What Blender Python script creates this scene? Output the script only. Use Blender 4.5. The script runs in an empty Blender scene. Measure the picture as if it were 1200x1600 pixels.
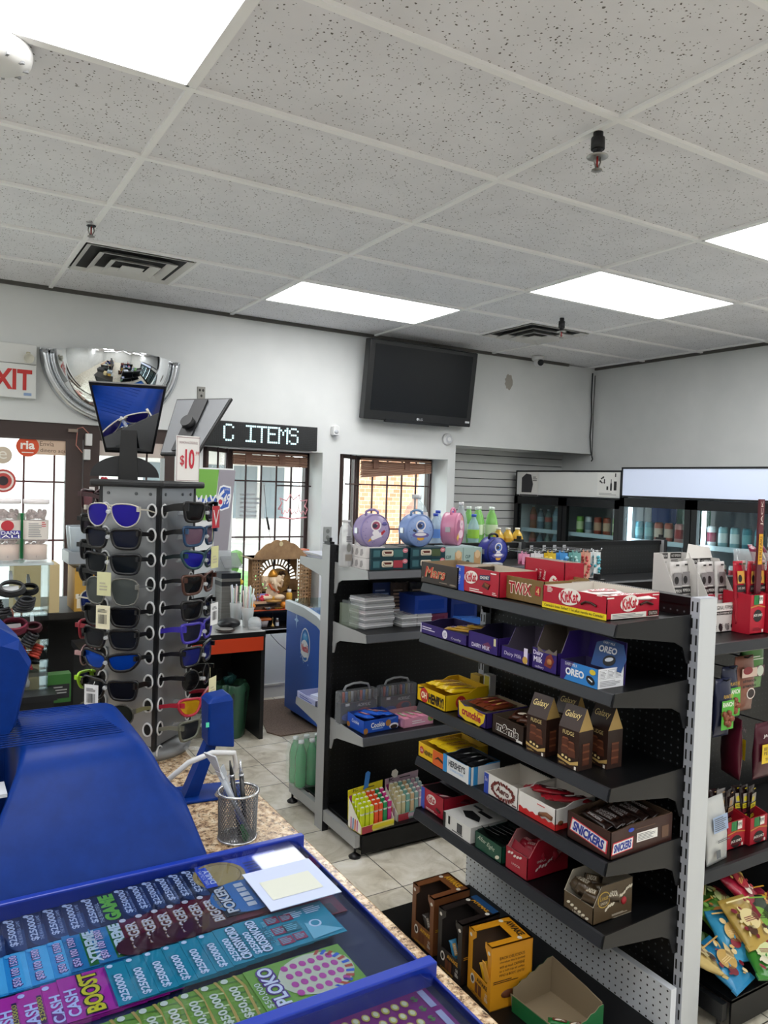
import bpy, bmesh, math, random
from mathutils import Matrix, Vector
random.seed(7)
PI = math.pi
SC = bpy.context.scene
COL = SC.collection

# ------------------------------------------------------------------ camera
EYE = 1.66
CEIL = 2.865
YAW, PITCH, ROLL, FPX = 0.5441, -0.0350, 0.0320, 1197.0
cam_d = bpy.data.cameras.new('camera')
cam_d.sensor_fit = 'VERTICAL'
cam_d.sensor_height = 36.0
cam_d.lens = 36.0 * FPX / 1600.0
cam_d.clip_start = 0.02
cam_d.clip_end = 200
cam = bpy.data.objects.new('camera', cam_d)
COL.objects.link(cam)
fw = Vector((math.sin(YAW) * math.cos(PITCH), math.cos(YAW) * math.cos(PITCH), math.sin(PITCH)))
rt = Vector((math.cos(YAW), -math.sin(YAW), 0))
up = rt.cross(fw)
rt2 = rt * math.cos(ROLL) + up * math.sin(ROLL)
up2 = up * math.cos(ROLL) - rt * math.sin(ROLL)
m3 = Matrix((rt2, up2, -fw)).transposed()
cam.matrix_world = Matrix.Translation((0, 0, EYE)) @ m3.to_4x4()
SC.camera = cam

# ------------------------------------------------------------------ light and exposure
SC.view_settings.view_transform = 'Standard'
SC.view_settings.look = 'None'
SC.view_settings.gamma = 1.0
SC.view_settings.use_curve_mapping = False
SC.view_settings.exposure = 0.0
SKY = 4.5          # brightness of the overcast sky
PANEL = 10.2         # brightness of the ceiling light panels
w = bpy.data.worlds.new('sky')
SC.world = w
w.use_nodes = True
_bg = w.node_tree.nodes['Background']
_bg.inputs[0].default_value = (0.93, 0.97, 1.0, 1)
_bg.inputs[1].default_value = SKY
try:
    SC.cycles.max_bounces = 8
    SC.cycles.diffuse_bounces = 4
    SC.cycles.transparent_max_bounces = 24
    SC.cycles.caustics_reflective = False
    SC.cycles.caustics_refractive = False
    SC.cycles.sample_clamp_indirect = 6
except Exception:
    pass

# ------------------------------------------------------------------ materials
def lin(c):
    return tuple(((x / 12.92) if x <= 0.04045 else ((x + 0.055) / 1.055) ** 2.4) for x in c)
def hx(h):
    h = h.lstrip('#')
    return lin(tuple(int(h[i:i + 2], 16) / 255 for i in (0, 2, 4))) + (1.0,)
_mc = {}
def M(h, rough=0.5, metal=0.0, spec=0.5, emit=0.0):
    k = (h, rough, metal, spec, emit)
    if k in _mc:
        return _mc[k]
    m = bpy.data.materials.new('paint_' + h.lstrip('#'))
    m.use_nodes = True
    b = m.node_tree.nodes['Principled BSDF']
    b.inputs['Base Color'].default_value = hx(h)
    b.inputs['Roughness'].default_value = rough
    b.inputs['Metallic'].default_value = metal
    b.inputs['Specular IOR Level'].default_value = spec
    if emit:
        b.inputs['Emission Color'].default_value = hx(h)
        b.inputs['Emission Strength'].default_value = emit
    _mc[k] = m
    return m
def nt(name):
    m = bpy.data.materials.new(name)
    m.use_nodes = True
    return m, m.node_tree.nodes, m.node_tree.links, m.node_tree.nodes['Principled BSDF']
def ramp(n, stops):
    r = n.new('ShaderNodeValToRGB')
    e = r.color_ramp.elements
    while len(e) > 1:
        e.remove(e[0])
    e[0].position = stops[0][0]; e[0].color = hx(stops[0][1])
    for p, c in stops[1:]:
        x = e.new(p); x.color = hx(c)
    return r
def math_n(n, l, op, a, b=None, c=None):
    x = n.new('ShaderNodeMath'); x.operation = op
    for i, v in enumerate((a, b, c)):
        if v is None: continue
        if isinstance(v, (int, float)): x.inputs[i].default_value = v
        else: l.new(v, x.inputs[i])
    return x.outputs[0]
def objco(n):
    return n.new('ShaderNodeTexCoord').outputs['Object']
def noise(n, l, co, scale, detail=3, rough=0.5):
    t = n.new('ShaderNodeTexNoise')
    t.inputs['Scale'].default_value = scale; t.inputs['Detail'].default_value = detail
    t.inputs['Roughness'].default_value = rough
    l.new(co, t.inputs['Vector'])
    return t
def mix(n, l, fac, a, b):
    x = n.new('ShaderNodeMix'); x.data_type = 'RGBA'
    if isinstance(fac, (int, float)): x.inputs[0].default_value = fac
    else: l.new(fac, x.inputs[0])
    for i, v in ((6, a), (7, b)):
        if isinstance(v, tuple): x.inputs[i].default_value = v
        else: l.new(v, x.inputs[i])
    return x.outputs[2]
def m_noisy(name, stops, scale, rough=0.5, detail=4, metal=0.0, bump=0.0, stretch=None):
    m, n, l, b = nt(name)
    co = objco(n)
    if stretch:
        mp = n.new('ShaderNodeMapping'); mp.inputs['Scale'].default_value = stretch
        l.new(co, mp.inputs[0]); co = mp.outputs[0]
    t = noise(n, l, co, scale, detail, 0.6)
    r = ramp(n, stops); l.new(t.outputs[0], r.inputs[0]); l.new(r.outputs[0], b.inputs['Base Color'])
    b.inputs['Roughness'].default_value = rough; b.inputs['Metallic'].default_value = metal
    if bump:
        bp = n.new('ShaderNodeBump'); bp.inputs['Strength'].default_value = bump
        l.new(t.outputs[0], bp.inputs['Height']); l.new(bp.outputs[0], b.inputs['Normal'])
    return m
def m_glass(name, tint='#ffffff', ior=1.35, rough=0.02, fac=None):
    m, n, l, b = nt(name)
    n.remove(b)
    tr = n.new('ShaderNodeBsdfTransparent'); tr.inputs[0].default_value = hx(tint)
    gl = n.new('ShaderNodeBsdfGlossy'); gl.inputs['Roughness'].default_value = rough
    ms = n.new('ShaderNodeMixShader')
    if fac is None:
        ge = n.new('ShaderNodeNewGeometry'); dt = n.new('ShaderNodeVectorMath'); dt.operation = 'DOT_PRODUCT'
        l.new(ge.outputs['Normal'], dt.inputs[0]); l.new(ge.outputs['Incoming'], dt.inputs[1])
        f0 = ((ior - 1) / (ior + 1)) ** 2
        c5 = math_n(n, l, 'POWER', math_n(n, l, 'SUBTRACT', 1.0, math_n(n, l, 'ABSOLUTE', dt.outputs['Value'])), 5.0)
        l.new(math_n(n, l, 'MULTIPLY_ADD', c5, 1 - f0, f0), ms.inputs[0])
    else:
        ms.inputs[0].default_value = fac
    l.new(tr.outputs[0], ms.inputs[1]); l.new(gl.outputs[0], ms.inputs[2])
    l.new(ms.outputs[0], n['Material Output'].inputs[0])
    return m
def m_film(name, col, alpha, rough=0.25):
    """thin clear or tinted plastic: part of the light passes straight through"""
    m, n, l, b = nt(name)
    b.inputs['Base Color'].default_value = hx(col); b.inputs['Roughness'].default_value = rough
    b.inputs['Alpha'].default_value = alpha
    return m
def m_dots(name, base, dot, pitch, r, axes='yz', rough=0.45, metal=0.0):
    m, n, l, b = nt(name)
    sp = n.new('ShaderNodeSeparateXYZ'); l.new(objco(n), sp.inputs[0])
    d2 = None
    for a in axes:
        s = sp.outputs['xyz'.index(a)]
        f = math_n(n, l, 'FRACT', math_n(n, l, 'ADD', math_n(n, l, 'DIVIDE', s, pitch), 50.5))
        f = math_n(n, l, 'SUBTRACT', f, 0.5)
        f = math_n(n, l, 'MULTIPLY', f, f)
        d2 = f if d2 is None else math_n(n, l, 'ADD', d2, f)
    k = math_n(n, l, 'LESS_THAN', d2, (r / pitch) ** 2)
    l.new(mix(n, l, k, hx(base), hx(dot)), b.inputs['Base Color'])
    b.inputs['Roughness'].default_value = rough; b.inputs['Metallic'].default_value = metal
    return m

# ------------------------------------------------------------------ mesh building
_tc = {}
def text_geo(s, bold=0.0):
    k = (s, bold)
    if k not in _tc:
        c = bpy.data.curves.new('t', 'FONT')
        c.body = s; c.resolution_u = 3; c.offset = bold; c.fill_mode = 'BOTH' if False else c.fill_mode
        o = bpy.data.objects.new('t', c)
        COL.objects.link(o)
        bpy.context.view_layer.update()
        me = bpy.data.meshes.new_from_object(o.evaluated_get(bpy.context.evaluated_depsgraph_get()))
        vs = [v.co[:2] for v in me.vertices]; fs = [tuple(p.vertices) for p in me.polygons]
        bpy.data.objects.remove(o); bpy.data.curves.remove(c); bpy.data.meshes.remove(me)
        x0 = min(v[0] for v in vs); x1 = max(v[0] for v in vs); y0 = min(v[1] for v in vs); y1 = max(v[1] for v in vs)
        dx = max(x1 - x0, 1e-4); dy = max(y1 - y0, 1e-4)
        _tc[k] = ([((v[0] - x0) / dx - .5, (v[1] - y0) / dy - .5) for v in vs], fs)
    return _tc[k]
class MB:
    def __init__(s):
        s.v = []; s.f = []; s.m = []; s.sm = []
    def add(s, vs, fs, mi=0, sm=False, T=None):
        o = len(s.v)
        s.v += [tuple(T @ Vector(v)) for v in vs] if T is not None else [tuple(v) for v in vs]
        for f in fs:
            s.f.append(tuple(o + i for i in f)); s.m.append(mi); s.sm.append(sm)
        return s
    def box(s, x0, x1, y0, y1, z0, z1, mi=0, T=None):
        vs = [(x, y, z) for z in (z0, z1) for y in (y0, y1) for x in (x0, x1)]
        return s.add(vs, [(0, 2, 3, 1), (4, 5, 7, 6), (0, 1, 5, 4), (2, 6, 7, 3), (0, 4, 6, 2), (1, 3, 7, 5)], mi, False, T)
    def prism(s, pts, a, b, axis='y', mi=0, T=None, sm=False):
        n = len(pts)
        def P(p, t):
            return {'y': (p[0], t, p[1]), 'x': (t, p[0], p[1]), 'z': (p[0], p[1], t)}[axis]
        vs = [P(p, a) for p in pts] + [P(p, b) for p in pts]
        s.add(vs, [tuple(range(n)), tuple(range(2 * n - 1, n - 1, -1))], mi, False, T)
        return s.add(vs, [(i, n + i, n + (i + 1) % n, (i + 1) % n) for i in range(n)], mi, sm, T)
    def loft(s, rings, mi=0, sm=True, closed=True, caps=True, T=None):
        n = len(rings[0]); vs = [p for r in rings for p in r]; fs = []
        for k in range(len(rings) - 1):
            for i in range(n if closed else n - 1):
                j = (i + 1) % n
                fs.append((k * n + i, k * n + j, (k + 1) * n + j, (k + 1) * n + i))
        s.add(vs, fs, mi, sm, T)
        if caps and closed:
            s.add(rings[0], [tuple(range(n))[::-1]], mi, False, T); s.add(rings[-1], [tuple(range(n))], mi, False, T)
        return s
    def cyl(s, p, q, r, r2=None, n=14, mi=0, caps=True, sm=True, T=None):
        p = Vector(p); q = Vector(q); d = (q - p).normalized()
        a = d.orthogonal().normalized(); b = d.cross(a)
        r2 = r if r2 is None else r2
        R = [[tuple(c + (a * math.cos(2 * PI * i / n) + b * math.sin(2 * PI * i / n)) * rr) for i in range(n)] for c, rr in ((p, r), (q, r2))]
        return s.loft(R, mi, sm, True, caps, T)
    def lathe(s, prof, c=(0, 0, 0), n=20, mi=0, sm=True, caps=True, T=None):
        R = [[(c[0] + r * math.cos(2 * PI * i / n), c[1] + r * math.sin(2 * PI * i / n), c[2] + z) for i in range(n)] for r, z in prof]
        return s.loft(R, mi, sm, True, caps, T)
    def tube(s, pts, r, n=6, mi=0, closed=False, T=None):
        P = [Vector(p) for p in pts]; R = []; k = len(P); ref = None
        for i in range(k):
            if closed: d = P[(i + 1) % k] - P[i - 1]
            else: d = P[min(i + 1, k - 1)] - P[max(i - 1, 0)]
            d.normalize()
            if ref is None or abs(ref.dot(d)) > .98: ref = d.orthogonal().normalized()
            a = (ref - d * ref.dot(d)).normalized(); ref = a; b = d.cross(a)
            rr = r[i] if isinstance(r, (list, tuple)) else r
            R.append([tuple(P[i] + (a * math.cos(2 * PI * j / n) + b * math.sin(2 * PI * j / n)) * rr) for j in range(n)])
        if closed: R.append(R[0])
        return s.loft(R, mi, True, True, not closed, T)
    def sph(s, c, r, mi=0, nu=14, nv=9, T=None):
        rx, ry, rz = r if isinstance(r, tuple) else (r, r, r)
        R = []
        for j in range(nv + 1):
            t = PI * (0.02 + 0.96 * j / nv)
            R.append([(c[0] + rx * math.sin(t) * math.cos(2 * PI * i / nu), c[1] + ry * math.sin(t) * math.sin(2 * PI * i / nu), c[2] - rz * math.cos(t)) for i in range(nu)])
        return s.loft(R, mi, True, True, True, T)
    # flat print on a face: F maps (right, up, out)
    def poly(s, pts, F, mi=0, off=0.0):
        return s.add([(p[0], p[1], off) for p in pts], [tuple(range(len(pts)))], mi, False, F)
    def rect(s, cx, cy, w, h, F, mi=0, off=0.0, rot=0.0, r=0.0):
        pts = rrect(w, h, r) if r else [(-w / 2, -h / 2), (w / 2, -h / 2), (w / 2, h / 2), (-w / 2, h / 2)]
        c, t = math.cos(rot), math.sin(rot)
        return s.poly([(cx + x * c - y * t, cy + x * t + y * c) for x, y in pts], F, mi, off)
    def ell(s, cx, cy, rx, ry, F, mi=0, off=0.0, n=20, rot=0.0):
        c, t = math.cos(rot), math.sin(rot)
        P = [(rx * math.cos(2 * PI * i / n), ry * math.sin(2 * PI * i / n)) for i in range(n)]
        return s.poly([(cx + x * c - y * t, cy + x * t + y * c) for x, y in P], F, mi, off)
    def text(s, body, cx, cy, w, h, F, mi=0, off=0.0008, rot=0.0, shear=0.0, bold=0.0):
        vs, fs = text_geo(body, bold)
        c, t = math.cos(rot), math.sin(rot); out = []
        for x, y in vs:
            X = x * w + shear * y * h; Y = y * h
            out.append((cx + X * c - Y * t, cy + X * t + Y * c, off))
        return s.add(out, fs, mi, False, F)
    def bars(s, cx, cy, w, h, F, mi=0, off=0.0008, n=14, seed=1):
        rnd = random.Random(seed); x = -w / 2; u = w / (n * 1.9)
        while x < w / 2 - u:
            b = u * rnd.choice((.5, .8, 1.2)); s.rect(cx + x + b / 2, cy, b, h, F, mi, off); x += b + u * rnd.choice((.5, .8, 1.1))
        return s
    def lines(s, cx, cy, w, h, n, F, mi=0, off=0.0008, seed=1, t=.45):
        rnd = random.Random(seed)
        for i in range(n):
            ww = w * rnd.uniform(.65, 1); y = cy + h / 2 - (i + .5) * h / n
            s.rect(cx - (w - ww) / 2, y, ww, h / n * t, F, mi, off)
        return s
    def build(s, name, mats, parent=None, loc=(0, 0, 0), rz=0.0, rot=None, bevel=0.0, seg=2, fix=True):
        me = bpy.data.meshes.new(name)
        me.from_pydata(s.v, [], s.f)
        if not isinstance(mats, (list, tuple)): mats = [mats]
        for m in mats: me.materials.append(m)
        me.polygons.foreach_set('material_index', [min(i, len(mats) - 1) for i in s.m])
        me.polygons.foreach_set('use_smooth', s.sm)
        if fix:
            bm = bmesh.new(); bm.from_mesh(me)
            bmesh.ops.remove_doubles(bm, verts=bm.verts, dist=1e-6)
            bmesh.ops.recalc_face_normals(bm, faces=bm.faces)
            bm.to_mesh(me); bm.free()
        me.update()
        o = bpy.data.objects.new(name, me)
        COL.objects.link(o)
        if parent is not None: o.parent = parent
        o.location = loc
        o.rotation_euler = rot if rot else (0, 0, rz)
        if bevel:
            bv = o.modifiers.new('edge', 'BEVEL'); bv.width = bevel; bv.segments = seg; bv.limit_method = 'ANGLE'
            bv.angle_limit = math.radians(40)
        return o
def rrect(w, h, r, n=4):
    P = []
    for cx, cy, a in ((w / 2 - r, h / 2 - r, 0), (-w / 2 + r, h / 2 - r, 90), (-w / 2 + r, -h / 2 + r, 180), (w / 2 - r, -h / 2 + r, 270)):
        for i in range(n + 1):
            t = math.radians(a + 90 * i / n); P.append((cx + r * math.cos(t), cy + r * math.sin(t)))
    return P
def FM(o, x, y):
    """matrix of a face: origin, right axis, up axis"""
    x = Vector(x).normalized(); y = Vector(y).normalized(); z = x.cross(y)
    m = Matrix((x, y, z)).transposed().to_4x4(); m.translation = Vector(o)
    return m
def front(y=0.0, x=0.0, z=0.0): return FM((x, y - .0006, z), (1, 0, 0), (0, 0, 1))
def rside(x, y=0.0, z=0.0): return FM((x + .0006, y, z), (0, 1, 0), (0, 0, 1))
def lside(x, y=0.0, z=0.0): return FM((x - .0006, y, z), (0, -1, 0), (0, 0, 1))
def topf(z, x=0.0, y=0.0): return FM((x, y, z + .0006), (1, 0, 0), (0, 1, 0))
def tag(o, label, cat, group=None):
    o['label'] = label; o['category'] = cat
    if group: o['group'] = group
    return o
def thing(name, label, cat, loc=(0, 0, 0), rz=0.0, group=None):
    o = bpy.data.objects.new(name, None); COL.objects.link(o)
    o.empty_display_size = 0.05
    o.location = loc; o.rotation_euler = (0, 0, rz)
    return tag(o, label, cat, group)
def struct(mb, name, mats, **k):
    o = mb.build(name, mats, **k); o['kind'] = 'structure'
    return o
def dup(root, loc, rz=0.0, label=None, group=None, rot=None):
    r = root.copy(); COL.objects.link(r); r.location = loc
    r.rotation_euler = rot if rot else (0, 0, rz)
    if label: r['label'] = label
    if group: r['group'] = group
    for ch in list(root.children):
        c = ch.copy(); COL.objects.link(c); c.parent = r
        for g in list(ch.children):
            d = g.copy(); COL.objects.link(d); d.parent = c
    return r
ORD = ('first second third fourth fifth sixth seventh eighth ninth tenth eleventh twelfth thirteenth fourteenth fifteenth sixteenth '
       'seventeenth eighteenth nineteenth twentieth').split()
R90 = PI / 2

# ================================================================== the room
def m_floor():
    m, n, l, b = nt('floor_tile')
    co = objco(n); sp = n.new('ShaderNodeSeparateXYZ'); l.new(co, sp.inputs[0])
    g = None; ids = []
    for a, ph in ((0, 1.7215), (1, 2.762)):
        q = math_n(n, l, 'DIVIDE', math_n(n, l, 'SUBTRACT', sp.outputs[a], ph - 30.6), .3075 if a else .303)
        f = math_n(n, l, 'FRACT', q); ids.append(math_n(n, l, 'FLOOR', q))
        e = math_n(n, l, 'MINIMUM', f, math_n(n, l, 'SUBTRACT', 1.0, f))
        k = math_n(n, l, 'LESS_THAN', e, .0075)
        g = k if g is None else math_n(n, l, 'MAXIMUM', g, k)
    cmb = n.new('ShaderNodeCombineXYZ'); l.new(ids[0], cmb.inputs[0]); l.new(ids[1], cmb.inputs[1])
    ad = n.new('ShaderNodeVectorMath'); ad.operation = 'ADD'; l.new(co, ad.inputs[0])
    sc = n.new('ShaderNodeVectorMath'); sc.operation = 'SCALE'; l.new(cmb.outputs[0], sc.inputs[0]); sc.inputs[3].default_value = 3.7
    l.new(sc.outputs[0], ad.inputs[1])
    t = noise(n, l, ad.outputs[0], 7.0, 6, .62); t.inputs['Distortion'].default_value = .9
    r = ramp(n, [(.28, '#b0a795'), (.45, '#d4cdbb'), (.58, '#e6e0d2'), (.75, '#f2efe6')]); l.new(t.outputs[0], r.inputs[0])
    l.new(mix(n, l, g, r.outputs[0], hx('#4a4640')), b.inputs['Base Color'])
    b.inputs['Roughness'].default_value = .32
    bp = n.new('ShaderNodeBump'); bp.inputs['Strength'].default_value = .25; bp.inputs['Distance'].default_value = .002
    l.new(math_n(n, l, 'SUBTRACT', 1.0, g), bp.inputs['Height']); l.new(bp.outputs[0], b.inputs['Normal'])
    return m
def m_ceiling():
    m, n, l, b = nt('ceiling_tile')
    co = objco(n)
    v = n.new('ShaderNodeTexVoronoi'); v.inputs['Scale'].default_value = 95
    wob = noise(n, l, co, 60, 2)
    ad = n.new('ShaderNodeVectorMath'); ad.operation = 'MULTIPLY_ADD'
    l.new(wob.outputs['Color'], ad.inputs[0]); ad.inputs[1].default_value = (.012, .012, 0); l.new(co, ad.inputs[2])
    l.new(ad.outputs[0], v.inputs['Vector'])
    rs = n.new('ShaderNodeSeparateColor'); l.new(v.outputs['Color'], rs.inputs[0])
    size = math_n(n, l, 'MULTIPLY', rs.outputs[0], .33)
    k = math_n(n, l, 'MULTIPLY', math_n(n, l, 'LESS_THAN', v.outputs['Distance'], size), math_n(n, l, 'GREATER_THAN', rs.outputs[1], .32))
    t = noise(n, l, co, 5, 3)
    r = ramp(n, [(.3, '#e6e6e9'), (.7, '#eeeef1')]); l.new(t.outputs[0], r.inputs[0])
    l.new(mix(n, l, k, r.outputs[0], hx('#6a6662')), b.inputs['Base Color'])
    b.inputs['Roughness'].default_value = .95
    bp = n.new('ShaderNodeBump'); bp.inputs['Strength'].default_value = .3; bp.inputs['Distance'].default_value = .003
    l.new(math_n(n, l, 'SUBTRACT', 1.0, k), bp.inputs['Height']); l.new(bp.outputs[0], b.inputs['Normal'])
    return m
WALLM = m_noisy('white_wall_paint', [(.3, '#d9dcdb'), (.7, '#e2e4e3')], 2.5, .6, 3)
WHITE = M('#e8e8e6', .5)
DARKBR = M('#3a2a26', .45)
BLACKM = M('#0e1014', .42)
XR, YB, XL, YN = 5.68, 5.44, -2.6, -2.6
YG = 5.71      # window glass plane
struct(MB().box(XL - .1, XR + .1, YN - .1, 6.0, -.1, 0), 'floor', m_floor())
struct(MB().box(XL - .1, XR + .1, YN - .1, 6.0, CEIL + .012, CEIL + .1), 'ceiling', m_ceiling())
# ceiling grid
GX0, GY0 = .705, 2.40
T = M('#fbfbfa', .5)
g = MB()
gx = [GX0 + 1.22 * i for i in range(-3, 5)]
gy = [GY0 + .61 * j for j in range(-8, 5)]
for x in gx: g.box(x - .012, x + .012, YN, YB + .4, CEIL, CEIL + .014)
for y in gy:
    if y < YB: g.box(XL, XR, y - .012, y + .012, CEIL - .0008, CEIL + .014)
for a in (0, 2): g.box(GX0 + a * 1.22 + .598 + (0 if a else .0), GX0 + a * 1.22 + .622, GY0 + 1.83, GY0 + 2.44, CEIL + .001, CEIL + .014)
struct(g, 'trim_1', T)
tr = MB().box(XL, 5.3, YB - .02, YB, CEIL - .012, CEIL + .012).box(XR - .02, XR, YN, YB, CEIL - .012, CEIL + .012)
struct(tr, 'trim_2', M('#55534f', .6))  # wall angle trim; its dark colour paints the shadow line under the ceiling

# back wall with the door, two window bays and the slat-wall recess
wb = MB()
def wallcol(x0, x1, z0, z1, d=.27): wb.box(x0, x1, YB, YB + d, z0, z1)
wallcol(XL, -1.15, 0, CEIL)
wallcol(-1.15, 1.54, 2.0, CEIL)
wallcol(1.54, 1.745, 0, CEIL)
wallcol(1.745, 2.71, 1.90, CEIL); wallcol(1.745, 2.71, 0, .52)
wallcol(2.71, 2.865, 0, CEIL)
wallcol(2.865, 3.925, 1.90, CEIL); wallcol(2.865, 3.925, 0, .62)
wallcol(3.925, 4.005, 0, CEIL)
wb.box(4.005, XR, YB, YB + .45, 2.03, CEIL)
struct(wb, 'wall_back', WALLM)
sl = MB()
z = 0.0
while z < 2.02:
    sl.box(4.0, XR, 5.85, 5.875, z + .004, min(z + .072, 2.03)); z += .0762
sl.box(4.0, XR, 5.862, 5.9, 0, 2.03, 1)
sl.box(3.93, 4.005, YB + .27, 5.9, 0, 2.03, 0)
struct(sl, 'wall_slats', [M('#d3d5d4', .5), M('#4f5254', .7)])
struct(MB().box(XR, XR + .1, YN, 5.9, 0, CEIL), 'wall_right', WALLM)
struct(MB().box(XL - .1, XL, YN, YB, 0, CEIL), 'wall_left', WALLM)
struct(MB().box(XL, XR, YN - .1, YN, 0, CEIL), 'wall_front', WALLM)
# baseboard under the bay
struct(MB().box(1.54, 2.86, YB - .012, YB, 0, .09).box(1.54, 2.86, YB - .018, YB, .09, .105), 'baseboard_back', M('#d5d4d0', .5))
# patched spots and the open junction box are worn marks of the wall
pt = MB()
F = FM((4.576, YB - .0015, 2.635), (1, 0, 0), (0, 0, 1))
pt.poly([(.045 * math.cos(a / 20 * 2 * PI) * (1 + .15 * math.sin(3 * a)), .07 * math.sin(a / 20 * 2 * PI) * (1 + .12 * math.cos(2 * a))) for a in range(20)], F)
struct(pt, 'trim_3', M('#a9a49b', .8))

# corner cracks: torn tape and a loose cable at the corner
tag(MB().tube([(5.62, 5.425, 2.82), (5.612, 5.42, 2.6), (5.63, 5.425, 2.42), (5.615, 5.42, 2.2), (5.635, 5.42, 2.05), (5.64, 5.40, 1.98), (5.625, 5.40, 1.96)], .007, 6)
    .tube([(5.65, 5.42, 2.8), (5.645, 5.42, 2.5), (5.655, 5.425, 2.1), (5.63, 5.40, 1.99)], .004, 5).build('loose_cable', M('#2a2b2d', .6)),
    'dark loose cable hanging down the corner where back and right walls meet', 'cable')

# ---- windows
GLASS = m_glass('window_glass', '#f4f9f8')
BAR = M('#3c2a2c', .5)
def m_bamboo():
    m, n, l, b = nt('bamboo')
    w2 = n.new('ShaderNodeTexWave'); w2.bands_direction = 'Z'; w2.inputs['Scale'].default_value = 40; w2.inputs['Distortion'].default_value = 1.5
    l.new(objco(n), w2.inputs[0])
    r = ramp(n, [(.2, '#7c4a36'), (.6, '#b98a70'), (.9, '#d8b49c')]); l.new(w2.outputs[0], r.inputs[0])
    l.new(r.outputs[0], b.inputs['Base Color']); b.inputs['Roughness'].default_value = .6
    return m
BAMBOO = m_bamboo()
def bay(n, x0, xc, x1, z0, z1, bars, hbars, label):
    """glazed bay: slanted side pane from (x0, wall) to (xc, YG), flat pane xc..x1"""
    root = bpy.data.objects.new('window_%d' % n, None); COL.objects.link(root); root['kind'] = 'structure'
    f = MB()
    f.box(xc - .018, xc + .03, YG - .03, YG + .03, z0, z1)
    f.box(x1 - .035, x1, YG - .025, YG + .03, z0, z1)
    f.box(xc, x1, YG - .025, YG + .03, z1 - .03, z1); f.box(xc, x1, YG - .025, YG + .03, z0, z0 + .05)
    d = Vector((xc - x0 - .02, YG - YB - .03)); L = d.length; a = math.atan2(d.y, d.x)
    Tm = Matrix.Translation((x0 + .01, YB + .02, 0)) @ Matrix.Rotation(a, 4, 'Z')
    f.box(0, .03, -.02, .02, z0, z1, 0, Tm); f.box(0, L, -.02, .02, z1 - .03, z1, 0, Tm); f.box(0, L, -.02, .02, z0, z0 + .05, 0, Tm)
    o = f.build('window_frame', DARKBR, root); o['kind'] = 'structure'
    p = MB().box(xc + .03, x1 - .035, YG + .004, YG + .010, z0 + .05, z1 - .03)
    p.box(.03, L - .02, -.003, .003, z0 + .05, z1 - .03, 0, Tm)
    o = p.build('window_pane', GLASS, root); o['kind'] = 'structure'
    g = MB()
    for x in bars: g.box(x - .006, x + .006, YG - .055, YG - .043, z0, z1 - .02)
    for z in hbars: g.box(xc, x1 - .02, YG - .05, YG - .04, z - .006, z + .006)
    for k in (.35, .75):
        g.box(L * k - .006, L * k + .006, -.05, -.04, z0, z1, 0, Tm)
    for z in hbars: g.box(0, L, -.05, -.04, z - .006, z + .006, 0, Tm)
    o = g.build('security_bars', BAR, root); o['kind'] = 'structure'
    s = MB().prism([(x0, YB - .0), (x1 + .0, YB - .0), (x1, YG), (xc, YG)], z0 - .03, z0 + .004, 'z')
    o = s.build('window_sill', WHITE, root); o['kind'] = 'structure'
    return Tm, L
bay(1, 1.75, 2.03, 2.71, .52, 1.90, [2.03 + .128 * k for k in range(1, 6)], [.78, 1.22, 1.66], '')
bay(2, 2.87, 3.15, 3.925, .62, 1.90, [3.15 + .148 * k for k in range(1, 6)], [1.10, 1.28, 1.66], '')
def blind(x0, x1, zl, zr, label, T=None):
    b = MB()
    y = YG - .075
    # headrail and bunched slats, lifted unevenly
    b.box(x0, x1, y, y + .03, 1.868, 1.886, 0, T)
    for k in range(9):
        f = k / 8
        za = 1.862 - f * (1.862 - zl); zb = 1.862 - f * (1.862 - zr)
        o = .006 * math.sin(k * 2.1)
        b.add([(x0, y + o, za), (x1, y + o, zb), (x1, y + .028 + o, zb - .004), (x0, y + .028 + o, za - .004),
               (x0, y + o, za - .012), (x1, y + o, zb - .012), (x1, y + .028 + o, zb - .016), (x0, y + .028 + o, za - .016)],
              [(0, 1, 2, 3), (7, 6, 5, 4), (0, 4, 5, 1), (1, 5, 6, 2), (2, 6, 7, 3), (3, 7, 4, 0)], 0, False, T)
    o = b.build('bamboo_blind', BAMBOO)
    tag(o, label, 'blind')
    for k in (.15, .6):
        x = x0 + (x1 - x0) * k; MB().box(x, x + .05, y - .012, y - .002, 1.80, 1.875, 0, T).build('cord_wrap', M('#9a7260', .7), o)
    MB().tube([(x1 - .07, y - .01, 1.87), (x1 - .072, y - .012, 1.45)], .002, 4, 0, False, T).build('cord', M('#9a7260', .7), o)
blind(2.05, 2.67, 1.80, 1.795, 'brown bamboo blind rolled up level at the window behind the carved shrine')
blind(3.18, 3.885, 1.735, 1.79, 'brown bamboo blind rolled up askew at the window facing the brick building')

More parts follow.
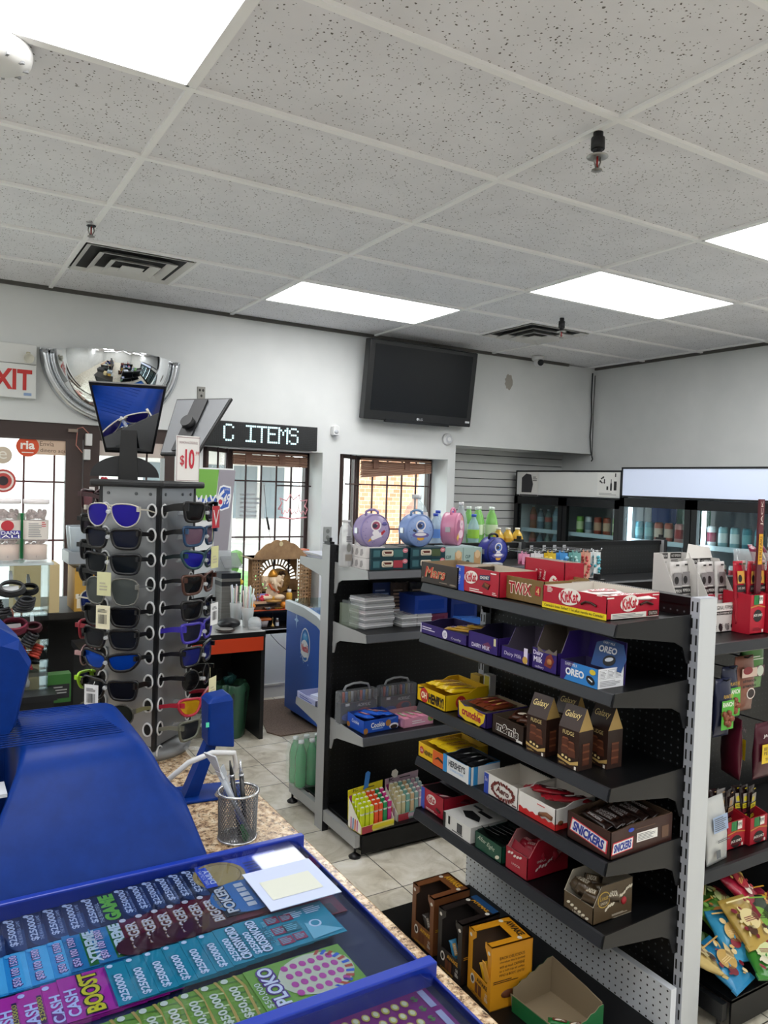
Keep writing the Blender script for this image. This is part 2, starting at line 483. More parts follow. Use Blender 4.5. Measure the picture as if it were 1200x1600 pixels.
# ---- door and sidelight on the far left
root = bpy.data.objects.new('door_1', None); COL.objects.link(root); root['kind'] = 'structure'
f = MB()
f.box(-1.15, 1.54, YB + .02, YB + .12, 1.90, 2.0)            # header
f.box(.93, 1.03, YB, YB + .12, 0, 1.93)                      # post between door and sidelight
f.box(1.47, 1.54, YB, YB + .12, 0, 1.93)
f.box(-1.15, -1.05, YB, YB + .12, 0, 1.93)
o = f.build('door_frame', DARKBR, root); o['kind'] = 'structure'
f = MB()
f.box(.82, .925, YB + .02, YB + .07, 0, 1.90); f.box(-.1, 0, YB + .02, YB + .07, 0, 1.90)
f.box(0, .82, YB + .02, YB + .07, 1.885, 1.90); f.box(0, .82, YB + .02, YB + .07, 0, .2)
o = f.build('door_leaf', M('#43332f', .4), root); o['kind'] = 'structure'
o = MB().box(0, .82, YB + .04, YB + .046, .2, 1.885).box(-1.05, -.1, YB + .04, YB + .046, .0, 1.9).build('window_pane', GLASS, root); o['kind'] = 'structure'
g = MB()
for x in (.39, .575, .76, .2, .01): g.box(x - .006, x + .006, YB + .085, YB + .097, .2, 1.85)
for z in (1.22, 1.61): g.box(-.1, .86, YB + .083, YB + .095, z - .006, z + .006)
o = g.build('security_bars', M('#6a2a2e', .5), root); o['kind'] = 'structure'
root = bpy.data.objects.new('window_3', None); COL.objects.link(root); root['kind'] = 'structure'
o = MB().box(1.03, 1.47, YB + .05, YB + .056, .3, 1.9).build('window_pane', GLASS, root); o['kind'] = 'structure'
g = MB()
for x in (1.19, 1.35): g.box(x - .006, x + .006, YB + .02, YB + .032, .3, 1.85)
for z in (1.62, 1.40, 1.18): g.box(1.03, 1.47, YB + .018, YB + .03, z - .006, z + .006)
o = g.build('security_bars', BAR, root); o['kind'] = 'structure'
o = MB().box(1.03, 1.47, YB + .0, YB + .12, 0, .3).box(1.03, 1.47, YB + .02, YB + .05, 1.80, 1.9).build('window_frame', M('#c3b6ad', .5), root); o['kind'] = 'structure'

# ---- outside: street, grass, shops and the brick house across
struct(MB().box(-30, 40, 6.0, 60, -.3, -.12), 'ground_outside', m_noisy('pavement', [(.3, '#b9b7b2'), (.7, '#d2d0cb')], 1.5, .9))
struct(MB().box(3.0, 5.3, 10.5, 16, -.12, -.05), 'lawn_outside', m_noisy('lawn', [(.3, '#4f9a48'), (.7, '#9cc987')], 3, .9))
def m_brick():
    m, n, l, b = nt('brick')
    t = n.new('ShaderNodeTexBrick'); mp = n.new('ShaderNodeMapping'); mp.inputs['Rotation'].default_value = (R90, 0, 0)
    l.new(objco(n), mp.inputs[0]); l.new(mp.outputs[0], t.inputs['Vector'])
    t.inputs['Scale'].default_value = 4.2; t.inputs['Color1'].default_value = hx('#d98a66'); t.inputs['Color2'].default_value = hx('#eab491')
    t.inputs['Mortar'].default_value = hx('#e8cdb6'); t.inputs['Mortar Size'].default_value = .018
    l.new(t.outputs[0], b.inputs['Base Color']); b.inputs['Roughness'].default_value = .9
    return m
hs = thing('brick_house', 'orange brick house across the street seen through the barred window', 'building', (7.5, 9.6, -.12))
MB().prism([(-2.1, 0), (6, 0), (6, 5), (.6, 5)], 0, 4.2, 'z').build('wall', m_brick(), hs)
MB().prism([(-2.2, 4.2), (6.3, 4.2), (5.2, 5.6), (.2, 5.6)], -.2, 5.0, 'y').build('roof', M('#5d5550', .8), hs)
pb = thing('pale_building', 'pale shop building with a long canopy across the street beyond the shrine window', 'building', (3.5, 21, -.12))
MB().box(-9, 6, 0, 6, 0, 5).build('wall', M('#f2f2f0', .8), pb)
MB().box(.5, 6.3, -1.4, 0, 2.6, 3.0).build('canopy', M('#9aa7ad', .6), pb)
w_ = MB()
for k in range(5): w_.box(1.6 + k * .85, 2.3 + k * .85, -.03, 0, .7, 2.2)
w_.build('shop_window', M('#7f9099', .2), pb)
def bush(x, y, s, label):
    t = MB(); rnd = random.Random(int(x * 100))
    for k in range(26):
        a = rnd.uniform(0, 2 * PI); r = s * rnd.uniform(0, .7)
        t.sph((r * math.cos(a), r * math.sin(a) * .7, s * rnd.uniform(.25, 1.1)), s * rnd.uniform(.2, .36), 0, 8, 6)
    o = t.build('bush', m_noisy('leaves', [(.3, '#47703f'), (.7, '#7fa26c')], 9, .8), None, (x, y, -.1))
    tag(o, label, 'bush', 'bushes across the street')
bush(4.3, 12.5, .55, 'low green bush on the lawn outside the shrine window')
bush(3.0, 12.0, .9, 'large green bush outside left half of the shrine window')
bush(2.0, 9.0, .7, 'green bush outside the narrow window beside the door')
SPR1, SPR2, SPR3, SMK, DOM = (1.934, 1.886), (3.818, 3.995), (.69, 3.95), (.168, 2.47), (4.79, 5.30)

# ================================================================== ceiling fittings
LIGHTW = M('#ffffff', .5, emit=PANEL)
def light(i, j, label):
    t = thing('ceiling_light', label, 'light', (GX0 + 1.22 * i, GY0 + .61 * j, CEIL), group='ceiling light panels')
    MB().box(.02, 1.2, .02, .59, .003, .006).build('diffuser', LIGHTW, t)
    f = MB().box(.012, .022, .012, .598, -.001, .012).box(1.198, 1.208, .012, .598, -.001, .012).box(.012, 1.208, .012, .022, -.001, .012).box(.012, 1.208, .588, .598, -.001, .012)
    f.build('frame', T, t)
light(-1, -1, 'large lit ceiling panel beside the round smoke detector')
light(1, 3, 'lit ceiling panel nearest the wall above the television')
light(2, 1, 'lit ceiling panel between the slotted vent and the larger sprinkler head')
light(2, -1, 'lit ceiling panel cut off by the edge over the jerky rack')
for i, j in ((-1, -4), (1, -4), (3, -1), (-2, 2), (2, -6), (0, -7), (-3, -2), (-2, -6)):  # unseen panels added to light the room
    light(i, j, 'added ceiling panel out of view, lighting the unseen part of the shop')
def vent(i, j, label):
    x, y = GX0 + .61 * i, GY0 + .61 * j
    t = thing('ceiling_vent', label, 'vent', (x, y, CEIL), group='square ceiling vents')
    MB().box(.02, .59, .02, .59, .008, .011).build('backing', M('#1b1b1c', .8), t)
    MB().prism([(.0, .0), (.0, 0)], 0, 0) if False else None
    for k in range(4):
        a = .02 + k * .075; b = .61 - a; s = MB()
        zz = .004 - k * .010; wd = .040
        if k == 3:
            s.box(a, b, a, b, zz - .004, zz)
        else:
            # a square louvre ring flaring down and outwards
            R = [[(a, a, zz - .012), (b, a, zz - .012), (b, b, zz - .012), (a, b, zz - .012)],
                 [(a + wd, a + wd, zz + .010), (b - wd, a + wd, zz + .010), (b - wd, b - wd, zz + .010), (a + wd, b - wd, zz + .010)],
                 [(a + wd, a + wd, zz + .013), (b - wd, a + wd, zz + .013), (b - wd, b - wd, zz + .013), (a + wd, b - wd, zz + .013)],
                 [(a, a, zz - .009), (b, a, zz - .009), (b, b, zz - .009), (a, b, zz - .009)]]
            R.append(R[0]); s.loft(R, 0, False, True, False)
        s.build('frame' if k == 0 else 'louver', M('#d6d5d2', .5), t)
vent(0, 3, 'square ceiling vent above the exit sign and dome mirror')
vent(5, 3, 'square ceiling vent with a sprinkler beside it above the television wall')
def sprinkler(x, y, drop, s, label, plate=True):
    t = thing('fire_sprinkler', label, 'sprinkler', (x, y, CEIL), group='ceiling sprinklers')
    MB().cyl((0, 0, -.0), (0, 0, -drop), .016 * s, .014 * s, 12).cyl((0, 0, -drop * .25), (0, 0, -drop * .75), .022 * s, None, 12).build('pipe', M('#2a2a2c', .5, .4), t)
    if plate: MB().lathe([(.012 * s, -drop), (.034 * s, -drop - .004), (.034 * s, -drop - .007), (.012 * s, -drop - .004)], n=24).build('plate', M('#b4b3b0', .3, .7), t)
    h = MB()
    for sg in (-1, 1): h.tube([(.011 * s * sg, 0, -drop), (.014 * s * sg, 0, -drop - .02 * s), (.004 * s * sg, 0, -drop - .042 * s)], .003 * s, 6)
    h.lathe([(.002, -drop - .042 * s), (.017 * s, -drop - .046 * s), (.017 * s, -drop - .049 * s), (.002, -drop - .050 * s)], n=16)
    h.build('head', M('#8d8a86', .3, .8), t)
    MB().cyl((0, 0, -drop), (0, 0, -drop - .038 * s), .0035 * s, None, 8).build('bulb', M('#a02222', .2), t)
sprinkler(*SPR1, .075, 1.05, 'larger sprinkler head hanging on a black fitting near the ceiling grid crossing')
sprinkler(*SPR2, .09, 1.0, 'sprinkler head hanging beside the ceiling vent near the television')
sprinkler(*SPR3, .005, 1.0, 'small sprinkler head set in the ceiling left of the vent', False)
t = thing('smoke_detector', 'round white smoke detector on the ceiling beside the largest light panel', 'smoke detector', (*SMK, CEIL))
t.scale = (1.25, 1.25, 1.35)
MB().lathe([(.001, 0), (.075, 0), (.078, -.012), (.074, -.03), (.05, -.045), (.001, -.048)], n=32).build('body', M('#e6e6e4', .4), t)
v_ = MB()
for k in range(10):
    a = k * .628; v_.box(.056, .068, -.003, .003, -.0415, -.036, 0, Matrix.Rotation(a, 4, 'Z'))
v_.build('slots', M('#8f9092', .6), t)
t = thing('security_camera', 'white dome security camera under the ceiling right of the television', 'camera', (*DOM, CEIL))
MB().lathe([(.001, .01), (.055, .01), (.055, -.02), (.045, -.03), (.001, -.03)], n=24).build('base', M('#e2e3e3', .4), t)
MB().sph((0, -.005, -.045), .042).build('ball', M('#dfe0e0', .35), t)
MB().cyl((-.005, -.04, -.05), (-.008, -.052, -.054), .028, None, 20).build('lens_ring', M('#15161a', .2), t)

# ================================================================== things on the back wall
# television: leans out a little at the top
t = thing('television', 'black flat screen television mounted high on the white back wall', 'television', (3.53, YB - .07, 2.19))
TM = Matrix.Rotation(math.radians(7), 4, 'X')
F = FM((0, 0, 0), (1, 0, 0), (0, 0, 1))
MB().box(-.53, .53, -.055, .03, 0, .63, 0, TM).build('housing', M('#0c0e11', .3), t, bevel=.008)
MB().box(-.48, .48, -.0565, -.054, .075, .595, 0, TM).build('screen', M('#0a0f14', .25, 0, .25), t)
MB().box(-.33, .30, -.06, -.03, -.012, .012, 0, TM).build('soundbar_lip', M('#07080a', .2), t)
TF = TM @ front(-.0556, 0, 0)
b = MB(); b.ell(-.02, .03, .011, .011, TF, 0); b.text('LG', .013, .03, .03, .018, TF, 0); b.rect(.49, .04, .045, .016, TF, 1)
b.build('lettering', [M('#c9ccd0', .4), M('#dfe2e4', .5)], t)
MB().box(-.2, .2, .03, .068, .1, .5, 0).build('bracket', M('#2a2b2d', .5), t)

# half-dome convex mirror
t = thing('convex_mirror', 'silver half dome safety mirror high on the wall behind the sunglasses stand', 'mirror', (1.10, YB - .005, 2.47))
R0 = .44
rings = []
for j in range(10):
    ph = R90 * j / 9
    r = R0 * math.cos(ph) if False else None
rings = []
nA = 28
for j in range(11):
    th = (j / 10) * math.radians(62)
    rr = .40 * math.sin(th) / math.sin(math.radians(62)); yy = -.30 * (math.cos(th) - math.cos(math.radians(62))) / (1 - math.cos(math.radians(62)))
    rings.append([(rr * math.cos(PI + PI * i / nA), yy - .02, rr * math.sin(PI + PI * i / nA)) for i in range(nA + 1)])
MB().loft(rings, 0, True, False, False).build('dome', M('#eef0f2', .03, 1.0), t, fix=False)
pts = [(.43 * math.cos(PI + PI * i / 40), -.008, .43 * math.sin(PI + PI * i / 40)) for i in range(41)]
rm = MB()
R = []
for i in range(41):
    a = PI + PI * i / 40; c, s_ = math.cos(a), math.sin(a)
    R.append([(r * c, y, r * s_) for r, y in ((.40, 0), (.455, 0), (.455, -.02), (.435, -.045), (.415, -.05), (.40, -.03))])
rm.loft(R, 0, True, True, True); MB().box(-.455, .455, -.03, 0, -.006, .008).build('top_bar', M('#c3c6c9', .22, .8), t)
rm.build('rim', M('#c3c6c9', .22, .8), t)

# exit sign with an emergency lamp box above
t = thing('exit_sign', 'white exit sign with red letters beside the dome mirror', 'sign', (.47, YB - .035, 2.14))
MB().box(-.16, .155, -.02, .03, 0, .215).build('case', M('#e4e6e3', .4), t, bevel=.004)
b = MB(); F = front(-.021)
b.text('EXIT', -.01, .115, .28, .13, F, 0, bold=.03); b.rect(.105, .025, .045, .018, F, 1, .0006)
b.build('lettering', [M('#c92f2c', .5), M('#8fa7cc', .5)], t)
t = thing('emergency_light', 'white emergency lamp box above the exit sign', 'light', (.45, YB - .035, 2.357))
MB().box(-.16, .175, -.02, .03, 0, .125).build('case', M('#dedfdc', .4), t, bevel=.004)
h = MB(); Tm = Matrix.Translation((.125, -.05, .035)) @ Matrix.Rotation(math.radians(105), 4, 'X')
h.lathe([(.018, -.03), (.03, 0), (.032, .02), (.028, .02), (.022, .004), (.001, .002)], n=20, T=Tm)
h.build('lamp_head', M('#d8d6c8', .4), t)
MB().cyl((.125, -.03, .05), (.125, -.03, .075), .012).build('swivel', M('#cfc8b0', .4), t)
# open junction box, motion sensor, round siren, socket plate
t = thing('junction_box', 'open metal junction box in the wall right of the dome mirror', 'electrical box', (1.72, YB - .004, 2.28))
MB().box(-.028, .028, -.003, .004, -.045, .045).build('box', M('#8e8c86', .5), t)
b = MB()
for x, z in ((-.012, .02), (.012, .02), (0, -.02)): b.ell(x, z, .008, .01, front(-.0035), 0, n=10)
b.build('holes', M('#2b2a28', .7), t)
t = thing('motion_sensor', 'small white motion sensor on the wall between the two window bays', 'sensor', (2.80, YB - .02, 2.08))
MB().prism([(-.028, -.04), (.028, -.04), (.028, .03), (0, .045), (-.028, .03)], -.03, .02, 'y').build('case', M('#e3e4e4', .4), t, bevel=.006)
MB().sph((0, -.028, -.012), (.02, .012, .016), 0, 12, 8).build('lens', M('#c4c7cc', .2), t)
t = thing('siren', 'round white alarm siren on the wall under the television corner', 'alarm', (3.905, YB - .005, 2.075))
MB().lathe([(.001, .035), (.03, .032), (.048, .02), (.052, 0)][::-1], n=28, T=Matrix.Rotation(R90, 4, 'X')).build('cover', M('#e6e7e8', .35), t)
MB().lathe([(.018, .034), (.026, .037), (.034, .034)], n=24, caps=False, T=Matrix.Rotation(R90, 4, 'X')).build('ring', M('#c9ccd0', .4), t)
t = thing('socket_plate', 'grey socket plate on the wall pier between the two window bays', 'socket', (2.77, YB - .003, 1.255))
MB().box(-.035, .035, -.004, .003, -.06, .06).build('plate', M('#9a9d9a', .4), t, bevel=.002)
b = MB()
for z in (.025, -.025): b.ell(0, z, .016, .018, front(-.0046), 0)
b.build('outlet', M('#6f7270', .4), t)

# LED message sign
t = thing('message_sign', 'black scrolling message sign with white dotted letters above the shrine window', 'sign', (2.13, YB - .05, 1.905))
MB().box(-.52, .495, -.02, .03, 0, .185).build('case', M('#0b0d10', .35), t, bevel=.004)
GL = {'C': '0111010001100001000010000100011000101110', 'I': '1111100100001000010000100001000010011111', 'T': '1111100100001000010000100001000010000100',
      'E': '1111110000100001111010000100001000011111', 'M': '1000111011101011010110001100011000110001', 'S': '0111010001100000111000001000011000101110', ' ': '0' * 40}
b = MB(); F = front(-.0205)
px_ = -.255; pw, ph = .0165, .0158
for ch in 'C ITEMS':
    for r in range(8):
        for c in range(5):
            if GL[ch][r * 5 + c] == '1':
                b.rect(px_ + c * pw * 1.0, .158 - r * ph, pw * .82, ph * .82, F, 0, .0012)
    px_ += (.084 if ch == ' ' else .0862) 
b.build('lettering', M('#cfeef2', .4, emit=.85), t)
g = MB()
for k in range(13): g.box(-.50, .48, -.0207, -.0203, .012 + k * .0134, .0135 + k * .0134)
for k in range(66): g.box(-.50 + k * .015, -.4988 + k * .015, -.0207, -.0203, .01, .175)
g.build('pixel_grid', M('#20262b', .3), t)

# stickers on the door glass, door closer contacts
t = thing('door_sticker', 'orange and beige money transfer sticker on the door glass', 'sticker', (.60, YB + .03, 1.838))
b = MB(); F = FM((0, 0, 0), (1, 0, 0), (0, 0, 1))
b.poly([(x + .09, y) for x, y in rrect(.34, .10, .05, 6)], F, 0, .0)
b.ell(-.01, .0, .068, .068, F, 1, .0006)
b.text('ria', -.01, .008, .085, .055, F, 2, .0012, bold=.03); b.rect(-.01, -.04, .07, .006, F, 2, .0012)
b.text('Envía', .105, .022, .085, .030, F, 3, .0006); b.text('dinero aquí', .15, -.024, .17, .032, F, 3, .0006)
b.build('decal', [M('#dcc0a8', .6), M('#e0552f', .6), M('#fff6ee', .6), M('#6d5242', .6)], t)
t = thing('door_sticker', 'round target shaped sticker on the door glass above the candy jars', 'sticker', (.45, YB + .034, 1.61))
b = MB(); b.ell(0, 0, .075, .075, F, 0, 0); b.ell(0, 0, .062, .062, F, 1, .0006); b.ell(0, 0, .05, .05, F, 0, .0012); b.ell(0, 0, .03, .03, F, 2, .0018)
b.build('decal', [M('#c9504a', .6), M('#fbeee6', .6), M('#3a2f34', .6)], t)
t = thing('door_sticker', 'pale round letter sticker below the money transfer sticker', 'sticker', (.445, YB + .034, 1.775))
b = MB(); b.ell(0, 0.0, .055, .055, F, 0, 0); b.text('e', 0, 0, .05, .05, F, 1, .0006); b.build('decal', [M('#d9c9b4', .6), M('#f6efe4', .6)], t)
t = thing('door_contact', 'white alarm contact with a loose wire at the top of the door post', 'alarm contact', (.955, YB - .03, 1.84))
MB().box(-.02, .02, -.01, .03, .02, .10).build('case', M('#dcdcda', .4), t, bevel=.003)
MB().box(-.03, .01, -.01, .03, -.075, -.005).build('magnet', M('#d2d2d0', .4), t, bevel=.003)
MB().tube([(0, 0, .1), (-.04, .0, .14), (-.07, .01, .13), (-.08, .0, .02), (-.04, -.005, -.03)], .003, 5).build('wire', M('#c07a6a', .5), t)
MB().box(-.13, -.07, 0, .03, .105, .125).build('latch', M('#8a7d72', .4, .6), t)
t = thing('barcode_sticker', 'white barcode sticker on the brown door post', 'sticker', (.985, YB - .003, 1.53))
b = MB(); b.rect(0, 0, .035, .11, front(0), 0); b.bars(0, 0, .085, .022, front(0), 1, .0006, 16); 
b.build('sticker', [M('#e4e0dc', .6), M('#3a3a3a', .6)], t)
t = thing('rosette', 'small red paper flower stuck beside the door post', 'flower', (1.06, YB - .0, 1.625))
b = MB()
for k in range(6): b.sph((.02 * math.cos(k), -.01, .02 * math.sin(k)), .014, 0, 8, 5)
b.build('petals', M('#c03040', .6), t)

# beer-style sun sign hanging in the shrine window, wand and pull cord
t = thing('window_sign', 'pink outlined crown shaped sign hanging in the shrine window', 'sign', (2.56, YG - .07, 1.44))
b = MB()
b.tube([(-.13, 0, .0), (-.10, 0, .05), (-.12, 0, .09), (-.06, 0, .07), (-.03, 0, .12), (0, 0, .08), (.05, 0, .12), (.06, 0, .07), (.12, 0, .08), (.10, 0, .03), (.13, 0, 0)], .006, 6)
b.tube([(-.12 + .012 * i, 0, -.015 + .022 * math.sin(i * 1.9) + .012 * math.cos(i * .9)) for i in range(21)], .004, 5)
b.tube([(-.12, 0, -.06), (0, 0, -.075), (.12, 0, -.06)], .006, 6)
b.build('tube', M('#e59aa4', .4), t)
MB().box(-.16, .16, -.004, .004, .185, .197).build('hanger', M('#3a2f30', .4), t)
t = thing('wiper_wand', 'thin black handled wand hanging by the pink window sign', 'wand', (2.33, YG - .08, 1.40))
MB().tube([(-.03, 0, .23), (0, 0, -.02)], .002, 5).tube([(.022, 0, -.12), (.035, 0, -.2)], .002, 5).build('rod', M('#4a4446', .4), t)
MB().tube([(0, 0, -.02), (.022, 0, -.12)], .009, 8).build('grip', M('#1a1a1c', .4), t)
t = thing('window_notice', 'faded paper notice taped to the left part of the shrine window', 'notice', (2.22, YG - .006, 1.42))
b = MB(); b.rect(0, 0, .24, .46, front(0), 0); b.lines(0, .05, .17, .2, 6, front(0), 1, .0005)
b.build('sheet', [m_film('faded_paper', '#eef0ee', .45, .8), M('#c9cfd2', .8)], t)

# ================================================================== sales counter and sunglasses stand
def m_granite():
    m, n, l, b = nt('granite')
    co = objco(n)
    t = noise(n, l, co, 60, 5, .7); r = ramp(n, [(.33, '#3b2f28'), (.42, '#8a6f55'), (.5, '#b79c7a'), (.6, '#d0bda0'), (.72, '#a99a88')])
    l.new(t.outputs[0], r.inputs[0])
    t2 = noise(n, l, co, 170, 2, .5); r2 = ramp(n, [(.36, '#241d1a'), (.42, '#ffffff')]); l.new(t2.outputs[0], r2.inputs[0])
    x = n.new('ShaderNodeMix'); x.data_type = 'RGBA'; x.blend_type = 'MULTIPLY'; x.inputs[0].default_value = .7
    l.new(r.outputs[0], x.inputs[6]); l.new(r2.outputs[0], x.inputs[7])
    l.new(x.outputs[2], b.inputs['Base Color']); b.inputs['Roughness'].default_value = .22
    return m
CZ = .95
ct = thing('sales_counter', 'speckled brown granite sales counter under the lottery equipment', 'counter', (0, 0, 0))
MB().prism([(-.9, -.6), (.665, -.6), (.665, 1.70), (.60, 1.78), (.60, 2.20), (-.9, 2.20)], CZ - .03, CZ, 'z').build('countertop', m_granite(), ct, bevel=.004)
MB().prism([(-.85, -.55), (.60, -.55), (.60, 1.66), (.52, 1.74), (.52, 2.15), (-.85, 2.15)], 0, CZ - .03, 'z').build('base_cabinet', M('#2b2a2c', .6), ct)

# ---- rotating sunglasses stand: four grey panels, black corner strips
TZ0, TZ1 = CZ + .035, 1.635
SGX, SGY = .507, 2.02
AL = math.radians(-47)            # azimuth of the left panel's normal; the right one is 90 degrees on
st = thing('sunglasses_stand', 'grey four sided revolving sunglasses stand with white rimmed holes on the counter', 'display stand', (SGX, SGY, CZ))
S = .172
b = MB()
for k in range(4):
    b.box(-S / 2 + .006, S / 2 - .006, -S / 2 - .0, -S / 2 + .003, .04, TZ1 - CZ, 0, Matrix.Rotation(AL + k * R90, 4, 'Z'))
b.build('panel', M('#9a9da0', .32, .55), st)
b = MB()
for k in range(4):
    Tm = Matrix.Rotation(AL + k * R90, 4, 'Z'); b.box(S / 2 - .009, S / 2 + .001, -S / 2 - .001, -S / 2 + .009, .03, TZ1 - CZ, 0, Tm)
b.build('corner_strip', M('#101114', .4), st)
MB().lathe([(.001, 0), (.115, 0), (.12, .01), (.115, .03), (.04, .035), (.001, .035)], n=36).build('base', M('#8b8e91', .35, .5), st)
MB().box(-.105, .105, -.105, .105, TZ1 - CZ, TZ1 - CZ + .018, 0, Matrix.Rotation(AL, 4, 'Z')).build('top_plate', M('#15171a', .45), st, bevel=.006)
ZR = [1.578 - .0607 * k for k in range(11)]
ey = MB(); R = []
for i in range(25):
    a = 2 * PI * i / 24; R.append([((ro) * math.cos(a), (ro + .004) * math.sin(a), h) for ro, h in ((.0095, 0), (.0145, 0), (.0135, .003), (.0105, .003))])
ey.loft(R, 0, True, True, False); ey.ell(0, 0, .0098, .0138, Matrix.Identity(4), 1, .0006, 14)
e0 = None
for k in range(2):
    for u in (-.066, .066):
        for z in ZR:
            Tm = Matrix.Rotation(AL + k * R90, 4, 'Z') @ Matrix.Translation((u, -S / 2 - .0008, z - CZ))
            if e0 is None: e0 = e = ey.build('eyelet', [M('#d9dbdc', .35), M('#0c0d0f', .8)], st)
            else: e = e0.copy(); COL.objects.link(e); e.parent = st
            e.location = Tm.translation; e.rotation_euler = (R90, 0, AL + k * R90)
pg = MB()
for k in range(2):
    for z in ZR:
        Tm = Matrix.Rotation(AL + k * R90, 4, 'Z')
        pg.cyl((0, -S / 2, z - CZ - .008), (0, -S / 2 - .085, z - CZ - .002), .005, .005, 8, 0, True, True, Tm)
        pg.sph((0, -S / 2 - .085, z - CZ - .002), .0055, 0, 8, 6, Tm)
pg.build('nose_peg', m_film('clear_plastic', '#dfe4e6', .3, .05), st)
b = MB()
for k in range(2):
    for u in (-.06, .02, .06):
        Tm = Matrix.Rotation(AL + k * R90, 4, 'Z'); b.cyl((u, -S / 2, TZ1 - CZ - .016), (u, -S / 2 - .002, TZ1 - CZ - .016), .004, None, 10, 0, True, True, Tm)
b.build('screw', M('#5d6063', .3, .7), st)
# header disc, mirrors and price card on top are parts of the stand
hd = MB().prism([(.085 * math.cos(a * PI / 20), .035 + .0 + .055 * math.sin(a * PI / 20)) for a in range(21)], -.004, .004, 'y', 0)
hd.build('header_disc', M('#1a1c20', .5), st, (-.055, .03, TZ1 - CZ - .01), rot=(0, 0, math.radians(-10)))
# price card
pc = MB(); pc.box(-.032, .032, -.002, .002, 0, .115)
F = front(-.002)
pc.text('$', -.017, .052, .012, .028, F, 1, bold=.01); pc.text('10', .004, .057, .026, .05, F, 1, bold=.03); pc.text('.99', .024, .072, .011, .01, F, 1)
pc.text('FASHION ACCESSORIES', 0, .098, .05, .006, F, 2)
pc.rect(0, .115 - .004, .064, .0015, F, 2); pc.rect(-.031, .057, .001, .113, F, 2); pc.rect(.031, .057, .001, .113, F, 2); pc.rect(0, .003, .06, .001, F, 2)
pc.build('price_card', [M('#eceae8', .5), M('#c2283c', .5), M('#8a6a70', .5)], st, (.068, -.105, TZ1 - CZ + .018), rot=(0, 0, math.radians(12)))

def mirror_on(name, base, yaw, tilt, label, wt, wb, h, zc):
    """trapezoid tilting mirror on a flat black post; yaw: facing azimuth"""
    Tm = Matrix.Translation((0, 0, zc)) @ Matrix.Rotation(yaw, 4, 'Z') @ Matrix.Rotation(tilt, 4, 'X')
    pts = [(-wb / 2, -h / 2), (wb / 2, -h / 2), (wt / 2, h / 2), (-wt / 2, h / 2)]
    ins = .92
    o = MB().prism(pts, -.004, .004, 'y', 0, Tm).build('mirror_frame', M('#0d0e10', .35), st, base, bevel=.0015)
    MB().prism([(x * .94, z * .94) for x, z in pts], .004, .006, 'y', 0, Tm).build('mirror_back', M('#6e7175', .4), o)
    MB().prism([(x * ins, z * ins) for x, z in pts], -.0052, -.0041, 'y', 0, Tm).build('mirror_glass', M('#f2f4f5', .015, 1.0), o)
    p = MB(); p.prism([(-.025, TZ1 - CZ), (.025, TZ1 - CZ), (.018, zc), (-.018, zc)], .012, .018, 'y', 0, Matrix.Rotation(yaw, 4, 'Z'))
    p.build('mirror_post', M('#101114', .4), o)
    MB().cyl((0, .006, 0), (0, .03, 0), .018, None, 14, 0, True, True, Tm).box(-.022, .022, .008, .012, -h * .45, h * .45, 0, Tm).build('hinge', M('#1c1d20', .4), o)
    return o
mirror_on('mirror', (-.055, .0, 0), math.radians(-16), math.radians(33), '', .185, .120, .20, .858)
mirror_on('mirror', (.115, .02, 0), math.radians(125), math.radians(33), '', .185, .120, .19, .85)

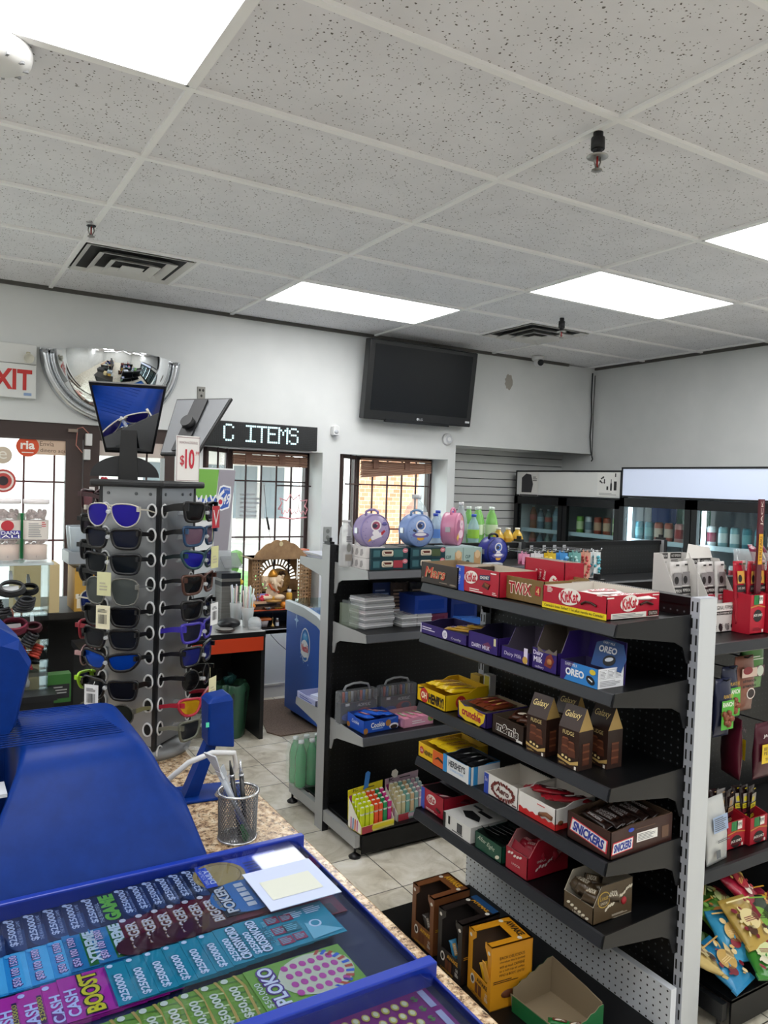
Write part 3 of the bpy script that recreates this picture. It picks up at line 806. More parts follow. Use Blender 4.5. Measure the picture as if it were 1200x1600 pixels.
# ---- sunglasses
def lens_outline(shape, sx):
    if shape == 'aviator': P = [(-.028, .018), (0, .022), (.026, .016), (.030, .0), (.022, -.018), (.004, -.027), (-.014, -.022), (-.027, -.004)]
    elif shape == 'round': P = [(.025 * math.cos(a * PI / 6), .023 * math.sin(a * PI / 6)) for a in range(12)]
    elif shape == 'wrap': P = [(-.030, .012), (0, .019), (.032, .021), (.034, .006), (.016, -.014), (-.012, -.018), (-.026, -.008)]
    elif shape == 'hex': P = [(-.028, .012), (-.018, .026), (.018, .026), (.030, .010), (.022, -.024), (-.016, -.026)]
    else: P = [(-.027, .017), (0, .019), (.030, .020), (.031, .006), (.025, -.017), (.004, -.021), (-.018, -.018), (-.027, -.002)]
    return [(x * sx, z) for x, z in P]
def glasses(shape, frame, lens, label, panel, row, tag_=None, temple=None, th=.010, dz=0.0, mirrored=False, rim=None, tilt=0.0, off=.078, group='sunglasses on the grey stand'):
    az = AL + panel * R90
    n_ = Vector((math.sin(az), -math.cos(az), 0))
    p = Vector((SGX, SGY, 0)) + n_ * (S / 2 + off)
    t = thing('sunglasses', label, 'sunglasses', (p.x, p.y, ZR[row] + dz if row >= 0 else dz), az, group)
    t.scale = (1.13, 1.13, 1.13)
    rim = rim or (.0016 if shape in ('aviator', 'hex', 'round') else .0034)
    fr = MB(); fm = M(frame, .28)
    thin = shape in ('aviator', 'hex')
    for sg in (-1, 1):
        P = lens_outline(shape, sg); cx = .034 * sg
        Q = [(cx + x, .006 * abs(x * sg + .03) / .03 * 1.2, z) for x, z in P]
        # catmull-like densify
        D = []
        for i in range(len(Q)):
            a = Vector(Q[i - 1]); b_ = Vector(Q[i]); c = Vector(Q[(i + 1) % len(Q)]); d = Vector(Q[(i + 2) % len(Q)])
            for u in (0, .34, .67):
                D.append(.5 * ((2 * b_) + (-a + c) * u + (2 * a - 5 * b_ + 4 * c - d) * u * u + (-a + 3 * b_ - 3 * c + d) * u ** 3))
        fr.tube([tuple(v) for v in D], rim, 6, 0, True)
        lm = MB(); ctr = sum(D, Vector()) / len(D); ctr.y -= .004
        vs = [tuple(v) for v in D] + [tuple(ctr)]; lm.add(vs, [(i, (i + 1) % len(D), len(D)) for i in range(len(D))], 0, True)
        lm.build('lens', M(lens, .08, .35 if mirrored else 0.0, .12), t)
        tm = MB(); tc = temple or frame
        h = .0016 if thin else th / 2
        x = .066 * sg; y0 = .010; pts = []
        L = off + .002
        tm.loft([[(x + dx, y, zc + dz_) for dx, dz_ in ((-.0016, -hh), (.0016, -hh), (.0016, hh), (-.0016, hh))]
                 for y, hh, zc in ((y0, h, .012), (y0 + L * .35, h * .85, .010), (y0 + L * .7, h * .8, .004), (y0 + L, h * .8, -.003))], 0, False)
        tm.build('temple', M(tc, .3), t)
    fr.tube([(-.008, .004, .010), (0, 0, .013), (.008, .004, .010)], rim * 1.1, 6)
    if thin: fr.tube([(-.012, .004, .018), (.012, .004, .018)], rim, 6)
    for sg in (-1, 1): fr.box(min(.062 * sg, .0675 * sg), max(.062 * sg, .0675 * sg), .004, .012, .012 - max(.003, th / 2), .012 + max(.003, th / 2))
    fr.build('frame', fm, t)
    if tag_:
        kind, col, tx, tz = tag_
        g = MB(); F = front(-.012, tx, tz)
        g.rect(0, 0, .034, .05, F, 0); g.rect(0, 0, .034, .05, F, 0, -.0006)
        if kind == 'bar': g.bars(0, -.004, .022, .02, F, 1, .0008, 12); g.lines(0, .014, .024, .008, 3, F, 1)
        if kind == 'plain': g.lines(0, -.005, .02, .02, 3, F, 2)
        if kind == 'v': g.rect(0, 0, .034, .05, F, 3, .0004); g.text('V', 0, -.002, .028, .036, F, 0)
        g.tube([(tx, -.006, tz + .021), (tx + .002, -.004, .016)], .0005, 4)
        g.build('price_tag', [M(col, .6), M('#333338', .6), M('#b7b39a', .6), M('#b3202f', .5)], t)
    return t
BK = '#0b0b0d'
glasses('aviator', '#b9b4a8', '#2a2290', 'gold wire aviators with violet mirror lenses, top of the stand side facing the counter', 0, 0, mirrored=True, dz=-.008)
glasses('way', BK, '#1a1d2a', 'black square sunglasses with bluish grey lenses, just under the violet aviators', 0, 1, dz=-.006)
glasses('way', '#121417', '#14181c', 'black sunglasses with a pale yellow paper tag, above the big grey rimless pair', 0, 2, ('plain', '#d9d9a8', -.002, -.042), dz=-.006)
glasses('hex', '#70706a', '#454a48', 'oversized grey translucent sunglasses with six sided lenses', 0, 3, dz=-.012, temple='#5c5f60')
glasses('way', BK, '#0f1013', 'black square sunglasses with cream barcode tag and red corner sticker', 0, 4, ('bar', '#ece6c4', -.003, .0), dz=-.012)
glasses('way', BK, '#191b20', 'black sunglasses with thick temples, between barcode tag pair and blue wrap pair', 0, 5, dz=-.006)
glasses('wrap', BK, '#0c3f9e', 'black half rim wrap sunglasses with bright blue mirror lenses', 0, 6, mirrored=True, dz=-.002, temple='#15181c')
glasses('way', BK, '#121318', 'black wide sport sunglasses with a white barcode tag, low on the stand', 0, 7, ('bar', '#eceff0', -.028, -.014), dz=-.008, temple='#0b0b0d', th=.013)
glasses('round', '#4a4a44', '#23251f', 'grey round sunglasses lowest on the counter side, just above the blue terminal', 0, 8, dz=-.008, temple='#6d6a4a')
glasses('way', BK, '#0c0d10', 'black shield sunglasses with a red and white V tag, top of the right side', 1, 0, ('v', '#d8d8da', .026, -.012), th=.018)
glasses('way', '#173a5c', '#5f4a5a', 'blue framed sunglasses with pinkish lenses and a yellow tag', 1, 1, ('plain', '#cfcf9a', .026, -.050), temple=BK, th=.012)
glasses('wrap', '#123a44', '#1d1f8a', 'dark teal wrap sunglasses with deep blue lenses', 1, 2, mirrored=True, temple='#0e1a1c')
glasses('way', '#4a2c22', '#0f1012', 'dark brown framed sunglasses under the teal wrap pair', 1, 3, temple=BK)
glasses('way', BK, '#101114', 'black sunglasses with a white barcode tag on the right side', 1, 4, ('bar', '#e6e8ea', .03, -.016), dz=-.004)
glasses('way', '#3a2f9e', '#1b1c2a', 'violet framed sunglasses with a red line along the temple', 1, 5, th=.013)
glasses('way', BK, '#1a1f5a', 'black sunglasses with dark blue lenses right below the violet framed pair', 1, 6, temple=BK)
glasses('round', BK, '#0c0c0e', 'black round sunglasses with a slim pale tag, above the red sport pair', 1, 7, ('plain', '#d9d7b0', .03, -.03), temple=BK)
glasses('wrap', '#a81e36', '#b98a1a', 'red sport sunglasses with orange yellow mirror lenses', 1, 8, mirrored=True, dz=-.008)
glasses('way', '#5a5c50', '#1c1e22', 'camouflage patterned grey sunglasses at the bottom of the right side', 1, 9, temple='#7a7c70', dz=-.004)
# pairs on the far left face of the stand, seen edge on
for z, sh, fr_, ln, lb in ((1.60, 'way', '#3a2226', '#d98f98', 'dark red sunglasses with pink lenses at top left edge of the stand'),
                           (1.537, 'way', BK, '#3a3433', 'black sunglasses with brown lenses on the left edge, second from the top'),
                           (1.47, 'way', '#17181a', '#101113', 'black sunglasses on the left edge below the brown lensed pair'),
                           (1.405, 'wrap', '#1b1c1e', '#22252a', 'black wrap sunglasses on the left edge above the blue aviators'),
                           (1.335, 'aviator', '#c9c4b4', '#1d3fae', 'wire aviators with bright blue lenses on the left edge of the stand'),
                           (1.262, 'way', '#8e1f30', '#1c1d21', 'crimson framed sunglasses on the left edge of the stand'),
                           (1.19, 'round', '#b08a8a', '#2a1c20', 'rose wire sunglasses with a flower hinge on the left edge'),
                           (1.125, 'wrap', '#9bd02a', '#16181a', 'black and lime green sport sunglasses at bottom left of the stand')):
    glasses(sh, fr_, ln, lb, 3, -1, dz=z, mirrored=(sh == 'aviator'))

# ================================================================== behind the sunglasses stand
CLEAR = m_film('clear_acrylic', '#eef3f4', .16, .06)
# black cabinet that carries the acrylic case
cb = thing('cabinet', 'black cabinet behind the counter holding the clear cable case', 'cabinet', (.25, 2.95, 0))
MB().box(-.9, .14, -.19, .30, 0, .90).build('body', M('#121316', .5), cb)
MB().box(-.9, .15, -.20, .31, .90, .92).build('top', M('#191a1d', .4), cb)
cs = thing('acrylic_case', 'clear acrylic shelf case full of coiled charging cables', 'display case', (.25, 2.92, .921))
b = MB(); Wd = .13
b.box(-Wd - .2, Wd, -.09, .09, .428, .436); b.box(Wd - .005, Wd, -.09, .09, 0, .428); b.box(-Wd - .2, Wd, .085, .09, 0, .428)
for z in (.0, .06, .135, .255): b.box(-Wd - .2, Wd - .005, -.09, .085, z, z + .004)
b.build('shell', m_glass('acrylic', '#e9eff0', 1.4), cs)
b = MB(); b.box(-Wd - .2, Wd + .012, -.1, .1, .430, .438)
b.build('top_shelf', m_film('acrylic_edge', '#cfd9dc', .62, .1), cs)
b = MB(); b.box(-.135, -.03, -.0905, -.0895, .36, .424); F = front(-.091)
b.rect(-.082, .385, .085, .010, F, 1); b.lines(-.09, .41, .05, .012, 2, F, 2)
b.build('card', [M('#c9c6c4', .6), M('#a83040', .6), M('#5a5a5a', .6)], cs)
def cable(x, y, z, r, col, tagcol, label, n=4, rz=0, tilt=60, flat=.6):
    pts = []
    for i in range(n * 16 + 1):
        a = 2 * PI * i / 16; rr = r * (1 - .06 * (i / 16)); pts.append((rr * math.cos(a), rr * flat * math.sin(a), .0024 * i / 4))
    t = MB().tube(pts, .0046, 6).build('charging_cable', M(col, .5), None, (x, y, z), rot=(math.radians(tilt), 0, rz))
    tag(t, label, 'cable', 'coiled cables in the acrylic case')
    if tagcol:
        MB().box(-r * .8, r * .5, -.010, .010, .012, .016).build('wrapper', M(tagcol, .5), t)
    pl = MB(); pl.box(-.006, .006, r * flat, r * flat + .03, .004, .010); pl.box(-.0045, .0045, r * flat + .03, r * flat + .042, .005, .009)
    pl.build('plug', M('#c7cacc', .3, .7), t)
cy = 2.90
cable(.16, cy - .04, 1.262, .045, '#b8243a', '#e9e4e0', 'red coiled cable with an orange and white wrapper, upper shelf of the case', 5)
cable(.265, cy - .03, 1.262, .045, '#3b3d40', '#dfe2e4', 'grey coiled cable with a white wrapper, upper shelf of the case', 4)
cable(.325, cy + .02, 1.25, .03, '#1c1d20', None, 'black coiled cable behind the grey one in the case', 4)
cable(.19, cy - .05, 1.205, .05, '#17181b', '#e4e6e8', 'black cable with white sleeve lying at the front of the upper shelf', 3, 0, 12, .3)
cable(.21, cy - .06, 1.181, .055, '#1b1b22', '#d9dadf', 'dark cable with white sleeve flat on the lower edge of the upper shelf', 3, 0, 12, .3)
cable(.27, cy - .03, 1.130, .05, '#7a1f3a', '#c9c4c6', 'maroon coiled cable on the middle shelf of the case', 4, .2, 50)
cable(.335, cy - .01, 1.12, .03, '#57202c', None, 'dark red coiled cable in the corner of the middle shelf', 4, 0, 60)
cable(.21, cy - .05, 1.075, .045, '#2a2226', '#d8d9dc', 'brownish black cable with barcode sleeve on the middle shelf', 3, 0, 25, .4)
cable(.26, cy - .05, 1.045, .055, '#d0482f', '#e8c8c0', 'orange red flat coiled cable at the bottom shelf', 3, 0, 14, .4)
cable(.27, cy - .05, 1.018, .055, '#25262a', '#dcdcde', 'black flat coiled cable under the orange one', 3, 0, 14, .4)
cable(.28, cy - .06, .993, .05, '#9a2434', None, 'dark red flat cable lowest in the case', 2, 0, 12, .4)
for q, (x, y, z, r, c, tc, lb) in enumerate(((.12, .0, 1.19, .04, '#22242a', None, 'black coiled cable at the left of the upper shelf'), (.30, -.05, 1.20, .035, '#2a2c30', None, 'dark grey coiled cable at the right front of the upper shelf'),
        (.15, -.02, 1.075, .05, '#4a1a26', None, 'dark maroon coiled cable at left of the middle shelf'), (.31, -.05, 1.075, .035, '#191a1e', '#b9bcc0', 'black coiled cable with grey sleeve at right of the middle shelf'),
        (.33, -.04, 1.03, .03, '#b03a2a', None, 'short red cable at the right end of the bottom shelf'), (.33, .0, 1.0, .03, '#17181c', None, 'short black cable at the right end of the bottom shelf'))):
    cable(x, cy + y, z, r, c, tc, lb, 5, .5 * q, 35)
for k, (x, sc) in enumerate(((.255, 1.0), (.285, .8), (.315, .9))):
    t = tag(MB().lathe([(.001, 0), (.012, 0), (.014, .02), (.008, .03), (.010, .05), (.006, .07), (.001, .072)], n=14).build('glass_pipe', m_film('pipe_glass', '#c8ccd0', .5, .1), None, (x, 2.87, .926 + (.0))),
            'small clear glass bottle, %s from left at the foot of the acrylic case' % ORD[k], 'bottle', 'small glass bottles under the cables')
    t.scale = (1, 1, sc)
# candy jars on the case
def jar(x, y, z, label, logo):
    t = thing('candy_jar', label, 'jar', (x, y, z), group='candy jars on the acrylic case')
    MB().lathe([(.001, 0), (.037, 0), (.04, .006), (.04, .185), (.036, .197), (.036, .2)], n=28).build('jar_body', m_film('jar_plastic', '#f4e8e6', .28, .08), t)
    MB().lathe([(.001, .197), (.041, .197), (.042, .2), (.042, .212), (.001, .214)], n=28).build('lid', M('#d9d4d4', .4), t)
    c = MB(); rnd = random.Random(3)
    for k in range(70):
        a = rnd.uniform(0, 2 * PI); r = rnd.uniform(.012, .030); zz = rnd.choice((rnd.uniform(.012, .078), rnd.uniform(.145, .172)))
        c.sph((r * math.cos(a), r * math.sin(a), zz), rnd.uniform(.006, .0085), 0, 7, 5)
    o = c.build('candies', M('#8e807a', .6), t); o['kind'] = 'stuff'
    MB().lathe([(.001, .004), (.036, .004), (.036, .055), (.001, .06)], n=24).build('sugar', M('#d6c3b2', .8), t)
    lb = MB(); lb.lathe([(.0404, .075), (.0406, .14)], n=28, caps=False)
    if logo:
        for w_, (s_, zz, h, mi) in enumerate((('DANA', .098, .012, 2), ('ALI', .086, .010, 2))):
            F = front(-.0425); lb.rect(.005, zz, .062, h + .004, F, mi, 0); lb.text(s_, .005, zz, .055, h, F, 3)
        lb.ell(-.004, .122, .02, .018, front(-.0425), 1, 0)
    else:
        lb.lines(-.006, .108, .045, .05, 8, front(-.0425), 4); lb.lines(.02, .128, .014, .02, 3, front(-.0425), 1)
    lb.build('label', [M('#e2dcd4', .6), M('#b5303a', .5), M('#4b4798', .5), M('#ffffff', .5), M('#9a9a9a', .6)], t)
jar(.255, 2.91, 1.36, 'candy jar with a red and violet label on the acrylic case', True)
jar(.343, 2.90, 1.36, 'candy jar with a plain grey text label on the acrylic case', False)
# stock behind: cases of cups, boxes, black scanner
BX = 3.9
sh = thing('stock_table', 'dark low table behind the acrylic case stacked with cartons', 'table', (.55, 3.95, 0))
MB().box(-.75, .42, -.22, .3, 1.0, 1.03).build('top', M('#26211d', .5), sh)
for x in (-.7, .36):
    for y in (-.2, .26): MB().box(x, x + .05, y, y + .04, 0, 1.0).build('leg', M('#1c1a19', .5), sh)
MB().box(-.7, .4, .24, .26, .2, 1.0).build('back_panel', M('#0e0f11', .6), sh)
def stock_box(x, y, z, w, d, h, col, label, prints=None, mats=(), rz=0):
    b = MB().box(-w / 2, w / 2, 0, d, 0, h)
    if prints: prints(b)
    return tag(b.build('carton', [M(col, .6)] + list(mats), None, (x, y, z), rz, bevel=.0), label, 'box', None)
def p1(b):
    F = front(0)
    b.rect(.0, .04, .18, .05, F, 1); b.text('SHERM', .03, .075, .12, .026, F, 2); b.lines(0, .045, .15, .02, 2, F, 3); b.ell(.03, .135, .045, .03, F, 3)
stock_box(.71, 3.74, 1.031, .20, .2, .20, '#c3973f', 'ochre and white carton with a black emblem on the stock table', p1, [M('#e9dfc8', .6), M('#a8323a', .6), M('#4a3628', .6)])
stock_box(.45, 3.74, 1.031, .19, .2, .22, '#cdb98a', 'tan carton left of the ochre one on the stock table')
def p2(b): b.lines(-.03, .09, .05, .16, 14, front(0), 1)
stock_box(.90, 3.74, 1.031, .15, .18, .19, '#d7d5d0', 'white carton with fine print next to the ochre carton', p2, [M('#8a8a8a', .6)])
t = thing('cup_tray', 'grey shrink wrapped tray of clear cups behind the candy jars', 'tray', (.73, 3.73, 1.252))
MB().box(-.15, .16, 0, .2, 0, .055).ell(.04, .027, .026, .018, front(0), 1).build('tray', [M('#8f959b', .4), M('#26354f', .4)], t)
c = MB()
for x in (-.1, 0, .1):
    for y in (.05, .14): c.lathe([(.001, 0), (.033, 0), (.044, .11), (.042, .115)], (x, y, .056), 16)
c.build('wrapped_cups', m_film('cup_film', '#c9d4dc', .6, .1), t)
tag(MB().box(-.018, .018, 0, .02, 0, .16).build('lighter_card', M('#1e8a4f', .5), None, (.298, 2.965, 1.36)), 'narrow green card standing between the two candy jars', 'card')
t = thing('receipt_printer', 'boxy black receipt printer left of the sunglasses stand', 'printer', (.71, 3.36, .925))
MB().prism([(0, 0), (.2, 0), (.2, .13), (.12, .2), (0, .2)], -.075, .075, 'x').build('housing', M('#3a3733', .4), t, bevel=.008)
MB().prism([(-.002, .015), (-.002, .1), (.0, .1), (.0, .015)], -.06, .06, 'x').build('front_panel', M('#1c1b1b', .4), t)
pd = thing('pedestal', 'black pedestal under the receipt printer', 'pedestal', (.71, 3.46, 0))
MB().box(-.12, .12, -.13, .15, 0, .90).build('body', M('#101114', .5), pd); MB().box(-.13, .13, -.14, .16, .90, .925).build('top', M('#1b1c1f', .4), pd)
b = MB().box(-.04, .04, 0, .05, 0, .10); b.rect(0, .04, .07, .05, front(0), 1); b.lines(0, .045, .06, .03, 3, front(0), 2)
tag(b.build('snack_box', [M('#2c6426', .5), M('#16181c', .5), M('#9a9c9a', .5)], None, (.42, 2.86, .86)), 'green and black box beside the foot of the acrylic case', 'box')

# ================================================================== desk, shrine, freezer
dk = thing('desk', 'black desk with an orange panel below its grey top in front of the shrine', 'desk', (1.35, 4.56, 0))
MB().box(-.6, .55, 0, .62, .675, .70).build('desktop', M('#a9a9a8', .35), dk)
MB().box(-.6, .55, -.004, .0, .66, .70).build('edge_band', M('#141416', .4), dk)
MB().box(.525, .55, 0, .6, 0, .675).build('side_panel', M('#121316', .45), dk)
MB().box(-.6, -.575, 0, .6, 0, .675).build('side_panel', M('#121316', .45), dk)
MB().box(-.575, .525, .55, .57, .05, .675).build('back_panel', M('#0f1012', .5), dk)
MB().box(-.575, .535, -.006, .012, .58, .668).build('drawer_front', M('#d2431f', .4), dk)
b = MB().box(-.02, .02, -.003, 0, -.035, .035); b.ell(0, .013, .008, .009, front(-.003), 1); b.ell(0, -.013, .008, .009, front(-.003), 1)
b.build('socket', [M('#2c2a29', .4), M('#0c0c0c', .4)], dk, (.44, .548, .31))
# waste bin
t = thing('waste_bin', 'dark green bag lined waste bin under the desk', 'bin', (1.735, 4.72, 0))
MB().lathe([(.001, 0), (.085, 0), (.11, .30), (.105, .30), (.08, .01), (.001, .01)], n=28).build('bin', M('#2a3a33', .5), t)
b = MB(); R = []
rnd = random.Random(5)
for j in range(12):
    z = .005 + .345 * j / 11; rr = .09 + .026 * j / 11
    if j >= 10: rr += .004 - .02 * (j - 10)
    R.append([((rr + .006 * math.sin(9 * a + 2.2 * math.sin(a * 3)) * (0.5 + j / 11)) * math.cos(a), (rr + .006 * math.sin(9 * a + 2.2 * math.sin(a * 3)) * (.5 + j / 11)) * math.sin(a), z + .006 * math.sin(5 * a) * (j > 7)) for a in [2 * PI * i / 54 for i in range(54)]])
b.loft(R, 0, True, True, False)
b.build('bin_bag', m_film('green_bag', '#3f6a52', .82, .3), t)
k = MB()
for q in range(7):
    a = rnd.uniform(0, 6.28); k.tube([(.02 * math.cos(a), .05 + .02 * math.sin(a), .33), (.04 * math.cos(a), .05 + .03 * math.sin(a), .37), (.03 * math.cos(a + 1), .05 + .05 * math.sin(a + 1), .39)], [.012, .018, .006], 6)
k.build('bag_knot', m_film('green_bag_knot', '#2f6260', .85, .3), t)
# things on the desk
DZ = .7005
t = thing('napkin_dispenser', 'brushed steel napkin dispenser standing on the desk', 'dispenser', (1.775, 4.875, DZ))
MB().box(-.065, .065, 0, .13, 0, .33).build('body', m_noisy('brushed_steel', [(.3, '#7d7b78'), (.7, '#a3a19c')], 3, .35, 3, .7, 0, (1, 1, 40)), t, bevel=.004)
MB().box(-.066, .066, -.002, .132, .255, .285).build('slot', M('#1c1c1e', .4), t)
MB().box(-.068, .068, -.003, .135, .305, .34).build('lid', M('#22252b', .3), t)
def cup(x, y, label, h=.13):
    t = thing('cup_of_straws', label, 'cup', (x, y, DZ), group='clear cups with straws')
    MB().lathe([(.001, 0), (.032, 0), (.043, h), (.041, h), (.03, .004), (.001, .004)], n=22).build('cup', m_film('cup_plastic', '#e4e9ea', .35, .12), t)
    rnd = random.Random(int(x * 1000))
    for k in range(11):
        a = rnd.uniform(0, 6.28); r0 = rnd.uniform(0, .02); c = rnd.choice(('#d9e2dc', '#e6c9c6', '#bfe0cf', '#e9e9e4', '#d5d9e6'))
        MB().tube([(r0 * math.cos(a), r0 * math.sin(a), .006), (r0 * 2 * math.cos(a), r0 * 2 * math.sin(a), .255 + rnd.uniform(-.02, .02))], .0048, 7).build('straw', M(c, .4), t)
cup(1.845, 4.74, 'clear cup packed with wrapped straws at the corner of the desk')
cup(1.80, 4.84, 'second clear cup of straws, behind the corner one and beside the steel dispenser', .15)
t = thing('lid_stack', 'stack of clear domed cup lids at the front corner of the desk', 'lids', (1.86, 4.65, DZ))
for k in range(3): MB().lathe([(.036, 0), (.045, .003), (.043, .02), (.03, .038), (.012, .045)], n=20, caps=False).build('lid', m_film('lid_plastic', '#e9eef0', .35, .15), t, (0, .0, .018 * k))
t = thing('yellow_flower_pick', 'yellow paper flower sticking up behind the straws', 'decoration', (1.855, 4.95, DZ))
b = MB()
for k in range(8): b.sph((.022 * math.cos(k * .785), .01 * math.sin(k * .785), .27 + .012 * math.sin(k * .785)), .014, 0, 8, 5)
b.build('petals', M('#d9b53a', .6), t)
MB().tube([(0, 0, 0), (.005, 0, .26)], .003, 6).build('stem', M('#55702e', .6), t); MB().tube([(-.01, 0, .27), (-.022, 0, .31)], .004, 6).build('bud', M('#6b3c2a', .6), t)
b = MB()
R = []
for y, w_, h in ((0, .001, .03), (.012, .06, .034), (.05, .075, .055), (.10, .065, .05), (.125, .05, .02)):
    R.append([(w_ * math.cos(a), y, .035 + h * math.sin(a) * (.62 if math.sin(a) > 0 else .62)) for a in [2 * PI * i / 16 for i in range(16)]])
tag(b.loft(R).build('pouch', M('#15161a', .35), None, (1.71, 4.66, DZ)), 'black puffy pouch lying on the desk', 'pouch')
t = thing('saucer', 'dark saucer with a small plate on top at the front of the desk', 'saucer', (1.655, 4.625, DZ))
MB().lathe([(.001, .002), (.04, 0), (.062, .012), (.06, .014), (.038, .004), (.001, .006)], n=30).build('saucer', M('#4a3f3c', .3), t)
MB().lathe([(.001, .012), (.03, .010), (.05, .020), (.048, .022), (.001, .014)], n=30).build('plate', M('#8d8a86', .3), t)
# lottery stand: white holder, two headed panels
t = thing('lottery_stand', 'white stand with green and grey number game panels beside the shrine window', 'sign', (1.72, 5.145, DZ))
b = MB()
b.box(-.16, .15, .0, .03, 0, 1.04, 0); b.build('panel', M('#e6e8e8', .4), t, bevel=.004)
b = MB(); F = front(-.002)
b.poly([(-.16, .68), (.015, .68), (.045, 1.03), (-.16, 1.03)], F, 0); b.poly([(.017, .45), (.12, .45), (.165, 1.03), (.047, 1.03)], F, 1)
b.ell(-.085, .785, .045, .05, F, 2, .0006); b.ell(.0, .80, .045, .045, F, 2, .0006)
b.text('MAX', -.045, .805, .15, .095, F, 3, .0012, bold=.02, shear=.15, rot=.05)
G_ = front(-.002, 0, .045); b.poly([(.035, .71), (.03, .77), (.055, .87), (.08, .88), (.135, .87), (.138, .80), (.125, .72), (.07, .70)], G_, 3, .0006)
b.poly([(.043, .72), (.038, .77), (.06, .858), (.08, .868), (.128, .858), (.13, .80), (.118, .73), (.07, .712)], G_, 2, .0012)
b.text('6', .062, .785, .05, .13, G_, 3, .0018, bold=.03, shear=.2); b.ell(.06, .762, .014, .018, G_, 4, .0024); b.text('49', .103, .782, .05, .075, G_, 3, .0018, shear=.2, bold=.02)
b.text('LOTTO', .102, .848, .04, .012, G_, 3, .0018)
b.build('header', [M('#7bb54e', .5), M('#9d98a0', .5), M('#3d62b8', .5), M('#f1f2f4', .5), M('#c9354a', .5)], t)
MB().prism([(-.10, .08), (.0, .0), (.0, .42), (-.02, .47)], -.15, .14, 'x').build('slip_pocket', m_film('pocket', '#dfe7ea', .35, .15), t)
# clear bubble tray sticking out of the stand (number slip holder)
MB().prism([(-.13, .36), (-.12, .355), (0, .43), (0, .45)], .06, .19, 'x').build('slip_tray', m_film('smoke_tray', '#8d9093', .5, .15), t)

# ---- shrine in the window bay
def m_carved(): return m_noisy('carved_wood', [(.3, '#8a6a49'), (.7, '#b08c63')], 14, .6, 4)
WOOD = m_carved()
shr = thing('shrine', 'carved wooden home shrine with lattice sides and a scalloped top in the window bay', 'shrine', (2.42, 5.60, .72))
b = MB()
def scallop(w_, h, n=5):
    P = [(-w_ / 2, 0)]
    for i in range(41):
        u = i / 40; x = -w_ / 2 + w_ * u
        P.append((x * .97, .02 + h * (math.sin(PI * u) ** .8) * (.86 + .1 * abs(math.cos(PI * n * u / 1.0)))))
    P.append((w_ / 2, 0)); return P
b.prism(scallop(.43, .125), -.012, .0, 'y'); b.ell(.0, .105, .016, .018, front(-.012), 1, .001); 
b.build('pediment', [WOOD, M('#d9c79a', .5)], shr, (-.03, -.115, .355))
MB().box(-.26, .26, -.12, .09, .34, .355).prism([(-.28, .355), (.26, .355), (.24, .34), (-.24, .34)], -.125, .09, 'y').build('roof', WOOD, shr)
def lattice(w_, h, nx, nz, T_, arch=None, fx=.66, fz=.62, name='lattice_panel', yy=.006):
    b = MB(); dx = w_ / nx; dz = h / nz
    for i in range(nx):
        for j in range(nz):
            x0 = i * dx; z0 = j * dz
            if arch and arch(x0 + dx / 2, z0 + dz / 2):
                b.box(x0, x0 + dx, 0, yy, z0, z0 + dz, 0, T_); continue
            a = dx * (1 - fx) / 2; c = dz * (1 - fz) / 2
            o = [(0, 0), (dx, 0), (dx, dz), (0, dz)]
            s = (i + j) % 2
            k = [(a, c), (dx - a, c), (dx - a, dz - c), (a, dz - c)] if s else [(dx / 2, c * .6), (dx - a * .6, dz / 2), (dx / 2, dz - c * .6), (a * .6, dz / 2)]
            vs = [(x0 + p[0], y, z0 + p[1]) for y in (0, yy) for p in o + k]
            fs = []
            for q in range(4):
                r = (q + 1) % 4
                fs += [(q, r, 4 + r, 4 + q), (8 + r, 8 + q, 12 + q, 12 + r), (4 + q, 4 + r, 12 + r, 12 + q)]
            b.add(vs, fs, 0, False, T_)
    return b.build(name, WOOD, shr)
Rz = lambda d: Matrix.Rotation(math.radians(d), 4, 'Z')
lattice(.10, .36, 4, 13, Matrix.Translation((-.255, -.11, -.02)) @ Rz(18))
lattice(.13, .36, 5, 13, Matrix.Translation((.13, -.10, -.02)) @ Rz(8))
lattice(.20, .36, 9, 18, Matrix.Translation((.245, -.11, -.02)) @ Rz(90), None)
# back panel with a sunburst of cut-outs and a round halo
b = MB(); CX, CZ2 = .03, .15
holes = []
n = 34
ring = [(.0, .105)]
def annulus(r0, r1, a0, a1, m=5):
    P = [(CX + r1 * math.cos(a0 + (a1 - a0) * i / m), CZ2 + r1 * math.sin(a0 + (a1 - a0) * i / m)) for i in range(m + 1)]
    P += [(CX + r0 * math.cos(a1 - (a1 - a0) * i / m), CZ2 + r0 * math.sin(a1 - (a1 - a0) * i / m)) for i in range(m + 1)]
    return P
for k in range(18):
    a0 = PI * k / 18; d = PI / 18
    b.prism(annulus(.118, .132, a0, a0 + d, 3), 0, .006, 'y')
    b.prism(annulus(.132, .178, a0, a0 + d * .42, 2), 0, .006, 'y')
    b.prism(annulus(.178, .186, a0, a0 + d, 2), 0, .006, 'y')
b.prism([(-.2, -.02), (CX - .186, -.02), (CX - .186, .34), (-.2, .34)], 0, .006, 'y')
top = [(CX + .186 * math.cos(PI * i / 18), CZ2 + .186 * math.sin(PI * i / 18)) for i in range(19)]
for i in range(18):
    b.prism([top[i], (top[i][0], .345), (top[i + 1][0], .345), top[i + 1]], 0, .006, 'y')
b.prism([(CX - .186, -.02), (CX + .2, -.02), (CX + .2, CZ2), (CX + .118, CZ2), (CX + .1, CZ2 - .06), (CX - .1, CZ2 - .06), (CX - .118, CZ2), (CX - .186, CZ2)], 0, .006, 'y')
b.build('back_panel', WOOD, shr, (-.02, .06, 0))
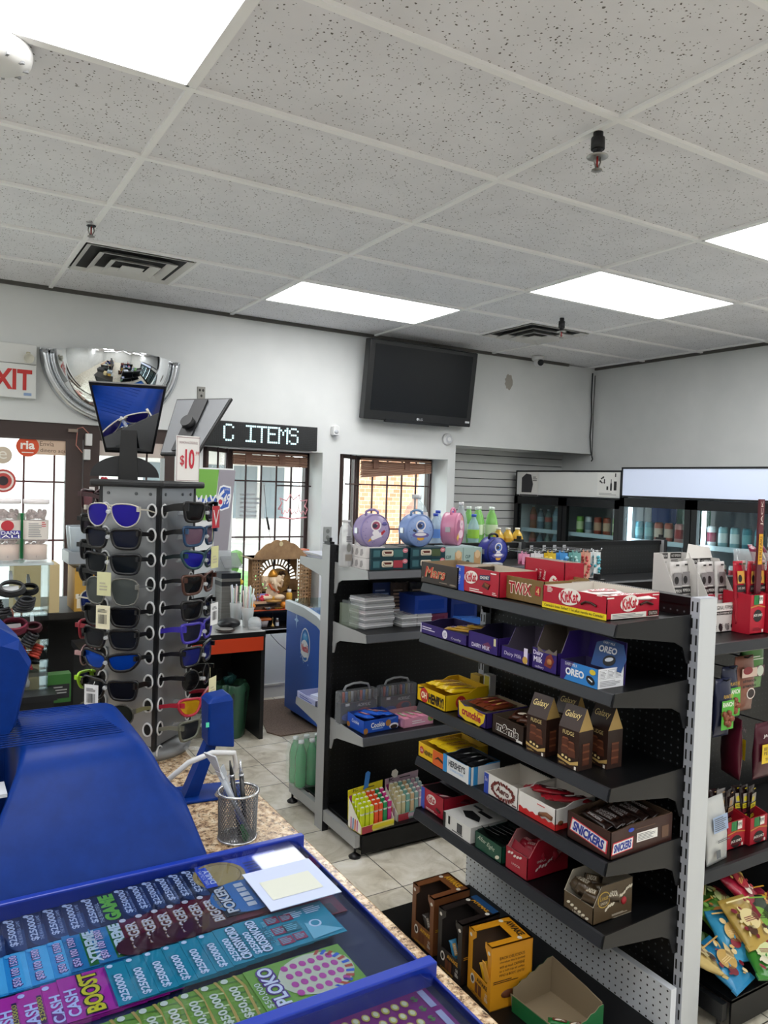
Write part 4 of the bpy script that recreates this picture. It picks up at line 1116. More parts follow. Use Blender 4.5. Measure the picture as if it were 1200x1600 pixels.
MB().cyl((0, 0, 0), (0, .008, 0), .10, None, 36).build('halo_disc', m_noisy('gold_disc', [(.3, '#7a5a32'), (.7, '#c79a55')], 30, .4), shr, (.03, .045, .15))
b = MB()
for k in range(5):
    b.sph((.018 * math.cos(k * 1.2), 0, .018 * math.sin(k * 1.2)), .014, 0, 8, 5)
b.build('ornament', M('#4a2f1e', .5), shr, (.055, .035, .20))
MB().box(-.26, .26, -.13, .09, -.045, -.02).build('plinth', M('#5a4330', .5), shr)
tag(MB().prism([(-.10, 0), (.085, .01), (.085, .055), (-.03, .05), (-.09, .03)], -.05, .05, 'y').build('cloth', m_noisy('red_gold_cloth', [(.35, '#b8503a'), (.65, '#d98a6a')], 40, .8), None, (2.56, 5.55, 1.076)), 'folded red gold cloth lying on the right end of the shrine roof', 'cloth')
# black two-tier stand in the bay under the shrine
sd = thing('shrine_stand', 'black low stand with an orange cloth top under the shrine', 'stand', (2.38, 5.545, .525))
MB().box(-.27, .29, -.1, .13, .128, .145).build('top', M('#15120f', .4), sd)
MB().box(-.26, .28, -.104, .09, .145, .152).build('cloth_cover', M('#c4552c', .7), sd)
MB().box(-.27, -.255, -.1, .13, 0, .128).build('side', M('#15120f', .4), sd); MB().box(.275, .29, -.1, .13, 0, .128).build('side', M('#15120f', .4), sd)
MB().box(-.255, .275, -.1, .13, 0, .01).build('bottom', M('#1b1714', .4), sd); MB().box(-.255, .275, .115, .13, .01, .128).build('back', M('#0d0b0a', .4), sd)
# seated elephant-headed deity statue: one continuous body
t = thing('deity_statue', 'small seated elephant headed deity statue in cream and gold inside the shrine', 'statue', (2.34, 5.50, .745))
b = MB()
b.sph((0, .01, .055), (.05, .042, .05)); b.sph((0, .01, .10), (.042, .034, .04)); b.sph((0, -.005, .155), (.036, .034, .038))
for s in (-1, 1):
    b.sph((.05 * s, -.012, .02), (.05, .03, .022)); b.sph((.055 * s, .008, .155), (.030, .008, .034))
    b.tube([(.035 * s, .01, .12), (.072 * s, .0, .10), (.07 * s, -.02, .135), (.072 * s, -.024, .155)], [.014, .012, .010, .012], 8)
    b.tube([(.035 * s, .02, .125), (.078 * s, .015, .14), (.085 * s, .0, .175), (.085 * s, -.004, .19)], [.013, .011, .009, .011], 8)
    b.tube([(.016 * s, -.034, .14), (.024 * s, -.044, .128)], [.005, .003], 6)
b.tube([(0, -.03, .15), (.0, -.05, .125), (.006, -.052, .095), (.018, -.046, .075), (.03, -.042, .078)], [.017, .014, .011, .009, .007], 8)
o = b.build('body', M('#f0d6b4', .5), t)
rm = o.modifiers.new('join', 'REMESH'); rm.mode = 'VOXEL'; rm.voxel_size = .0032; rm.use_smooth_shade = True
b = MB().lathe([(.034, .18), (.038, .19), (.033, .205), (.022, .222), (.008, .235), (.001, .238)], n=18)
b.build('crown', M('#c98a2f', .35, .5), t)
MB().tube([(-.04, -.02, .128), (-.02, -.036, .09), (.02, -.036, .07), (.045, -.02, .06)], .008, 7).build('sash', M('#d9622f', .6), t)
MB().lathe([(.001, -.012), (.075, -.012), (.07, .004), (.001, .004)], n=24).build('base', M('#b88a4a', .4, .3), t)
def small(name, mb, mats, loc, label, cat, group=None, rz=0): return tag(mb.build(name, mats, None, loc, rz), label, cat, group)
TZ = .6785
ORG = m_noisy('orange_peel', [(.3, '#e07f1e'), (.7, '#f09a34')], 60, .45, 2, 0, .1)
for x, y, lb in ((2.165, 5.475, 'orange fruit at the left end of the shrine stand'), (2.425, 5.47, 'orange fruit at the right end of the shrine stand, beside the little jar')):
    t = thing('orange', lb, 'orange', (x, y, TZ + .026), group='oranges offered at the shrine')
    MB().sph((0, 0, 0), (.028, .028, .026), 0, 16, 10).build('peel', ORG, t); MB().cyl((0, 0, .025), (0, 0, .029), .003).build('stalk', M('#4c5a2a'), t)
small('offering_tray', MB().box(-.12, .12, -.05, .05, 0, .012).box(-.12, .12, -.052, -.048, 0, .02), M('#d8b08a', .5), (2.27, 5.515, .722), 'tan offering tray raised in front of the statue', 'tray')
small('tray_support', MB().box(-.1, .1, -.04, .04, 0, .042), M('#2a1c14', .5), (2.27, 5.52, TZ), 'dark block holding up the tan offering tray', 'block')
b = MB()
for k in range(6): b.sph((random.uniform(-.03, .03), random.uniform(-.015, .015), .02 + random.uniform(0, .03)), .022, 0, 8, 6)
small('white_bag', b, M('#e4e6ee', .5), (2.185, 5.505, .735), 'crumpled white bag at the left of the offering tray', 'bag')
b = MB()
for k in range(14): b.sph((random.uniform(-.035, .035), random.uniform(-.012, .012), .01 + random.uniform(0, .035)), .014, 0, 7, 5)
small('flower_garland', b, M('#d8304a', .6), (2.275, 5.485, .736), 'heap of red flower garland on the offering tray', 'flowers')
b = MB().box(-.035, .035, 0, .01, 0, .055); b.rect(0, .035, .05, .02, front(0), 1)
small('packet', b, [M('#8f86d8', .5), M('#dcd9f4', .5)], (2.26, 5.515, .737), 'violet packet behind the red flowers on the offering tray', 'packet')
b = MB().sph((0, 0, .025), (.026, .02, .025), 0, 12, 8); b.box(-.03, .03, -.012, .012, 0, .008, 1)
small('mango', b, [M('#d9a53a', .5), M('#5b8a3a', .6)], (2.335, 5.49, .736), 'yellow green fruit on leaves right of the red flowers', 'fruit')
small('metal_bowl', MB().lathe([(.001, 0), (.022, 0), (.036, .02), (.034, .021), (.02, .004), (.001, .003)], n=22), M('#b9b7b4', .25, .9), (2.285, 5.455, TZ), 'small steel bowl at the front of the shrine stand', 'bowl')
for k, x in enumerate((2.355, 2.375, 2.395)):
    small('brass_diya', MB().lathe([(.001, 0), (.009, 0), (.014, .010), (.012, .011), (.001, .005)], n=14), M('#c9a24a', .3, .9), (x, 5.452, TZ), 'tiny brass oil lamp, %s from left beside the right orange' % ORD[k], 'oil lamp', 'brass oil lamps')
t = thing('spice_jar', 'small glass jar with white cap right of the orange on the shrine stand', 'jar', (2.47, 5.475, TZ))
MB().lathe([(.001, 0), (.018, 0), (.018, .04), (.013, .048), (.001, .048)], n=18).build('jar', m_film('jar_glass', '#d8c9c6', .7, .1), t); MB().cyl((0, 0, .048), (0, 0, .062), .014).build('cap', M('#e9e9ea', .4), t)
t = thing('spray_can', 'yellow and maroon spray can standing behind the little jar in the shrine', 'can', (2.50, 5.54, TZ))
MB().lathe([(.001, 0), (.024, 0), (.024, .10), (.018, .11), (.001, .11)], n=18).build('can', M('#d7a23a', .4), t); MB().lathe([(.0245, .0), (.0245, .05)], n=18, caps=False).build('band', M('#7d2434', .4), t); MB().cyl((0, 0, .11), (0, 0, .135), .016).build('cap', M('#f0f0ee', .4), t)
# lower tier
t = thing('plastic_tub', 'grey tub with an orange lid inside the black shrine stand', 'tub', (2.27, 5.51, .5365))
MB().lathe([(.001, 0), (.035, 0), (.048, .05), (.001, .05)], n=4).build('tub', M('#b9b0ac', .4), t, rot=(0, 0, PI / 4)); MB().box(-.058, .058, -.04, .04, .051, .07).build('lid', M('#cf6a2c', .4), t, bevel=.005)
t = thing('small_bell', 'brass hand bell standing inside the black shrine stand', 'bell', (2.335, 5.47, .5365))
MB().lathe([(.018, 0), (.014, .012), (.008, .022), (.004, .026), (.004, .06), (.007, .066), (.001, .078)], n=14).build('bell', M('#b08f58', .3, .9), t)
t = thing('pill_bottle', 'small white labelled bottle at the right inside the black shrine stand', 'bottle', (2.375, 5.475, .5365))
MB().lathe([(.001, 0), (.014, 0), (.014, .045), (.008, .055), (.001, .055)], n=14).build('bottle', M('#5a4a42', .3), t); MB().lathe([(.0145, .008), (.0145, .036)], n=14, caps=False).build('label', M('#dfe3e6', .5), t); MB().cyl((0, 0, .055), (0, 0, .066), .009).build('cap', M('#d8d8da', .4), t)
t = thing('oil_lamp', 'dark metal oil lamp with a small dish inside the left of the shrine stand', 'oil lamp', (2.19, 5.49, .5365))
MB().lathe([(.001, 0), (.03, 0), (.02, .008), (.008, .014), (.008, .03), (.034, .045), (.03, .047), (.001, .036)], n=18).build('lamp', M('#2a2a2e', .3, .6), t); MB().sph((.012, -.02, .03), .011, 0, 10, 6).build('bead', M('#cfd3dc', .2, .6), t)

# ---- blue chest freezer with a curved clear top, seen end on
fz = thing('ice_cream_freezer', 'blue ice cream freezer with a curved glass top behind the left rack', 'freezer', (2.25, 4.32, .05))
prof = [(0, .0), (0, .62), (.06, .665), (.20, .715), (.40, .742), (.70, .75), (.70, 0)]
body = [(y, z - (.0 if i in (0, 6) else .05)) for i, (y, z) in enumerate(prof)]
MB().prism(body, 0, 1.15, 'x').build('body', M('#2257b4', .35), fz, bevel=.004)
b = MB(); out = [(0, .57), (0, .635), (.06, .68), (.20, .73), (.40, .757), (.71, .765), (.71, .70), (.40, .692), (.20, .665), (.06, .615)]
MB().prism(out, -.008, .03, 'x').build('rim', M('#b7bec2', .4), fz); MB().prism(out, 1.12, 1.158, 'x').build('rim', M('#b7bec2', .4), fz)
gl = [(0.0, .637), (.06, .682), (.20, .732), (.40, .759), (.70, .767), (.70, .772), (.40, .764), (.20, .737), (.06, .687), (0, .642)]
MB().prism(gl, .03, 1.12, 'x').build('glass_lid', m_glass('freezer_glass', '#dff2f2', 1.6), fz)
MB().box(.03, 1.12, -.012, .0, .56, .66).build('front_rail', M('#c9ced0', .4), fz)
MB().box(-.012, .0, -.02, .02, .44, .70).build('handle', M('#c3c7c9', .3, .6), fz)
b = MB(); F = lside(0, .38, .505) @ Matrix.Scale(1.22, 4)
b.ell(0, 0, .062, .095, F, 0); b.ell(0, 0, .055, .088, F, 1, .0008); b.ell(0, .045, .03, .022, F, 2, .0014)
b.ell(-.004, -.022, .05, .050, F, 0, .0016); b.poly([(.02, -.06), (.045, -.035), (.04, -.085)], F, 0, .0016)
b.text('Nestlé', 0, -.018, .085, .042, F, 3, .0024, bold=.03)
b.poly([(0, .075), (.006, .062), (.018, .055), (.006, .05), (0, .035), (-.006, .05), (-.018, .055), (-.006, .062)], F, 4, .002)
rnd = random.Random(2)
for k in range(9): b.ell(.05 - rnd.uniform(0, .11), -.11 + rnd.uniform(-.03, .03) + .03, .004, .006, F, 4, .0008, 6)
b.poly([(-.12, .17), (-.113, .13), (-.09, .12), (-.113, .11), (-.12, .07), (-.127, .11), (-.15, .12), (-.127, .13)], F, 4, .0006)
b.build('emblem', [M('#eef2f6', .4), M('#1f6fc0', .4), M('#4aa3dd', .4), M('#c7233c', .4), M('#9fc4ee', .4)], fz)
for x in (.05, 1.1):
    for y in (.06, .64):
        w_ = MB().cyl((x - .012, y, -.022), (x + .012, y, -.022), .027, None, 18).box(x - .016, x + .016, y - .01, y + .01, -.02, .01); w_.build('caster', M('#17181b', .5), fz)
tag(MB().prism([(1.97, 4.66), (2.02, 4.55), (2.75, 4.53), (2.75, 5.3), (2.15, 5.36)], .0005, .009, 'z').build('floor_mat', m_noisy('mat_weave', [(.35, '#6f5d52'), (.65, '#8a776a')], 90, .95), None), 'brown floor mat under the front of the blue freezer', 'mat')
tag(MB().tube([(2.3, 5.42, .49), (2.36, 5.40, .42), (2.42, 5.40, .37), (2.50, 5.40, .34)], .003, 5).build('power_cord', M('#6a6c70', .5)), 'thin grey power cord hanging on the wall left of the freezer', 'cord')

# ================================================================== gondola shelving
RACKBK = M('#08090b', .42, 0, .3)
LIPM = M('#4a4c51', .4)
PEG_BK = m_dots('black_pegboard', '#050608', '#2a2d31', .025, .003, 'xz')  # pale dots paint light showing through the peg holes
PEG_LT = m_dots('black_pegboard_lit', '#050608', '#5c6065', .025, .0032, 'xz')  # same board with paler dots, more light painted into the holes
PEG_WH = m_dots('white_pegboard', '#e6ebf2', '#14161a', .025, .0033, 'xz')
def gondola(name, label, loc, rz, L, H, posts, sides, endcol, slotcol, brackcol, panels, base_top=.115, lipcol=None):
    """sides: list of (sign, depth, base_depth, [shelf heights])"""
    r = thing(name, label, 'shelving', loc, rz)
    for u in posts:
        b = MB(); b.box(u, u + .032, -.04, .04, .0, H)
        for s in (-1, 1):
            z = .06
            while z < H - .04:
                b.box(u + .005, u + .010, s * .0405 - .0006, s * .0405 + .0006, z, z + .03, 1); b.box(u + .022, u + .027, s * .0405 - .0006, s * .0405 + .0006, z, z + .03, 1); z += .05
        # end faces
        o = b.build('upright', [M(slotcol, .4), M('#0a0b0d', .6)], r)
        MB().box(u - .0012, u, -.04, .04, 0, H - .002).build('upright_face', M(endcol, .4), o)
        if endcol != '#cdd1d4': MB().box(u + .004, u + .028, -.03, .03, H, H + .012).box(u + .01, u + .024, -.012, .012, H + .012, H + .03).build('cap', M('#0b0c0e', .5), o)
    for (z0, z1, pm, u0, u1) in panels:
        yo = .062 if pm is PEG_WH else 0
        MB().box(u0, u1, yo - .012, yo + .012, z0, z1).build('back_panel', pm, r)
    MB().box(posts[0] + .02, posts[-1], -.02, .02, H - .03, H - .005).build('top_rail', RACKBK, r)
    for (s, dep, bdep, hs) in sides:
        for i in range(len(posts) - 1):
            u0, u1 = posts[i] + .034, posts[i + 1] - .002
            for z in (hs[i] if isinstance(hs[0], list) else hs):
                b = MB()
                y = sorted((s * .02, s * (dep - .012)))
                b.box(u0, u1, y[0], y[1], z - .008, z)
                # front lip leans out and down
                P = [(s * (dep - .012), z), (s * (dep - .002), z - .001), (s * (dep + .008), z - .032), (s * (dep + .004), z - .036), (s * (dep - .012), z - .036)]
                b.prism(P, u0, u1, 'x', 1)
                o = b.build('shelf', [RACKBK, lipcol or LIPM], r)
                k = MB()
                P = [(s * .025, z - .14), (s * .055, z - .135), (s * .075, z - .085), (s * .11, z - .068), (s * (dep + .004), z - .034), (s * (dep - .004), z + .003), (s * .025, z + .012)]
                for u in (u0 - .004, u1 - .002): MB().prism(P, u - .003, u + .002, 'x').build('bracket', M(brackcol, .35), o)
            b = MB(); y = sorted((s * .02, s * bdep))
            b.box(u0, u1, y[0], y[1], base_top - .012, base_top)
            y2 = sorted((s * (bdep - .006), s * bdep)); b.box(u0, u1, y2[0], y2[1], min(.02, base_top * .3), base_top - .004)
            b.build('base_deck', RACKBK, r)
        for u in posts:
            b = MB(); y = sorted((s * .04, s * (bdep - .01)))
            b.box(u + .004, u + .028, y[0], y[1], .05, base_top - .012)
            if base_top < .05: continue
            o = b.build('base_leg', M(brackcol, .4), r)
            f = MB().cyl((u + .016, s * (bdep - .03), .02), (u + .016, s * (bdep - .03), .06), .006, None, 10).lathe([(.026, 0), (.028, .006), (.012, .018), (.006, .022)], (u + .016, s * (bdep - .03), 0), 18)
            f.build('levelling_foot', M('#0c0c0e', .4), o)
    return r
g1 = gondola('shelving_rack', 'black shelving rack with grey end upright near the windows, lunch boxes along its top shelf', (1.652, 3.25, 0), 0, 2.4, 1.372,
             [0, 1.18, 2.36], [(-1, .35, .365, [[1.278, .995, .535], [1.165, .80, .44]]), (1, .35, .365, [1.278, .545])], '#a4a5a6', '#16171b', '#a2a3a3',  # bracket grey raised to paint window light falling from the left
             [(.10, 1.345, PEG_BK, .02, 2.36)])
g2 = gondola('shelving_rack', 'black chocolate rack with pale slotted upright in the middle of the shop', (2.032, 1.455, 0), R90, 1.05, 1.352,
             [0, 1.005], [(1, .36, .575, [1.288, 1.09, .82, .606, .395])], '#cdd1d4', '#b4b8c2', '#101114',
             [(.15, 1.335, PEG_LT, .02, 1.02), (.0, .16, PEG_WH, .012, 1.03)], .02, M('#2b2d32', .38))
g3 = gondola('shelving_rack', 'black snack rack behind the pale upright with jerky on its upper shelf', (2.09, 1.99, 0), 0, 1.25, 1.33,
             [0.02, 1.22], [(-1, .42, .60, [1.172, .405])], '#141518', '#101114', '#101114',
             [(.10, 1.30, PEG_BK, .03, 1.22)], .115, M('#26282d', .38))

# ================================================================== chocolate boxes on the rack
KRAFT = '#8f7a5c'
def carton(name, label, X, Y, Z, rz, w, d, hf, hb, col, inner, prints=None, mats=(), cut=.35, group=None, zig=0, side_h=None, hollow=True):
    """open display carton: front edge centre at (X, Y); local -y is its face"""
    t = .003
    b = MB()
    # walls as outer (0) and inner (1) sheets
    prof = [(0, 0), (d, 0), (d, hb), (d * (cut + .2), hb), (d * cut, hf), (0, hf)] if hb > hf + .004 else [(0, 0), (d, 0), (d, hb), (0, hf)]
    for x, s in ((-w / 2, 1), (w / 2, -1)):
        b.prism(prof, x, x + s * t / 2, 'x', 0); b.prism(prof, x + s * t / 2, x + s * t, 'x', 1)
    b.box(-w / 2, w / 2, 0, t / 2, 0, hf, 0); b.box(-w / 2 + t, w / 2 - t, t / 2, t, 0, hf, 1)
    b.box(-w / 2, w / 2, d - t / 2, d, 0, hb, 0); b.box(-w / 2 + t, w / 2 - t, d - t, d - t / 2, 0, hb, 1)
    b.box(-w / 2, w / 2, 0, d, 0, t, 1)
    if zig:
        n = int(w / .008)
        for i in range(n):
            x = -w / 2 + w * i / n; b.add([(x, d - t / 2, hb), (x + w / n, d - t / 2, hb), (x + w / n / 2, d - t / 2, hb + .004)], [(0, 1, 2)], 1)
        n = int(d * (1 - cut) / .008)
        for i in range(n):
            y = d * (cut + .2) + d * (.8 - cut) * i / n; q = d * (.8 - cut) / n
            for x in (-w / 2 + t / 2, w / 2 - t / 2): b.add([(x, y, hb), (x, y + q, hb), (x, y + q / 2, hb + .004)], [(0, 1, 2)], 1)
    if prints: prints(b, w, d, hf, hb)
    o = b.build(name, [M(col, .42), M(inner, .7)] + list(mats), None, (X, Y, Z), rz)
    return tag(o, label, 'box', group)
_bars = {}
def bar(kind, L, wd, th, col, col2, txt, tcol):
    if kind not in _bars:
        b = MB(); R = []
        for u, ww, hh in ((0, 1, .06), (.05, 1, .07), (.09, .94, .5), (.14, .9, .95), (.5, .9, 1), (.86, .9, .95), (.91, .94, .5), (.95, 1, .07), (1, 1, .06)):
            x = (u - .5) * L
            R.append([(x, ww * wd / 2 * math.cos(a), th / 2 + hh * th / 2 * math.sin(a)) for a in [2 * PI * i / 10 for i in range(10)]])
        b.loft(R, 0)
        F = topf(th * 1.0 + .0006)
        b.rect(0, 0, L * .62, wd * .42, F, 1)
        if txt in ('KitKat', 'OH HENRY', 'SNICKERS', 'AWAKE', 'LINDOR'): b.text(txt, 0, 0, L * .5, wd * .3, F, 2, .0008, bold=.02)
        else: b.ell(-L * .06, 0, L * .16, wd * .12, F, 2, .0008, 10, .2); b.lines(L * .16, 0, L * .14, wd * .2, 2, F, 2)
        me = b.build('wrapped_bar', [M(col, .3), M(col2, .3), M(tcol, .4)])
        _bars[kind] = me.data; bpy.data.objects.remove(me)
    return _bars[kind]
def place_bar(kind, root, lx, ly, lz, rot, label, group):
    """bar laid inside a carton: offsets are in that carton's own frame"""
    o = bpy.data.objects.new('wrapped_bar', _bars[kind]); COL.objects.link(o)
    a = root.rotation_euler.z; c, s = math.cos(a), math.sin(a)
    o.location = (root.location.x + lx * c - ly * s, root.location.y + lx * s + ly * c, root.location.z + lz)
    o.rotation_euler = (rot[0], rot[1], rot[2] + a)
    return tag(o, label, 'candy bar', group)
SH = {1: 1.289, 2: 1.091, 3: .821, 4: .607, 5: .396}
RZ = -R90
def at(x, y0, y1): return (x, (y0 + y1) / 2)
W_, RED, YEL = '#f3efe6', '#b5122f', '#f2c91a'
# ---------- top shelf
def p(b, w, d, hf, hb):
    F = front(); b.text('Mars', -.02, .045, .13, .042, F, 2, .0012, shear=.25, bold=.04); b.text('Mars', -.02, .045, .13, .042, F, 3, .0018, shear=.25)
    b.ell(.09, .012, .02, .003, F, 4); b.rect(-.105, .02, .006, .006, F, 4); b.rect(.03, .013, .05, .003, F, 4)
cx = carton('candy_carton', 'dark brown carton with red lettering at the far end of the top chocolate shelf', 1.668, 2.345, SH[1], RZ, .235, .17, .080, .080, '#2f241e', KRAFT, p,
       [M('#d8b98a', .5), M('#c22d22', .5), M('#8f8172', .5)], zig=1)
def kk(b, F, x, y, w, h, mw, mr, sub=None):
    b.ell(x, y, w * .62, h * .72, F, mw, .0010, rot=.12); b.text('KitKat', x, y, w, h, F, mr, .0018, rot=.10, bold=.03)
def p(b, w, d, hf, hb):
    F = front(); b.rect(-.098, .045, .05, .09, F, 3, .0002); b.poly([(-.123, .0), (-.07, 0), (-.085, .09), (-.123, .09)], F, 3, .0004)
    b.text('2x', -.105, .077, .022, .014, F, 2, .0010, rot=.1); b.text('CHUNKY', -.1, .04, .035, .010, F, 2, .0010, rot=1.4)
    kk(b, F, -.032, .055, .062, .032, 2, 4)
    b.rect(.045, .062, .058, .018, F, 5, .0008, .06); b.text('CHUNKY', .045, .062, .05, .011, F, 2, .0014, .06, bold=.02)
    b.prism([(.03, .030), (.065, .022), (.075, .040), (.045, .047)], -.0025, -.001, 'y', 6); b.poly([(.045, .047), (.05, .034), (.065, .03), (.075, .04)], F, 7, .003)
    b.lines(0, .012, .08, .014, 2, F, 2)
    b.lines(.10, .012, .025, .012, 2, F, 2); b.rect(.09, .08, .03, .004, F, 2)
ck = carton('candy_carton', 'red and blue carton with white oval emblem beside the dark brown carton, top chocolate shelf', 1.674, 2.122, SH[1], RZ, .246, .17, .090, .088, '#b0152f', '#c9bfae', p,
       [M(W_, .5), M('#2a4fc4', .5), M('#c01630', .5), M('#1c2356', .5), M('#4a2415', .5), M('#8a4a24', .5)])
# open lid carton leaning up behind
def p(b, w, d, hf, hb):
    F = front(); b.poly([(-.1, 0), (-.02, 0), (-.1, .085)], F, 3, .0004)
    for i, s in enumerate(('Share', 'Have 1', 'Enter')): b.text(s, -.04 + i * .022, .078, .034, .012, F, 2, .0010, 1.45)
    b.ell(.05, .035, .026, .045, F, 2, .0008); b.text('KitKat', .05, .035, .072, .028, F, 4, .0014, 1.45, bold=.02); b.text('x2 SUPER', -.08, .02, .035, .014, F, 2, .001, .8)
t = carton('candy_carton', 'red carton with blue corner standing behind the gold one on the top chocolate shelf', 1.86, 1.985, SH[1], RZ, .20, .09, .13, .125, '#b0152f', '#bdb6ac', p,
       [M(W_, .5), M('#2a4fc4', .5), M('#c01630', .5)])
def p(b, w, d, hf, hb):
    F = front(); b.text('TWIX', -.01, .043, .115, .042, F, 3, .0010, bold=.08); b.text('TWIX', -.01, .043, .11, .036, F, 2, .0016, bold=.02)
    b.rect(.075, .045, .024, .03, F, 2, .0008, -.1); b.text('4', .075, .045, .014, .022, F, 4, .0014)
cx = carton('candy_carton', 'gold carton with red lettering between the two red cartons on the top chocolate shelf', 1.705, 1.918, SH[1], RZ, .205, .20, .079, .079, '#7d6235', '#8f7347', p,
       [M('#b31f2c', .5), M('#f1e6cf', .5), M('#e9cf8a', .5)], zig=1)
def p(b, w, d, hf, hb):
    F = front(); b.rect(0, .009, w, .018, F, 3, .0004); b.text("Canada's best Seller! / Le plus vendu au Canada!", 0, .009, w * .92, .011, F, 6, .0012, bold=.01)
    kk(b, F, -.015, .048, .075, .036, 2, 4); b.lines(-.1, .06, .025, .018, 4, F, 2); b.lines(.11, .068, .03, .006, 1, F, 2)
    b.tube([(.035, -.002, .034), (.055, -.004, .044), (.075, -.003, .043), (.095, -.002, .036)], .0035, 6, 5)
    F = rside(w / 2, d / 2); kk(b, F, -.02, .046, .062, .034, 2, 4); b.rect(-.02, .010, .15, .016, F, 2, .0004); b.lines(-.02, .010, .14, .012, 3, F, 7)
    b.rect(.085, .012, .045, .016, F, 5, .0002); b.text('CAUTION', .085, .012, .036, .009, F, 2); b.rect(-.1, .064, .03, .004, F, 2); b.rect(.095, .066, .028, .003, F, 2)
    b.tube([(w / 2 + .003, d / 2 + .025, .040), (w / 2 + .004, d / 2 + .05, .047), (w / 2 + .003, d / 2 + .08, .038)], .0035, 6, 5)
ckk = carton('candy_carton', 'large red carton with a yellow strip at near end of the top chocolate shelf', 1.70, 1.682, SH[1], RZ, .268, .225, .070, .072, '#b5142f', '#d9d2c8', p,
       [M(W_, .5), M('#f4d91e', .5), M('#c01630', .5), M('#3c1d12', .5), M('#4a3f0c', .5), M('#777777', .6)], zig=1)
bar('kk', .16, .045, .016, '#f0ece8', '#c01834', 'KitKat', '#ffffff')
for k in range(6): place_bar('kk', ckk, -.045 + .032 * k, .10 + .02 * (k % 2), .044 + .004 * (k % 3), (.15 * (k % 3 - 1), 0, R90 + .25 * math.sin(k * 2)), 'white and red wrapped wafer bar, %s from the far side in the large red carton' % ORD[k], 'wafer bars in the large red carton')
# ---------- second shelf: purple cartons
PUR = '#34216e'
def p(b, w, d, hf, hb):
    F = front(); b.rect(-.07, .020, .155, .036, F, 0, .0); b.lines(-.09, .022, .09, .016, 2, F, 2); b.ell(.015, .020, .016, .016, F, 2, .0006); b.text('V2', .015, .02, .016, .016, F, 0, .0012); b.text('Crunchy', .085, .014, .06, .012, F, 2, shear=.2)
    b.rect(-w / 2 + .004, .02, .006, .036, F, 2, .0004)
c2 = carton('candy_carton', 'low purple tray carton with white round seal, far end of second chocolate shelf', 1.676, 2.318, SH[2], RZ, .295, .16, .040, .046, PUR, '#2b2050', p, [M('#e9e4f2', .5)])
bar('gold', .12, .035, .014, '#b98f2c', '#4a2c7c', 'CREAM', '#f4e6b0')
for k in range(3): place_bar('gold', c2, .03 + .03 * k, .06 + .03 * k, .030 + .006 * k, (.1, .05 * k, .5 + .2 * k), 'gold wrapped bar, %s in the low purple tray with the round seal' % ORD[k], 'gold bars in the low purple tray')
def p(b, w, d, hf, hb):
    F = front(); b.text('DAIRY MILK', -.01, .018, .10, .014, F, 2, bold=.02); b.poly([(.0, .028), (.03, .04), (.05, .025), (.03, .012)], F, 3, .0004); b.rect(.065, .045, .012, .025, F, 4)
c = carton('candy_carton', 'purple carton with open top, second from the far end of the second chocolate shelf', 1.677, 2.080, SH[2], RZ, .165, .16, .062, .078, PUR, '#1d1738', p, [M('#ded6ee', .5), M('#6e2f5a', .5), M('#d7cfa0', .5)])
def p(b, w, d, hf, hb):
    F = front(); b.text('Dairy Milk', -.01, .020, .085, .016, F, 2, shear=.1); b.rect(.052, .03, .018, .05, F, 2); b.ell(.05, .016, .012, .012, F, 3, .0008)
c = carton('candy_carton', 'purple carton with tall grey inner back in the middle of second chocolate shelf', 1.682, 1.916, SH[2], RZ, .143, .15, .042, .098, PUR, '#5d5566', p, [M('#ded6ee', .5), M('#c9a24a', .5)], cut=.2)
def p(b, w, d, hf, hb):
    F = front(); b.text('Dairy', -.027, .052, .045, .018, F, 2, bold=.02); b.text('Milk', -.027, .033, .04, .018, F, 2, bold=.02); b.poly([(.0, .02), (.03, .015), (.045, .04), (.03, .062), (.01, .05)], F, 3, .0006)
    b.sph((.025, -.002, .035), (.012, .003, .01), 4, 8, 5); b.text('cadbury', -.02, .010, .04, .010, F, 2, shear=.2); b.poly([(-.03, .075), (.0, .062), (.02, .075), (.04, .066), (.055, .08), (.055, .060), (-.03, .060)], F, 1, .0004)
c = carton('candy_carton', 'tall purple carton with a torn open front on the second chocolate shelf', 1.680, 1.776, SH[2], RZ, .114, .15, .068, .135, PUR, '#6a6058', p, [M('#ded6ee', .5), M('#7a2f2a', .5), M('#b07040', .5)], cut=.12)
def p(b, w, d, hf, hb):
    F = front(); b.rect(.0, .029, w, .058, F, 3, .0002); b.poly([(-w / 2, .0), (-w / 2, .058), (-.02, .058), (-.06, 0)], F, 0, .0006)
    b.text('OREO', -.015, .028, .075, .022, F, 2, .0014, bold=.04); b.text('DAIRY MILK', -.03, .050, .05, .009, F, 2, .0014); b.ell(.048, .02, .018, .012, F, 4, .0012, rot=-.4); b.rect(.048, .021, .018, .004, F, 2, .0018, -.4); b.ell(.055, .045, .012, .008, F, 5, .0012)
    F = rside(w / 2, d / 2); b.rect(0, .029, d, .058, F, 2, .0002); 
    for i in range(3): b.rect(-.032 + i * .033, .040, .029, .026, F, 6, .0006); b.rect(-.032 + i * .033, .040, .027, .024, F, 2, .0010); b.lines(-.032 + i * .033, .040, .024, .02, 5, F, 6, .0014)
    b.lines(0, .014, .09, .018, 4, F, 6, .0010)
co = carton('candy_carton', 'blue cookie print carton with a white side panel, nearest on the second chocolate shelf', 1.674, 1.622, SH[2], RZ, .150, .105, .058, .058, PUR, '#2b2348', p,
       [M('#eef0f4', .5), M('#2f7fc9', .5), M('#17181e', .5), M('#d9c23a', .5), M('#9a9aa0', .6)])
b = MB(); b.prism([(-.095, .0), (.053, .0), (.05, .125), (-.095, .13)], 0, .003, 'y'); F = front(); b.text('Dairy', -.045, .062, .055, .022, F, 1, bold=.02)
